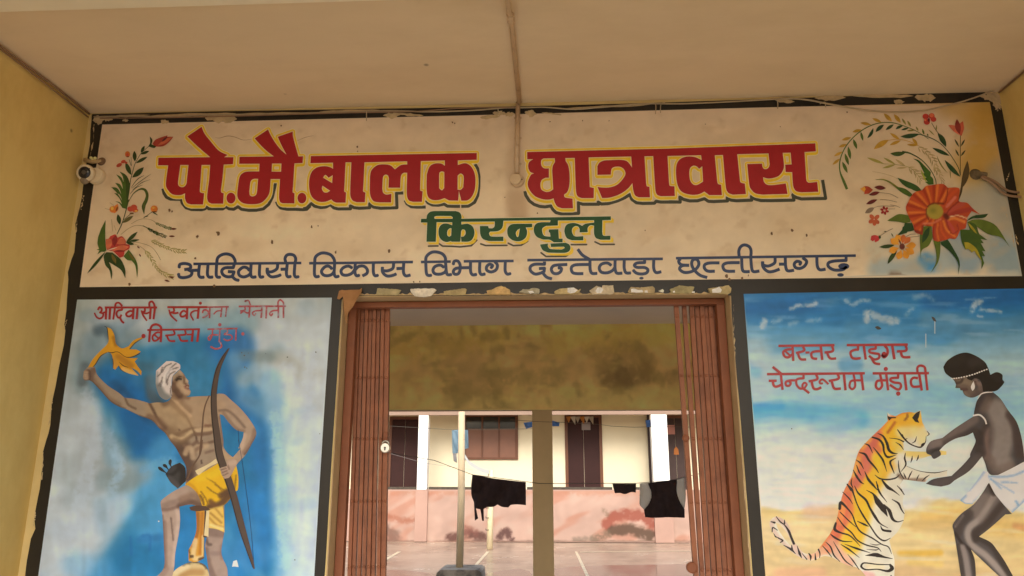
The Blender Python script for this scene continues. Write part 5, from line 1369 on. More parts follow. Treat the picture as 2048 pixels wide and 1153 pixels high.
for s, w, a in [("1580,618 1600,611 1620,612 1632,607", 5, .75), ("1690,602 1705,610 1720,603 1738,602", 5, .55), ("1733,640 1736,626 1752,633 1775,640 1792,643", 9, .7), ("1733,645 1734,625", 5, .6), ("1524,652 1530,644", 8, .75), ("1545,645 1560,640", 6, .45), ("1580,650 1595,645", 6, .4), ("1615,643 1640,640", 6, .4), ("1830,596 1850,592 1866,600", 7, .35),
                ("1943,622 1950,608 1962,605", 7, .75), ("1960,620 1985,622 2002,624", 4, .65), ("1812,630 1824,618", 5, .45), ("1955,632 1965,634", 3, .6), ("1930,600 1990,596", 3, .3), ("1630,600 1700,598", 3, .15)]:
    ops.append(('t', s, w * .5, w * 1.1, (192, 194, 186), a))
ops += [('n', 70, 8, 81, .035), ('n', 24, 6, 82, .035), ('n', 9, 9, 83, .02), ('m', 90, 12, 85, .6, .85, (214, 216, 212), .22)]
painted("mural_ground", [mq], mu2, MO, base=(200, 200, 200), ops=ops, step=3.4)
for q in (outline("1749,655 ~1755,653 ~1762,658 ~1755,660"), outline("1862,634 ~1868,636 ~1872,644 ~1866,642"), disc(1583, 858, 1.2)):
    flat("nail_hole", [q], mu2, MO + .0008, (70, 66, 60))
for q in ([(1869, 643), (1869, 668)], [(1851, 668), (1851, 696)]):
    flat("paint_drip", ribbon(q, 2), mu2, MO + .0008, (176, 186, 178))

# tiger
tig = [outline("@G1 795,165 ~830,190 900,212 ~980,172 ~1080,158 1140,168 1222,135 ~1240,280 ~1270,340 1300,400 ~1328,440 1305,466 1285,480 ~1282,545 ~1225,608 ~1140,590 ~1060,550 1000,520 1005,650 ~1120,660 1280,665 1400,640 1550,660 1550,705 1330,722 ~1200,760 1040,790 1040,850 ~1200,912 ~1400,935 "
                "1560,905 1560,980 1330,1000 1280,1055 ~1150,1040 1000,1020 @G2 1665,60 1720,170 ~1700,260 1726,385 ~1705,500 ~1640,620 1540,720 ~1572,850 ~1602,960 1600,1190 1290,1190 ~1180,1060 ~1050,1022 ~940,972 850,920 ~760,910 ~690,940 ~600,965 ~490,932 ~390,872 ~280,782 ~200,690 ~132,590 ~112,510 ~150,455 200,436 ~290,480 "
                "~350,570 ~395,720 440,785 ~520,872 ~620,885 ~700,820 830,650 ~905,500 ~950,300 ~1000,130 1062,20 @G1 ~290,1060 ~335,985 ~382,800 ~430,660 ~500,570 ~600,468 ~720,355 800,270 ~792,220")]
hole = [outline("@G2 185,512 ~240,535 ~315,630 ~375,745 ~378,790 350,775 ~280,690 ~215,590")]
tops = [('s', sline("@G1 760,420 620,520 520,650 440,850 360,1020 @G2 1020,180 960,400 900,620 800,780"), 20, 14, (216, 118, 62), .95), ('s', sline("@G1 800,330 900,260 1050,190"), 12, 12, (220, 104, 56), .95),
        ('s', sline("@G1 1080,300 900,380 850,500 780,620 720,780 640,980 @G2 1280,120 1210,300 1180,480 1120,640 1080,760"), 27, 17, (238, 174, 40), .97), ('s', sline("@G1 1000,280 1150,320 1220,250"), 12, 14, (232, 164, 46), .8), ('s', sline("@G1 980,420 1200,420 1260,520"), 10, 14, (226, 202, 132), .85),
        ('s', sline("@G1 600,560 530,720 540,860 460,960 400,1080"), 8, 10, (206, 104, 84), .85), ('s', sline("@G1 680,450 640,560 680,640"), 6, 9, (204, 96, 76), .7), ('s', sline("@G1 420,760 360,960"), 4, 6, (236, 168, 72), .7), ('s', sline("@G1 480,600 560,510"), 4, 7, (238, 160, 64), .7),
        ('s', sline("@G2 1040,200 1060,400 960,560 880,700 820,800"), 8, 10, (208, 96, 70), .7), ('s', sline("@G2 1000,300 960,520"), 3, 6, (232, 150, 70), .5), ('s', sline("@G2 860,760 960,900 1060,990"), 10, 12, (220, 158, 120), .8), ('s', sline("@G2 760,840 700,880 600,920"), 6, 8, (222, 162, 118), .9),
        ('s', sline("@G2 150,500 130,560 200,680 300,790 400,850 520,920"), 5, 6, (212, 178, 150), .9), ('s', sline("@G2 200,450 320,560 390,740 470,860"), 5, 6, (208, 170, 142), .9), ('s', sline("@G2 1020,760 1120,790"), 6, 9, (240, 184, 50), .8), ('s', sline("@G2 1250,1130 1330,1150"), 6, 8, (220, 140, 130), .6), ('s', sline("@G2 1290,1030 1450,1040"), 4, 8, (236, 206, 150), .6),
        ('s', sline("@G1 1060,690 1250,700 1540,680"), 5, 8, (226, 188, 92), .85), ('s', sline("@G1 900,560 960,620"), 8, 10, (234, 192, 84), .7), ('s', sline("@G1 850,860 760,900 680,960"), 8, 12, (238, 176, 60), .6), ('s', sline("@G1 940,970 1040,1025 1200,1030 1260,1030"), 3, 5, (120, 88, 66), .75),
        ('s', sline("@G1 1050,190 1050,220 1020,260"), 1.5, 3, (110, 60, 50), .7), ('s', sline("@G1 890,290 850,350 800,420"), 1.5, 4, (150, 60, 40), .6), ('n', 14, 14, 91, .04)]
tiger = painted("tiger", tig, mu2, MO + .0010, holes=hole, base=(220, 205, 172), ops=tops, step=2.6)
tiger['label'] = "painted orange striped tiger standing on its hind legs"
st = []
for s, w in [("@G1 670,430 740,468 790,560 812,640 860,682 925,690", [.6, 2.6, 4, 4, 3, .5]), ("@G1 600,480 690,512 740,580 752,670 800,735 910,705", [2, 3, 3.4, 2.6, 3.2, .5]), ("@G1 505,562 560,590 605,682", [1, 2.4, .6]), ("@G1 615,610 680,692 740,780 787,920", [.8, 2.6, 3, .5]), ("@G1 435,676 510,700 560,780 640,870 682,936", [1.2, 3.4, 3, 2.4, .8]),
             ("@G1 392,770 450,812 490,886", [.8, 2.6, .7]), ("@G1 400,838 430,920 460,972", [1, 2.4, .6]), ("@G1 358,900 400,980 450,1050 497,1080", [1, 3.2, 2.8, .5]), ("@G1 505,920 550,1020 610,1090 665,1155", [1, 3.6, 3.2, 1]), ("@G1 635,963 700,1010 800,1022 900,1002 950,960", [.8, 2.2, 2.2, 2.2, .8]), ("@G1 905,745 832,792 850,862 882,942", [.6, 3, 2.6, 1]),
             ("@G1 935,780 938,850 955,930 1005,1012", [.8, 1.8, 1.8, 1.2]), ("@G1 1025,682 1015,752 1030,832 968,922", [.8, 2.6, 2.2, .5]), ("@G1 1112,718 1108,760 1093,802", [.6, 2.2, .8]), ("@G1 1192,708 1185,745 1168,782", [.6, 2.2, .8]), ("@G1 1112,910 1085,960 1058,1022", [.6, 2.2, 1]), ("@G1 1202,958 1180,995 1168,1032", [.5, 1.8, .8]), ("@G1 1332,963 1280,1000 1238,1042", [.5, 2, .8]),
             ("@G1 1000,935 1020,980 1035,1012", [.5, 2.2, .5]), ("@G1 925,385 985,468 1060,548 1140,592 1222,607 1280,545 1290,470", [1.4, 2.6, 2, 1.6, 2.2, 1.2, .6]), ("@G1 1300,400 1328,440 1300,466", [.6, 1.6, .6]), ("@G1 1167,470 1150,530 1108,557", [.5, 1.8, .6]), ("@G1 1000,470 985,445", [.5, 1.2]), ("@G1 1050,495 1030,505", [.5, 1.4]), ("@G1 820,490 930,505 1002,537", [.6, 1.4, 2]), ("@G1 900,545 960,582 1002,642", [.5, 2, .6]),
             ("@G1 280,1082 330,1155", [2, 3.2]), ("@G1 342,1008 330,1070 352,1125", [.6, 2.2, 1]), ("@G1 650,1048 668,1100 680,1155", [1, 2.4, 1.2]), ("@G1 728,1028 790,1102 865,1155", [1.8, 3, 2]), ("@G1 920,1102 975,1155", [1, 1.8]), ("@G1 1040,850 1200,912 1400,936 1560,905", [.4, .7, 1.4, .4]),
             ("@G2 1040,55 1090,112 1112,165 1160,300 1230,430 1310,550 1400,680 1480,727 1555,695", [1, 3.6, 2.2, 1.8, 2.6, 2, 2.2, 2.2, .6]), ("@G2 985,148 1060,222 1102,288", [1.2, 2, .6]), ("@G2 1125,73 1170,160 1260,240 1310,340 1370,440 1430,522 1525,575", [.8, 2.6, 3.2, 3, 4, 2.2, .5]), ("@G2 1268,124 1350,172 1400,260 1470,350 1518,438", [.6, 2.4, 8, 8, .8]),
             ("@G2 1385,18 1420,142 1512,268", [1, 3, .6]), ("@G2 1455,5 1520,92 1592,132 1662,187", [2.4, 4, 2.4, .6]), ("@G2 1633,73 1680,120 1718,178", [.6, 2, 1.2]), ("@G2 1573,234 1650,282 1682,350 1718,405", [1, 3, 2.4, 1]), ("@G2 1475,293 1540,370 1580,470 1640,502 1708,485", [1, 5, 4, 1.8, .8]), ("@G2 1435,548 1465,600 1555,615", [.8, 3, 3.2]),
             ("@G2 948,345 962,272 1040,342 1100,422 1140,532 1200,622 1330,692 1450,770 1530,802 1567,884", [4, 4.4, 2.4, 2, 2, 2.2, 2, 1.6, 1.6, .6]), ("@G2 955,388 1050,482 1140,562", [1.4, 1.8, .8]), ("@G2 923,448 1000,552 1090,632 1160,722 1270,780 1400,812 1442,855", [1, 2.2, 2, 2, 2, 1.6, .8]), ("@G2 902,518 890,592 960,632 1060,662 1130,722 1192,792", [3, 4.4, 2.4, 2, 1.6, .6]),
             ("@G2 838,648 890,690 980,732 1097,738", [1, 3, 2, .8]), ("@G2 1158,494 1240,532 1292,557", [.8, 3, .8]), ("@G2 783,743 840,802 880,902 952,977", [.8, 2.2, 2.2, .8]), ("@G2 743,788 800,852 852,922", [.8, 2.2, .8]), ("@G2 873,738 940,852 1010,962 1102,1032", [.6, 2, 2, .8]), ("@G2 963,772 1060,832 1182,928", [.8, 2.6, .6]), ("@G2 1008,768 1150,820 1312,872", [.5, 3, .6]),
             ("@G2 1043,888 1110,970 1180,1072", [.5, 2, .8]), ("@G2 1253,904 1350,895 1400,900 1480,922 1577,942", [.4, 5, 6, 2.6, .8]), ("@G2 1560,1012 1400,1010 1240,992 1205,1035 1262,1073 1400,1068 1520,1090 1572,1058 1550,1015", [1.2, 1.6, 2, 3, 2, 1.6, 3.4, 6, 3]), ("@G2 1310,765 1380,778 1440,770", [.5, 1.4, .5]), ("@G2 1270,830 1380,838 1420,825", [.5, 1.6, .5]),
             ("@G2 190,440 240,502 290,540 340,612 372,692 402,762", [1, 2, 1.6, 3.4, 3.4, 3.4]), ("@G2 290,480 290,520", [1, 2.4]), ("@G2 128,500 172,512", [1.4, 3]), ("@G2 142,622 150,570 205,602", [1.4, 2, 1]), ("@G2 160,640 185,680 220,690", [.6, 2, .6]), ("@G2 215,695 268,725 238,750", [1.6, 2.4, 1.2]), ("@G2 280,780 370,832 420,882", [.8, 3.4, .8]), ("@G2 375,780 380,830", [1, 3]), ("@G2 440,788 470,880 495,932", [.6, 3.6, .8]),
             ("@G2 500,880 555,948", [.8, 1.8]), ("@G2 580,880 602,915 600,962", [1.6, 3.2, .8]), ("@G2 655,880 660,950", [1, 2.8]), ("@G2 695,832 712,880 708,932", [2.4, 1.8, .8]), ("@G2 1560,1140 1565,1160", [1.5, 2])]:
    st += ribbon(sline(s), [1.42 * q for q in w], caps=True)
st += [outline("@G1 797,168 ~812,215 905,222 905,236 ~850,240 818,268 ~796,230"), outline("@G1 1110,232 ~1160,170 1216,142 1196,228 1182,250 1203,296 1150,282")]
stripes = flat("tiger_stripes", st, tiger, MO + .0016, (46, 38, 34))
flat("tiger_mouth", [outline("@G1 1222,580 ~1240,560 1285,545 ~1260,585 1228,600")], tiger, MO + .0018, (40, 34, 34))

# boy
dkb, ltb = (72, 65, 62), (150, 126, 106)
up = outline("@K1 410,325 600,300 780,300 820,472 ~900,540 ~980,660 ~1062,772 ~1110,920 ~1135,1080 1142,1160 @K2 1085,62 ~960,128 830,192 ~770,192 732,165 ~710,85 680,15 ~560,152 ~420,242 ~370,282 290,302 210,292 145,275 ~220,230 390,200 ~500,95 565,20 @K1 ~600,1090 "
             "~652,975 ~640,920 625,880 ~560,912 ~450,942 ~350,1000 290,1060 305,1085 ~300,1110 ~235,1145 205,1108 ~160,1085 ~165,1025 ~210,965 320,935 ~430,850 ~550,770 630,720 645,640 ~668,560 725,484 690,503 ~640,527 ~590,528 ~540,502 522,460 500,456 495,436 450,434 457,400 445,372")
lg = outline("@K2 742,262 800,372 ~880,470 962,562 900,566 ~760,690 650,776 ~760,830 ~822,905 ~900,1020 985,1175 865,1175 ~700,1020 575,900 ~610,1000 622,1175 482,1175 ~440,900 ~410,720 ~402,660 ~480,560 ~600,470 ~690,352")
bops = [('s', sline("@K1 800,640 840,760 800,1000 @K2 800,100"), 6, 12, (100, 80, 70), .6), ('s', sline("@K1 860,640 920,780 930,950 900,1120 @K2 880,80"), 22, 18, (142, 126, 112), .9), ('s', sline("@K1 750,860 740,1000 760,1120"), 6, 10, (124, 96, 82), .7),
        ('s', sline("@K1 1000,700 1060,820 1080,960 1100,1100"), 10, 10, (72, 56, 50), .8), ('s', sline("@K1 660,640 700,560 780,520"), 6, 12, (62, 50, 46), .7), ('s', sline("@K1 740,640 780,560"), 6, 12, (108, 88, 76), .7), ('s', sline("@K1 680,960 670,900 700,1080"), 12, 10, (58, 48, 44), .8), ('s', sline("@K1 760,800 720,880 700,980"), 3, 8, (56, 46, 42), .7),
        ('s', sline("@K1 640,750 500,850 360,950 250,990"), 8, 10, (118, 98, 86), .75), ('s', sline("@K1 640,860 470,930 350,990"), 4, 8, (70, 58, 52), .7), ('s', sline("@K1 200,1000 280,980"), 6, 8, (128, 110, 98), .7), ('s', sline("@K1 190,1070 260,1050 290,1045"), 2, 4, (64, 54, 50), .8), ('s', sline("@K1 210,1085 250,1060 295,1050"), 1, 2.4, (52, 44, 42), .9), ('s', sline("@K1 180,1040 230,1020"), 3, 4, (120, 102, 92), .6),
        ('s', sline("@K2 640,20 500,160 400,250 250,270"), 6, 10, (92, 78, 70), .6), ('s', sline("@K2 760,60 820,150 950,110"), 8, 12, (112, 92, 80), .6),
        ('p', outline("@K1 440,340 620,320 640,480 590,520 500,480"), 5, (138, 114, 88), .85), ('s', sline("@K1 500,440 560,440 620,490 680,480"), 8, 8, (96, 76, 66), .7), ('s', sline("@K1 430,350 480,345"), 3, 4, (98, 78, 62), .8), ('s', sline("@K1 455,385 500,378 520,350"), 2.4, 3, (70, 54, 46), .85), ('s', sline("@K1 500,445 560,440"), 1.2, 3, (84, 62, 52), .8),
        ('s', sline("@K1 520,462 570,450"), 1, 2, (84, 56, 50), .9), ('s', sline("@K1 455,430 490,430"), 1.4, 2, (86, 68, 56), .7), ('s', sline("@K1 545,495 580,515"), 3, 4, (118, 98, 82), .7), ('s', sline("@K1 655,360 650,390 690,390 700,440"), 4, 4, (138, 108, 92), .8), ('s', sline("@K1 650,370 660,400"), 1.2, 2, (70, 52, 46), .8), ('s', sline("@K1 700,440 720,470"), 5, 6, (98, 80, 70), .7),
        ('n', 8, 8, 97, .03)]
lops = [('s', sline("@K2 790,400 660,600 560,690 545,780 600,870 720,960 860,1110 920,1180"), 5, 8, (158, 140, 124), .95), ('s', sline("@K2 700,420 620,540"), 12, 12, (130, 112, 98), .7), ('s', sline("@K2 820,420 800,520 700,640"), 8, 14, (120, 104, 92), .6), ('s', sline("@K2 860,480 720,660 620,740 620,800"), 6, 9, (66, 54, 48), .9),
        ('s', sline("@K2 660,790 780,870 860,1000 950,1150"), 5, 8, (64, 54, 48), .9), ('s', sline("@K2 500,580 430,680"), 2, 3, (168, 150, 134), .9), ('s', sline("@K2 560,560 470,660 450,740"), 8, 9, (66, 54, 48), .7), ('s', sline("@K2 420,740 490,840 560,900 590,980"), 2.4, 4, (50, 40, 36), .9), ('s', sline("@K2 490,880 520,980 550,1160"), 6, 7, (146, 128, 114), .9), ('s', sline("@K2 450,860 480,1000 500,1160"), 3, 5, (66, 56, 50), .8),
        ('s', sline("@K2 590,960 610,1160"), 3, 5, (62, 52, 46), .8), ('s', sline("@K2 745,270 790,370"), 4, 6, (52, 42, 38), .8)]
boy = painted("person", [up], mu2, MO + .0020, base=dkb, ops=bops, step=2.2)
boy['label'] = "painted dark skinned boy in profile bending towards the tiger"
painted("legs", [lg], boy, MO + .0021, base=(84, 75, 70), ops=lops, step=2.2)
hair = painted("hair", [outline("@K1 328,225 ~370,160 ~460,102 ~560,80 ~660,115 ~745,175 780,240 800,302 ~862,276 ~918,300 ~922,350 ~938,380 ~890,440 ~850,465 790,472 728,472 ~715,400 ~690,350 640,335 610,362 570,345 558,318 ~480,330 408,332 ~350,285")], boy, MO + .0026, base=(38, 31, 27),
               ops=[('s', sline("@K1 620,180 690,160"), 6, 14, (58, 48, 44), .7), ('s', sline("@K1 420,180 520,140"), 6, 14, (50, 42, 36), .5), ('s', sline("@K1 830,300 880,340"), 6, 8, (54, 44, 40), .5)], step=2.6)
bd = []
P = sline("@K1 412,342 480,334 560,318 640,295 710,268 782,242", sub=6)
for i in range(0, len(P) - 2, 2):
    bd += ribbon([P[i], ((P[i][0] * .45 + P[i + 1][0] * .55), P[i][1] * .45 + P[i + 1][1] * .55)], 2.6, caps=True)
bd += ribbon(sline("@K1 625,712 690,704 740,745 760,797"), 3.2) + ribbon(sline("@K1 672,545 700,500 750,480 822,476"), [1, 2, 2.4, 1.4]) + [leafp(630, 365, 620, 465, 40, fr='K1', fat=.6)]
flat("bead_jewellery", bd, boy, MO + .0030, (222, 206, 192))
lungi = painted("waistcloth", [outline("@K2 738,202 830,192 ~960,128 1086,60 1110,50 1110,420 965,552 ~860,445 ~792,355 745,262"), outline("@K2 735,160 690,152 ~640,230 ~560,335 468,432 520,466 588,467 ~660,372 742,268 745,190")], boy, MO + .0027, base=(214, 202, 194),
                ops=[('s', sline("@K2 " + s), w, sf, (116, 152, 172), a) for s, w, sf, a in (("745,200 850,210 980,195 1085,150", 1, 3, .7), ("745,215 860,320", 1, 2.4, .6), ("860,260 960,262 1010,270", .8, 2, .7), ("760,230 880,300 980,360", .8, 2.4, .5), ("1000,440 1020,475", 1.5, 3, .8), ("965,545 1040,480 1085,430", 2, 4, .6),
                                                                                              ("470,432 520,466 588,467", 1.5, 3, .7), ("560,330 640,240 700,160", 1, 4, .5), ("480,430 520,390", 2, 4, .6), ("700,350 600,440", 1, 3, .3))], step=2.6)
# lettering
t = [["4.9|@M3 300,170 1375,155", "@M3 568,232 ~460,242 ~392,290 ~420,370 ~490,388 570,328", "4.2|@M3 430,270 520,352", "4.9|@M3 570,180 585,460", "@M3 770,180 ~792,260 635,307", "4.9|@M3 670,305 ~720,420 832,430", "4.4|@M3 818,298 897,295", "@M3 1120,270 ~1000,277 ~932,310 ~950,400 1042,420", "5.1|@M3 1110,165 1140,440", "@M3 1330,170 ~1342,268 1183,297", "4.9|@M3 1230,297 ~1290,408 1407,410"],
     ["4.9|@M3 80,712 1957,695", "@M3 113,840 267,838", "5.1|@M3 190,840 ~210,928 ~260,952 352,918", "4.9|@M3 345,700 380,1012", "5.1|@M3 188,572 352,702", "4.7|@M3 640,830 ~520,834 ~442,862 ~450,928 ~510,930 ~535,880 500,838", "4.7|@M3 780,720 782,790 ~690,800 ~642,830 ~650,920 ~710,985 ~770,985", "4.2|@M3 ~770,985 ~760,920 ~800,877 ~842,910 800,980", "4.9|@M3 770,980 892,1077",
      "@M3 1020,710 ~1042,808 878,850", "5.1|@M3 935,850 ~970,978 ~1040,1000 1122,965", "4.2|@M3 1150,888 ~1100,888 ~1092,850 ~1150,812 1260,905", "@M3 1430,700 ~1452,798 1265,842", "5.1|@M3 1320,842 ~1370,985 1497,988", "5.1|@M3 1555,700 1587,1022", "4.4|@M4 200,700 ~225,820 ~232,945 ~180,1000 ~127,950 ~150,852 ~220,832 345,830", "5.1|@M4 350,700 390,1022"],
     ["4.9|@M4 75,155 1245,145", "@M4 290,165 290,242 ~220,247 ~147,290 ~170,388 ~240,415 342,402", "5.1|@M4 400,165 437,432", "@M4 630,165 627,222 ~522,240 ~512,288 ~600,312 ~690,330 ~690,400 ~600,430 498,358", "4.9|@M4 558,420 ~610,500 715,520", "5.1|@M4 800,165 ~852,232 ~850,330 ~792,388 745,345", "5.4|@M4 945,160 987,427", "@M4 1205,160 ~1212,258 1035,277", "5.1|@M4 1110,280 ~1150,380 1295,385"],
     ["4.9|@M4 570,697 1650,693", "@M4 710,700 ~737,830 ~750,938 ~690,1000 ~632,950 ~650,852 ~720,832 845,830", "4.9|@M4 830,700 867,1022", "@M4 1060,700 1057,780 ~932,790 ~912,830 ~980,870 ~1090,888 ~1112,958 ~1050,1008 898,915", "5.1|@M4 1180,700 1217,1022", "@M4 1440,790 ~1350,782 ~1302,850 ~1340,948 1482,948", "5.1|@M4 1460,690 1512,1027", "4.7|@M4 1430,682 ~1430,582 ~1490,547 ~1570,582 1585,690 1622,1022"]]
lettering("mural_lettering", t, 4.9, mu2, MO + .0032, (166, 58, 56), dots=[disc(790, 335, 48, 54, fr='M4'), disc(823, 612, 40, fr='M4'), disc(1060, 1085, 42, fr='M4')])
REF = PORCH
# ------------------------------------------------------------------ gateway: steel frame and the two folded gate leaves
YF = .11
m_steel = mat("red_oxide_steel", alb((132, 76, 46), MURAL), .5, .22, noise=.14, nscale=6, bump=.06, dirt=alb((100, 56, 36), MURAL), dscale=5, damount=.5, dlo=.5, dhi=.7)
m_steel2 = mat("red_oxide_bar", alb((144, 86, 54), MURAL), .5, .25, noise=.2, nscale=9, bump=.08, dirt=alb((98, 54, 34), MURAL), dscale=7, damount=.6, dlo=.5, dhi=.7)
zh = at(1080, 599, YF)[2]
zb = at(1080, 612, YF)[2]
xl1, xr1 = at(712.5, 620, YF)[0], at(1434, 620, YF)[0]
frm = thing("gate_frame", "brown steel frame lining the gateway opening", "frame", ((dxl + dxr) / 2, YF, 0))
MB().box(dxl + .005, dxr - .005, YF, YF + .05, zb, dzt - .005, bev=.003).build("head_channel", m_steel, frm)
MB().box(dxl + .005, xl1, YF + .001, YF + .05, .01, zb - .001, bev=.003).build("jamb", m_steel, frm)
MB().box(xr1, dxr - .005, YF + .001, YF + .05, .01, zb - .001, bev=.003).build("jamb", m_steel, frm)

ZB = .05
m_lat = mat("shaded_lattice", (.035, .018, .011), .6, .2, noise=.2, nscale=10)  # near-black colour stands in for the shade in the gaps between bars


def leaf_bars(root, tops, bots, joints, lock_edge, wb):
    """upright channels hung from the head, leaning a little as they bunch up"""
    mid = []
    for i, (pt, pb) in enumerate(zip(tops, bots)):
        yc = YF + .056 + (.016 if i % 2 else 0)
        a, b = at(pt, 613, yc), at(pb, 1153, yc)
        dxdz = (b[0] - a[0]) / (b[2] - a[2])
        zt = zb + .03
        X = lambda z: a[0] + dxdz * (z - a[2])
        w = wb if i != lock_edge else .0115
        v, f = [], []
        m = MB()
        # a U section: web and two flanges
        for (u0, u1, y0, y1) in ((-w, w, 0, .003), (-w, -w + .003, .0031, .026), (w - .003, w, .0031, .026)):
            zs = [ZB, zt]
            n = len(m.v)
            vv = [(X(z) + u, yc + y, z) for z in zs for u in (u0, u1) for y in (y0, y1)]
            m.add(vv, [(0, 1, 3, 2), (4, 6, 7, 5), (0, 4, 5, 1), (2, 3, 7, 6), (0, 2, 6, 4), (1, 5, 7, 3)])
        for pj in joints:
            zj = at(pt, pj, yc)[2]
            m.lathe((X(zj), yc + .002, zj), (0, -1, 0), [(0, .0085), (.004, .0085), (.0075, .005), (.0085, .001)], n=10)
        bar = m.build("bar", m_steel2, root)
        mid.append((X, yc))
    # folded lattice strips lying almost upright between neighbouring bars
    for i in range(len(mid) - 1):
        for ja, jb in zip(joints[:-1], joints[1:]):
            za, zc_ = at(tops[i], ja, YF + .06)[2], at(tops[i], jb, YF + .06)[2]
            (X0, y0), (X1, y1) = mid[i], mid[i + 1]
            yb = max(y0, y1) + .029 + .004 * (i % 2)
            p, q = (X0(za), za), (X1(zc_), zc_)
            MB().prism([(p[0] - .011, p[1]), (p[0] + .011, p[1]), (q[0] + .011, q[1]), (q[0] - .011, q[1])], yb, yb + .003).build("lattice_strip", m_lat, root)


g1 = thing("folding_gate", "folded brown steel gate leaf with a round padlock on its edge", "gate", (at(745, 900, YF)[0], YF, 0))
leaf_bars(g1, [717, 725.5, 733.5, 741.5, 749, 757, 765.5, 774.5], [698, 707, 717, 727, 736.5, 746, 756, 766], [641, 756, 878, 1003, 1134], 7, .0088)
hp = at(771, 878, YF + .05)
MB().box(hp[0] - .008, hp[0] + .012, YF + .035, YF + .05, hp[2] - .03, hp[2] + .035, bev=.003).lathe((hp[0] + .004, YF + .03, hp[2] + .015), (0, 1, 0), [(0, .012), (.02, .012)], n=12).build("hasp", m_steel, g1)
g2 = thing("folding_gate", "folded brown steel gate leaf beside the tiger picture", "gate", (at(1410, 900, YF)[0], YF, 0))
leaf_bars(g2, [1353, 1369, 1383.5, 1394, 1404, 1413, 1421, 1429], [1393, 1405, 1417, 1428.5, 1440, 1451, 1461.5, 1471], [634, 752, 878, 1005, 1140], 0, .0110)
hk = at(1371, 877, YF + .05)
MB().lathe((hk[0], YF + .03, hk[2]), (0, 1, 0), [(0, .012), (.004, .018), (.02, .018)], n=14).build("hasp", m_steel, g2)
lk = at(1383, 1135, YF + .05)
MB().lathe((lk[0], YF + .03, lk[2]), (0, 1, 0), [(0, .02), (.004, .027), (.02, .027)], n=14).build("lock_plate", m_steel, g2)

m_chrome = mat("worn_chrome", (.55, .53, .49), .34, .5, noise=.1, nscale=20, metallic=1.0)
pk = at(770.5, 896, YF + .02)
pad = thing("padlock", "round silver padlock hanging from the edge of the folded gate", "padlock", (pk[0], YF + .02, pk[2]))
MB().lathe((pk[0], YF + .012, pk[2]), (0, 1, 0), [(0, .001), (0, .022), (.003, .0265), (.012, .0265), (.016, .022), (.016, .001)], n=26).build("body", m_chrome, pad, smooth=False)
MB().box(pk[0] - .003, pk[0] + .003, YF + .0085, YF + .0125, pk[2] - .013, pk[2] - .002).lathe((pk[0], YF + .0085, pk[2]), (0, 1, 0), [(0, .005), (.004, .005)], n=10).build("keyhole", mat("dark_brass", (.05, .045, .04), .5, .4), pad)
sh = [(pk[0] + .016 * math.cos(t), YF + .021, pk[2] + .022 + .012 * math.sin(t)) for t in [math.pi * k / 10 for k in range(11)]]
MB().tube([(sh[0][0], sh[0][1], pk[2] + .014)] + sh + [(sh[-1][0], sh[-1][1], pk[2] + .014)], .0042, 8).build("shackle", m_chrome, pad, smooth=True)

# ------------------------------------------------------------------ broken plaster along the lintel and a torn board scrap


def slab(name, s, label, color, th, seed, group, white=None):
    P = outline(s)
    c = np.mean(np.array(P), 0)
    xyz = at(c[0], c[1], 0)
    r = random.Random(seed)
    # ragged outline
    Q = []
    for i in range(len(P)):
        a, b = P[i], P[(i + 1) % len(P)]
        L = math.hypot(b[0] - a[0], b[1] - a[1])
        n = max(1, int(L / 3))
        for k in range(n):
            t = k / n
            Q.append((a[0] + (b[0] - a[0]) * t + r.uniform(-.5, .5), a[1] + (b[1] - a[1]) * t + r.uniform(-.5, .5)))
    W = at_np(Q, 0.0)
    m = MB().prism([(p[0], p[2]) for p in W], -th, -.0032)
    o = m.build(name, mat("plaster_%d_%d_%d" % tuple(color), alb(color), .85, .15, noise=.28, nscale=26, bump=.7, bscale=70, dirt=alb([c * .8 for c in color]), dscale=14, damount=.7, dlo=.45, dhi=.65), None)
    tag(o, label, "plaster", group)
    if white:
        ws = []
        for q in white:
            ww = at_np(outline(q), 0.0)
            ws.append([(p[0], p[2]) for p in ww])
        mm = MB()
        for q in ws:
            mm.prism(q, -th - .003, -th + .0005)
        mm.build("lime_flake", mat("lime_flake", alb((226, 204, 162)), .9, .1, noise=.15, nscale=40, bump=.8, bscale=90), o)
    return o


GP = "broken plaster pieces stuck along the top of the gateway"
slab("plaster_patch", "@P1 430,65 620,75 665,85 635,132 415,130", "drab rectangular plaster scrap next to the torn brown board", (142, 120, 82), .012, 1, GP)
slab("plaster_patch", "@P1 755,75 830,70 1000,70 1015,85 960,142 885,152 800,147 765,110", "pale grey white plaster scrap left of centre over the gateway", (186, 162, 134), .016, 2, GP)
slab("plaster_patch", "@P1 1090,95 1300,65 1318,75 1302,132 1090,132", "tan plaster scrap with a slanting top edge between pale scrap and lump", (148, 122, 80), .012, 3, GP)
slab("plaster_patch", "@P1 1520,98 1580,82 ~1650,50 1700,60 1750,90 1756,132 1530,132", "rounded tan plaster lump under the word दन्तेवाड़ा", (170, 130, 80), .026, 4, GP)
slab("plaster_patch", "@P1 1840,105 1880,78 1930,85 1980,65 2045,78 @P2 45,100 40,142 -70,142", "crumbling grey plaster lump with small lime specks right of the tan lump", (138, 120, 92), .022, 5, GP, ["@P1 1930,100 1975,95 1990,115 1950,125"])
slab("plaster_patch", "@P2 185,125 240,95 320,90 330,90 380,86 420,110 447,94 430,128 350,147 200,147", "tan plaster patch with a large white flake on its right side", (160, 132, 86), .02, 6, GP, ["@P2 316,90 345,88 375,86 415,112 385,135 345,142 316,130"])
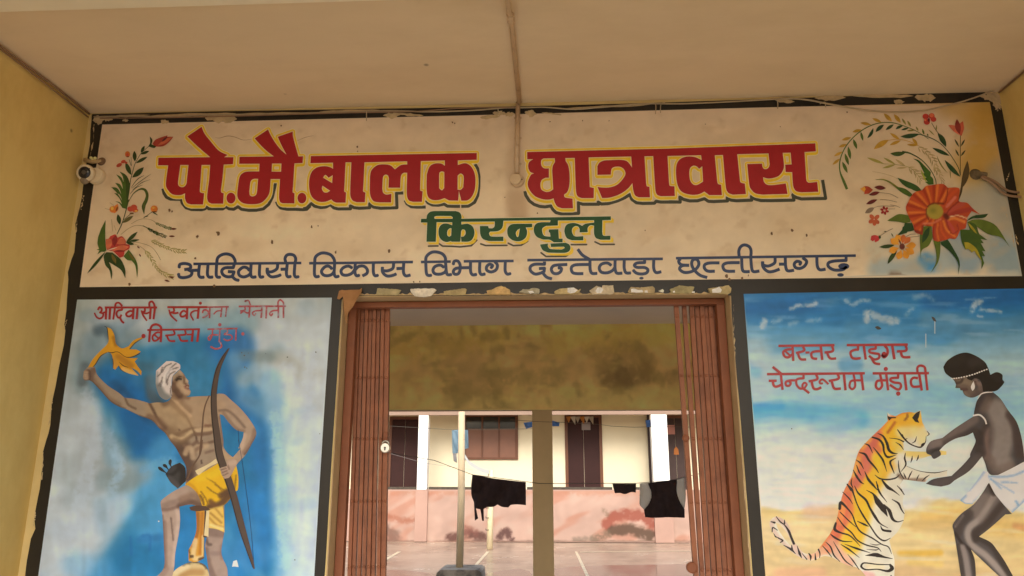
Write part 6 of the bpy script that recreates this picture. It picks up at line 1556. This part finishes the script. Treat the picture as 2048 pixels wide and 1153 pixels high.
slab("plaster_patch", "@P2 530,115 600,68 650,85 655,65 760,65 770,132 740,150 660,146 560,150", "big squarish grey plaster patch with a pinkish broken left half", (168, 142, 108), .02, 7, GP, ["@P2 585,120 610,85 650,88 662,110 640,140 600,138"])
slab("plaster_patch", "@P2 905,120 930,80 1020,85 1140,72 1165,92 1160,135 1060,140 920,138", "brown plaster patch showing white lime along its lower half", (150, 122, 84), .02, 8, GP, ["@P2 930,100 960,95 1000,110 1040,108 1050,130 990,136 935,132", "@P2 1065,115 1090,112 1095,135 1065,134"])
slab("plaster_patch", "@P2 1203,112 1222,105 1242,97 1252,112 1248,128 1220,124", "tiny white lime crumb between two wide patches over the gateway", (222, 204, 160), .014, 9, GP)
slab("plaster_patch", "@P2 1310,100 1400,62 1550,75 1530,136 1330,138", "olive grey plaster patch second from the right end of the lintel", (134, 114, 76), .014, 10, GP, ["@P2 1340,118 1356,114 1360,130 1342,132", "@P2 1525,122 1550,120 1552,134 1528,134"])
slab("plaster_patch", "@P2 1680,95 1780,80 1880,65 1905,90 1900,132 1870,152 1700,138", "rightmost plaster patch at the gateway corner with white lime in its middle", (150, 124, 82), .022, 11, GP, ["@P2 1715,105 1760,92 1785,78 1812,110 1800,135 1720,138"])
cb_ = outline("@Z3 150,88 172,80 195,84 240,80 312,84 333,72 330,104 ~300,150 ~262,205 ~218,262 216,350 ~205,320 186,225 180,130 155,158 138,150")
W = at_np(cb_, 0.0)
P, T = triangulate([[(p[0], p[2]) for p in W]], steiner=[(x, z) for x in np.arange(W[:, 0].min(), W[:, 0].max(), .012) for z in np.arange(W[:, 2].min(), W[:, 2].max(), .012) if inside(np.array([[x, z]]), [(p[0], p[2]) for p in W])[0]])
xm, zm_ = W[:, 0].mean(), W[:, 2].max()
bend = lambda x, z: -.012 - .03 * max(0, (x - xm) / .08) ** 1.5 - .008 * math.sin(z * 60) * .5 - .05 * max(0, (zm_ - z - .12))
v = [(a, bend(a, b), b) for a, b in P] + [(a, bend(a, b) + .0025, b) for a, b in P]
n = len(P)
f = [tuple(t) for t in T] + [tuple(i + n for i in t[::-1]) for t in T]
o = link("torn_board", v, f, mat("torn_brown_paper", alb((158, 110, 66), MURAL), .8, .15, noise=.12, nscale=14, bump=.3, bscale=40, dirt=alb((138, 92, 56), MURAL), dscale=9, damount=.6), None)
tag(o, "torn brown board scrap stuck over the upper left corner of the gateway", "scrap")

# ------------------------------------------------------------------ conduit, junction box and cables
m_pvc = mat("grimy_pvc", alb((180, 142, 104), SIGN), .5, .35, noise=.1, nscale=14, dirt=alb((136, 98, 66), SIGN), dscale=20, damount=.6, dlo=.52, dhi=.68)
m_dark = mat("dark_gap", (.03, .022, .016), .8, .1)
pa, pb_ = atz(1018, 3, ZC), atz(1039.5, 210, ZC)
con = thing("conduit_pipe", "cream plastic conduit running down the ceiling and wall to a round box", "pipe", (pb_[0], -.02, ZC - .05))
ex = (pa[0] + (pa[0] - pb_[0]) * 1.2, pa[1] + (pa[1] - pb_[1]) * 1.2, ZC - .014)
xw = at(1036, 235, 0)[0]
xw2, zw2 = at(1033.5, 350, 0)[0], at(1033.5, 350, 0)[2]
MB().tube([ex[:2] + (ZC - .048,), (pa[0], pa[1], ZC - .048), (pa[0] + .004, pa[1] + .1, ZC - .014), (pb_[0], -.03, ZC - .014)], .0125, 12).build("ceiling_pipe", m_pvc, con, smooth=True)
MB().tube([(xw + .001, -.0155, ZC - .004), (xw2, -.0155, zw2 + .002)], .0125, 12).build("wall_pipe", m_pvc, con, smooth=True)
MB().lathe((pa[0] + .003, pa[1] + .05, ZC - .03), (0, 1, -.1), [(0, .017), (.045, .017)], n=14).build("socket", m_pvc, con)
for z in (ZC - .09, (ZC + zw2) / 2, zw2 + .06):
    MB().box(xw - .021, xw + .021, -.0045, -.0035, z - .006, z + .006).build("saddle_clip", m_pvc, con)
m_gl_ = mat("dark_line", alb((120, 84, 54)), .9, .1, noise=.3, nscale=30)  # thin darker lines along both edges of the wall pipe
MB().box(xw - .0145, xw - .0125, -.0042, -.0036, zw2, ZC - .06).build("dark_line", m_gl_, con)
MB().box(xw2 + .012, xw2 + .0138, -.0042, -.0036, zw2 + .05, ZC - .12).build("dark_line", m_gl_, con)
jb = at(1033, 363.5, 0)
jx = thing("junction_box", "round cream plastic junction box at the end of the wall conduit", "box", (jb[0], -.004, jb[2]))
MB().lathe((jb[0] + .006, -.0035, jb[2]), (0, -1, 0), [(0, .037), (.018, .036), (.022, .033)], n=30).build("base", m_pvc, jx)
MB().lathe((jb[0] - .004, -.026, jb[2] + .001), (-.12, -1, 0), [(0, .031), (.006, .031), (.009, .028), (.010, .001)], n=30).build("lid", mat("pvc_lid", alb((184, 148, 108), SIGN), .45, .4, noise=.06, nscale=12), jx)
sc_ = at(1044, 363, 0)
MB().lathe((sc_[0], -.0255, sc_[2]), (0, -1, 0), [(0, .0035), (.001, .0035)], n=8).build("screw_hole", m_dark, jx)


def cable(name, label, pts, r, material, parent=None, cat="cable", Y=-.008, n=6):
    P = [(*at(px, py, Y if len(q) == 0 else q[0]),) for px, py, *q in pts]
    # smooth it
    C = curve([(p[0], p[2], True) for p in P], False, 5)
    ys = np.interp(np.linspace(0, 1, len(C)), np.linspace(0, 1, len(P)), [p[1] for p in P])
    o = MB().tube([(c[0], y, c[1]) for c, y in zip(C, ys)], r, n).build(name, material, parent, smooth=True)
    if label:
        tag(o, label, cat)
    return o


m_wire = mat("grey_cable", alb((160, 130, 94), SIGN), .55, .3, noise=.15, nscale=20)
m_bw = mat("brown_cable", alb((116, 84, 58)), .55, .3, noise=.15, nscale=20)
cable("ceiling_cable", "thin pale cable clipped along the top of the wall under the ceiling", [(188, 234), (260, 233), (340, 234), (420, 230), (520, 229), (640, 226), (768, 222), (860, 224), (950, 221), (1010, 216), (1040, 216), (1090, 215), (1150, 219), (1220, 213), (1290, 208), (1360, 208), (1440, 205), (1530, 200), (1580, 197)], .0042, m_wire)
cable("ceiling_cable", "second thin cable lying along the dark band to the left of the conduit", [(200, 237), (300, 236), (420, 234), (560, 230), (700, 226), (820, 224), (900, 218), (960, 216), (1030, 215)], .003, m_bw, Y=-.013)
cable("hanging_cable", "grey cable sagging across the top right corner of the name board", [(1560, 199), (1590, 198), (1620, 201), (1650, 207), (1690, 214), (1725, 220), (1770, 224), (1810, 224), (1850, 221), (1890, 212), (1930, 202), (1965, 190), (1990, 180)], .0045, m_wire, Y=-.02)
ties = []
for a in ([(1548, 199), (1555, 203), (1555.5, 218)], [(1640, 208), (1650, 205), (1651, 215)], [(1300, 207), (1311, 209), (1311, 228)], [(1330, 206), (1322, 209), (1321, 226)], [(996, 217), (996, 226), (990, 230)], [(733, 222), (733, 242)]):
    ties.append(a)
for i, a in enumerate(ties):
    o = cable("cable_tie", None, a, .0026, m_wire, Y=-.016)
    tag(o, ["white tie hanging just right of the middle of the last word", "white tie on the sagging cable left of the leafy arch", "white tie hanging above the first letters of the right red word", "white tie next to its twin above the right red word",
            "pale wire loop beside the conduit at the ceiling", "pale thread hanging above the left red word"][i], "tie", "cable ties under the ceiling")
# corner cables over the left wall
P0, P1_ = (XL + .012, -.015, ZC - .012), (XL + .012, -2.6, ZC - .012)
o = MB().tube([(XL + .012, -.015, ZC - .014), (XL + .014, -.3, ZC - .012), (XL + .012, -.7, ZC - .018), (XL + .014, -1.4, ZC - .012), (XL + .012, -2.9, ZC - .014)], .0055, 8).tube(
    [(XL + .01, -.02, ZC - .035), (XL + .012, -.5, ZC - .03), (XL + .01, -1.2, ZC - .034), (XL + .01, -2.9, ZC - .03)], .004, 8).build("corner_cable", m_bw, None, smooth=True)
tag(o, "pair of brown cables along the top edge of the left yellow wall", "cable")
o = MB().tube([(XR - .01, -.015, ZC - .012), (XR - .01, -.8, ZC - .01), (XR - .01, -2.9, ZC - .012)], .005, 8).build("corner_cable", m_bw, None, smooth=True)
tag(o, "single brown cable along the top edge of the right yellow wall", "cable")
# wall hole with a bunch of brown cables
hw = at(1950, 350, 0)
sk = thing("cable_gland", "dark plugged cable hole beside the large orange flower", "fitting", (hw[0], -.004, hw[2]))
MB().lathe((hw[0], -.0042, hw[2]), (0, -1, 0), [(0, .030), (.006, .028), (.014, .02), (.015, .001)], n=18).build("plug", mat("dark_plug", alb((84, 66, 44)), .8, .1, noise=.3, nscale=30, bump=.6), sk)
MB().tube([(hw[0] + .02, -.012, hw[2] - .002), (hw[0] + .05, -.016, hw[2] - .006)], [.014, .01], 10).build("sleeve", mat("dark_sleeve", alb((92, 72, 50)), .7, .2), sk)
cable("brown_cable", "upper brown cable leaving the hole beside the orange flower", [(1963, 353), (1978, 358), (1993, 366), (2008, 378), (2024, 384), (2052, 386), (2075, 388)], .0065, m_bw, Y=-.016)
cable("brown_cable", "lower brown cable leaving the hole beside the orange flower", [(1962, 355), (1976, 361), (1990, 372), (2004, 385), (2020, 392), (2052, 395), (2075, 397)], .0065, m_bw, Y=-.024)

# ------------------------------------------------------------------ security camera on the left edge of the board
cc = at(180, 353.5, 0)
cmr = thing("security_camera", "white ball shaped security camera fixed at the left end of the name board", "camera", (cc[0], -.004, cc[2]))
m_cw = mat("camera_white", alb((198, 166, 126), SIGN), .4, .4, noise=.06, nscale=16)
bx_ = at(196, 355, 0)
MB().lathe((bx_[0], -.0045, bx_[2]), (0, -1, 0), [(0, .047), (.02, .047), (.028, .043), (.03, .002)], n=36).build("base_plate", m_cw, cmr)
hx = at(180, 355, -.06)
dirn = Vector((.10, -1, -.22)).normalized()
o0 = Vector((bx_[0] - .036, -.030, bx_[2] + .008))
MB().lathe(o0, dirn, [(0, .034), (.012, .044), (.026, .047), (.036, .046), (.041, .041), (.0415, .033)], n=36).build("housing", m_cw, cmr, smooth=True)
MB().lathe(o0 + dirn * .036, dirn, [(0, .033), (.006, .0328), (.0105, .026), (.0125, .014), (.013, .001)], n=32).build("lens_window", mat("lens_glass", (.02, .02, .024), .12, .6), cmr, smooth=True)
MB().lathe(o0 + dirn * .0485, dirn, [(0, .012), (.0018, .011), (.002, .001)], n=20).build("lens_ring", mat("lens_ring", (.10, .085, .07), .35, .5), cmr)
MB().lathe(o0 + dirn * .006 + Vector((-.004, 0, -.040)), dirn, [(0, .02), (.014, .024), (.026, .02), (.03, .006)], n=20).build("sensor_dome", mat("smoky_dome", alb((108, 86, 62)), .2, .5), cmr, smooth=True)
for a in (.6, 2.2, 3.9, 5.3):
    q = o0 + dirn * .0405 + (Vector((1, -.25, 0)).normalized() * math.cos(a) + Vector((0, 0, 1)) * math.sin(a)) * .0355
    MB().lathe(q, dirn, [(0, .0032), (.002, .003), (.0022, .0005)], n=8).build("screw", m_dark, cmr)
bk = at(186, 327, -.01)
br = thing("cable_bracket", "dirty cable clamp with putty lumps just above the security camera", "bracket", (bk[0], -.004, bk[2]))
MB().tube([(at(172, 322, 0)[0], -.012, at(172, 322, 0)[2]), (bk[0], -.018, bk[2] + .004), (at(206, 324, 0)[0], -.012, at(206, 324, 0)[2])], [.011, .012, .009], 10).build("clamp", mat("dirty_clamp", alb((138, 108, 70)), .7, .2, noise=.3, nscale=30), br, smooth=True)
MB().lathe((at(204, 324, 0)[0], -.0042, at(204, 324, 0)[2]), (0, -1, 0), [(0, .024), (.006, .02), (.012, .011), (.013, .001)], n=16).build("putty_stain", mat("dark_putty", alb((92, 66, 44)), .85, .1, noise=.3, nscale=30, bump=.5), br)
for px, py, r in ((182, 316, .009), (190, 317, .010), (185, 320, .008)):
    q = at(px, py, -.016)
    MB().lathe(q, (0.1, -1, .2), [(-.006, .003), (-.002, r), (.004, r * .8), (.008, .002)], n=12).build("putty", mat("pale_putty", alb((190, 168, 110)), .8, .2, noise=.2, nscale=40), br, smooth=True)

# ------------------------------------------------------------------ washing lines and clothes in the passage opening
YL = Y_PIL - .03
m_line2 = mat("washing_line", (.10, .085, .06), .7, .2)


def wire(name, label, pts, r, Y, m):
    P = [at(px, py, Y) for px, py in pts]
    return tag(MB().tube(P, r, 6).build(name, m, None), label, "line")


wire("washing_line", "lower washing line carrying the black clothes across the pillar", [(772, 905), (868, 921), (945, 950), (1000, 957), (1053, 964), (1080, 967.5), (1150, 967.5), (1224, 967), (1272, 967), (1337, 962), (1372, 954), (1420, 943)], .003, YL, m_line2)
wire("washing_line", "upper slack wire across the pillar near the far door tops", [(1020, 840), (1064, 843), (1082, 844), (1120, 845), (1195, 849), (1225, 853), (1268, 855), (1320, 853.5), (1369, 854.5), (1420, 855)], .0022, YL, m_line2)


def garment(name, label, s, material, Y, sag=.04, seed=0, cat="clothing", th=.012, fold=28):
    P = outline(s)
    W = at_np(P, Y)
    poly = [(p[0], p[2]) for p in W]
    A = np.array(poly)
    g = [(x, z) for x in np.arange(A[:, 0].min(), A[:, 0].max(), .018) for z in np.arange(A[:, 1].min(), A[:, 1].max(), .018)]
    g = np.array(g)
    g = g[inside(g, poly) & (seg_dist(g, poly + [poly[0]]) > .006)]
    P2, T = triangulate([poly], steiner=g)
    zt = A[:, 1].max()
    r = random.Random(seed)
    ph = r.uniform(0, 6)
    fy = lambda x, z: Y + sag * math.sin(x * fold + ph + 3 * math.sin(z * 7)) * min(1, (zt - z) / .12 + .15) + .01 * math.sin(x * 61 + z * 23)
    n = len(P2)
    v = [(a, fy(a, b) - th / 2, b) for a, b in P2] + [(a, fy(a, b) + th / 2, b) for a, b in P2]
    f = [tuple(t) for t in T] + [tuple(i + n for i in t[::-1]) for t in T]
    from collections import Counter
    ec = Counter((t[i], t[(i + 1) % 3]) for t in T for i in range(3))
    f += [(b, a, a + n, b + n) for (a, b) in ec if (b, a) not in ec]
    o = link(name, v, f, material, None, smooth=True)
    return tag(o, label, cat)


m_blk = mat("black_cotton", (.05, .034, .036), .9, .1, noise=.2, nscale=20, bump=.3, bscale=80)
garment("black_shorts", "wide black shorts with two loose straps on the washing line", "@Z5 1056,448 1110,458 1200,475 1300,488 1425,502 1427,660 ~1380,655 1320,660 1302,678 ~1265,672 1232,655 ~1200,672 1150,676 1132,690 1134,772 1122,768 1112,688 1090,684 1082,680 1096,752 1076,765 1066,640 ~1046,595 1050,520", m_blk, YL, seed=1)
garment("black_cloth", "small black cloth on the washing line between pillar and vest", "@Z6 502,512 665,512 664,574 ~630,570 ~590,584 555,576 520,578 508,540", m_blk, YL, sag=.008, seed=2)
def thin_cloth(name, c):
    """light fabric that lets the daylight behind it glow through"""
    m = mat(name, c, .9, .1, noise=.12, nscale=12, bump=.3, bscale=60)
    nt = m.node_tree
    b = nt.nodes["Principled BSDF"]
    tr = nt.nodes.new("ShaderNodeBsdfTranslucent")
    tr.inputs[0].default_value = (*c, 1)
    mx = nt.nodes.new("ShaderNodeMixShader")
    mx.inputs[0].default_value = .65
    nt.links.new(b.outputs[0], mx.inputs[1])
    nt.links.new(tr.outputs[0], mx.inputs[2])
    nt.links.new(mx.outputs[0], nt.nodes["Material Output"].inputs[0])
    return m


m_gry = thin_cloth("grey_cotton", (.82, .76, .66))
vest = thing("vest", "sleeveless black vest with pale grey sides on the washing line", "clothing", (at(1337, 990, YL)[0], YL, at(1337, 962, YL)[2]))
o = garment("front", "x", "@Z6 745,508 890,490 948,484 ~948,560 ~965,630 1002,690 1002,748 ~900,745 ~800,748 730,745 722,690 ~760,640 ~770,580", m_blk, YL, sag=.012, seed=3)
o2 = garment("side_panel", "x", "@Z6 692,512 748,506 ~772,580 ~762,640 722,692 ~700,670 690,655", m_gry, YL, sag=.012, seed=3)
o3 = garment("side_panel", "x", "@Z6 946,484 1000,470 1008,600 1000,690 ~968,635 ~948,560", m_gry, YL, sag=.012, seed=3)
for q in (o, o2, o3):
    del q['label'], q['category']
    q.parent = vest
    q.location = -vest.location
m_bl = mat("navy_cloth", alb((48, 62, 112), PASSAGE), .85, .15, noise=.3, nscale=14)
m_lb = thin_cloth("light_blue_towel", (.42, .56, .62))
garment("blue_cloth", "dark blue cloth on the upper wire showing both sides of the pillar", "1047,846 1064,844 1066,843 1106,842 1119,846 1118,853 1106,853 1090,850 1070,853 1052,858", m_bl, Y_PIL + .24, sag=.01, seed=4)
garment("blue_cloth", "dark blue rag on the upper wire left of the white far pillar", "1291,841 1301,840 1302,854 1293,855", m_bl, YL, sag=.006, seed=5)
garment("light_blue_towel", "pale blue towel hanging behind the rusty pole in the courtyard", "@Z5 914,142 940,140 985,138 1024,140 1028,265 1005,272 985,300 945,300 ~935,310 918,300", m_lb, 7.25, sag=.02, seed=6)
garment("grey_rag", "small grey rag hanging under the pale blue towel", "@Z5 920,302 945,302 948,368 925,355", mat("grey_rag", alb((206, 196, 188), YARD_SUN), .9), 7.25, sag=.01, seed=7)
wire("towel_line", "thin line holding the pale blue towel behind the pole", [(770, 852), (905, 860), (950, 860), (1068, 858)], .003, 7.25, m_line2)

# ------------------------------------------------------------------ pole in its concrete block, net post and net tape
YPOLE = 7.0
pb2 = at(919, 1135, YPOLE)
pole = thing("clothes_pole", "weathered cream pole standing in a concrete block in the courtyard", "pole", (pb2[0], YPOLE, 0))
ptop = at(923.5, 760, YPOLE)
m_pole = mat("rusty_cream_pole", (.68, .51, .30), .6, .3, noise=.12, nscale=5, dirt=(.42, .27, .14), dscale=6, damount=.6, dlo=.56, dhi=.7)
MB().tube([(pb2[0], YPOLE, pb2[2] - .02), (pb2[0] + .01, YPOLE, 1.2), (ptop[0], YPOLE, ptop[2])], [.052, .05, .047], 16).build("shaft", m_pole, pole, smooth=True)
bl0, bl1 = at(876, 1140, YPOLE)[0], at(969, 1140, YPOLE)[0]
MB().prism([(bl0, 0.012), (bl1, .012), (bl1 - .02, pb2[2] - .03), (bl1 - .06, pb2[2]), (bl0 + .08, pb2[2]), (bl0 + .02, pb2[2] - .04)], YPOLE - .28, YPOLE + .28).build(
    "concrete_block", mat("blotched_block", (.46, .38, .28), .85, .2, noise=.3, nscale=6, bump=.5, bscale=30, dirt=(.06, .05, .04), dscale=3, damount=.8, dlo=.45, dhi=.6), pole)  # dark noise blotches over the whole block
YN = 11.5
nb = at(978.5, 1100, YN)
post = thing("net_post", "short cream net post standing behind the hanging black shorts", "post", (nb[0], YN, 0))
nt = at(982, 941, YN)
MB().tube([(nb[0] + .01, YN, .012), (nt[0], YN, nt[2])], .062, 12).build("shaft", mat("net_post_paint", (.82, .68, .42), .5, .3, noise=.1, nscale=6, dirt=alb((170, 120, 70), YARD_SUN), dscale=4, damount=.6), post, smooth=True)
for py in (980, 1016, 1036, 1060):
    q = at(974.5, py, YN)
    MB().tube([(q[0] + .04, YN - .05, q[2]), (q[0] - .02, YN - .09, q[2]), (q[0] - .02, YN - .09, q[2] + .03)], .007, 6).build("hook", m_dark, post)
tape = []
P = [at(px, py, YN - .02) for px, py in ((930, 912), (938, 925), (948, 932), (958, 938), (968, 942), (979, 944.5))]
tb = MB()
for a, b in zip(P[:-1], P[1:]):
    tb.prism([(a[0], a[2] - .04), (b[0], b[2] - .04), (b[0], b[2] + .04), (a[0], a[2] + .04)], YN - .1, YN - .09)
o = tb.build("net_tape", mat("white_tape", alb((255, 250, 236), YARD_SUN), .7, .2), None)
tag(o, "white net tape sagging from the pole to the short net post", "tape")
wire("thin_wire", "thin pale wire slanting across the dark far left door", [(782, 908), (832, 922), (858, 928), (945, 940)], .0022, 9.0, mat("pale_wire", alb((206, 190, 176), YARD_SUN), .5))
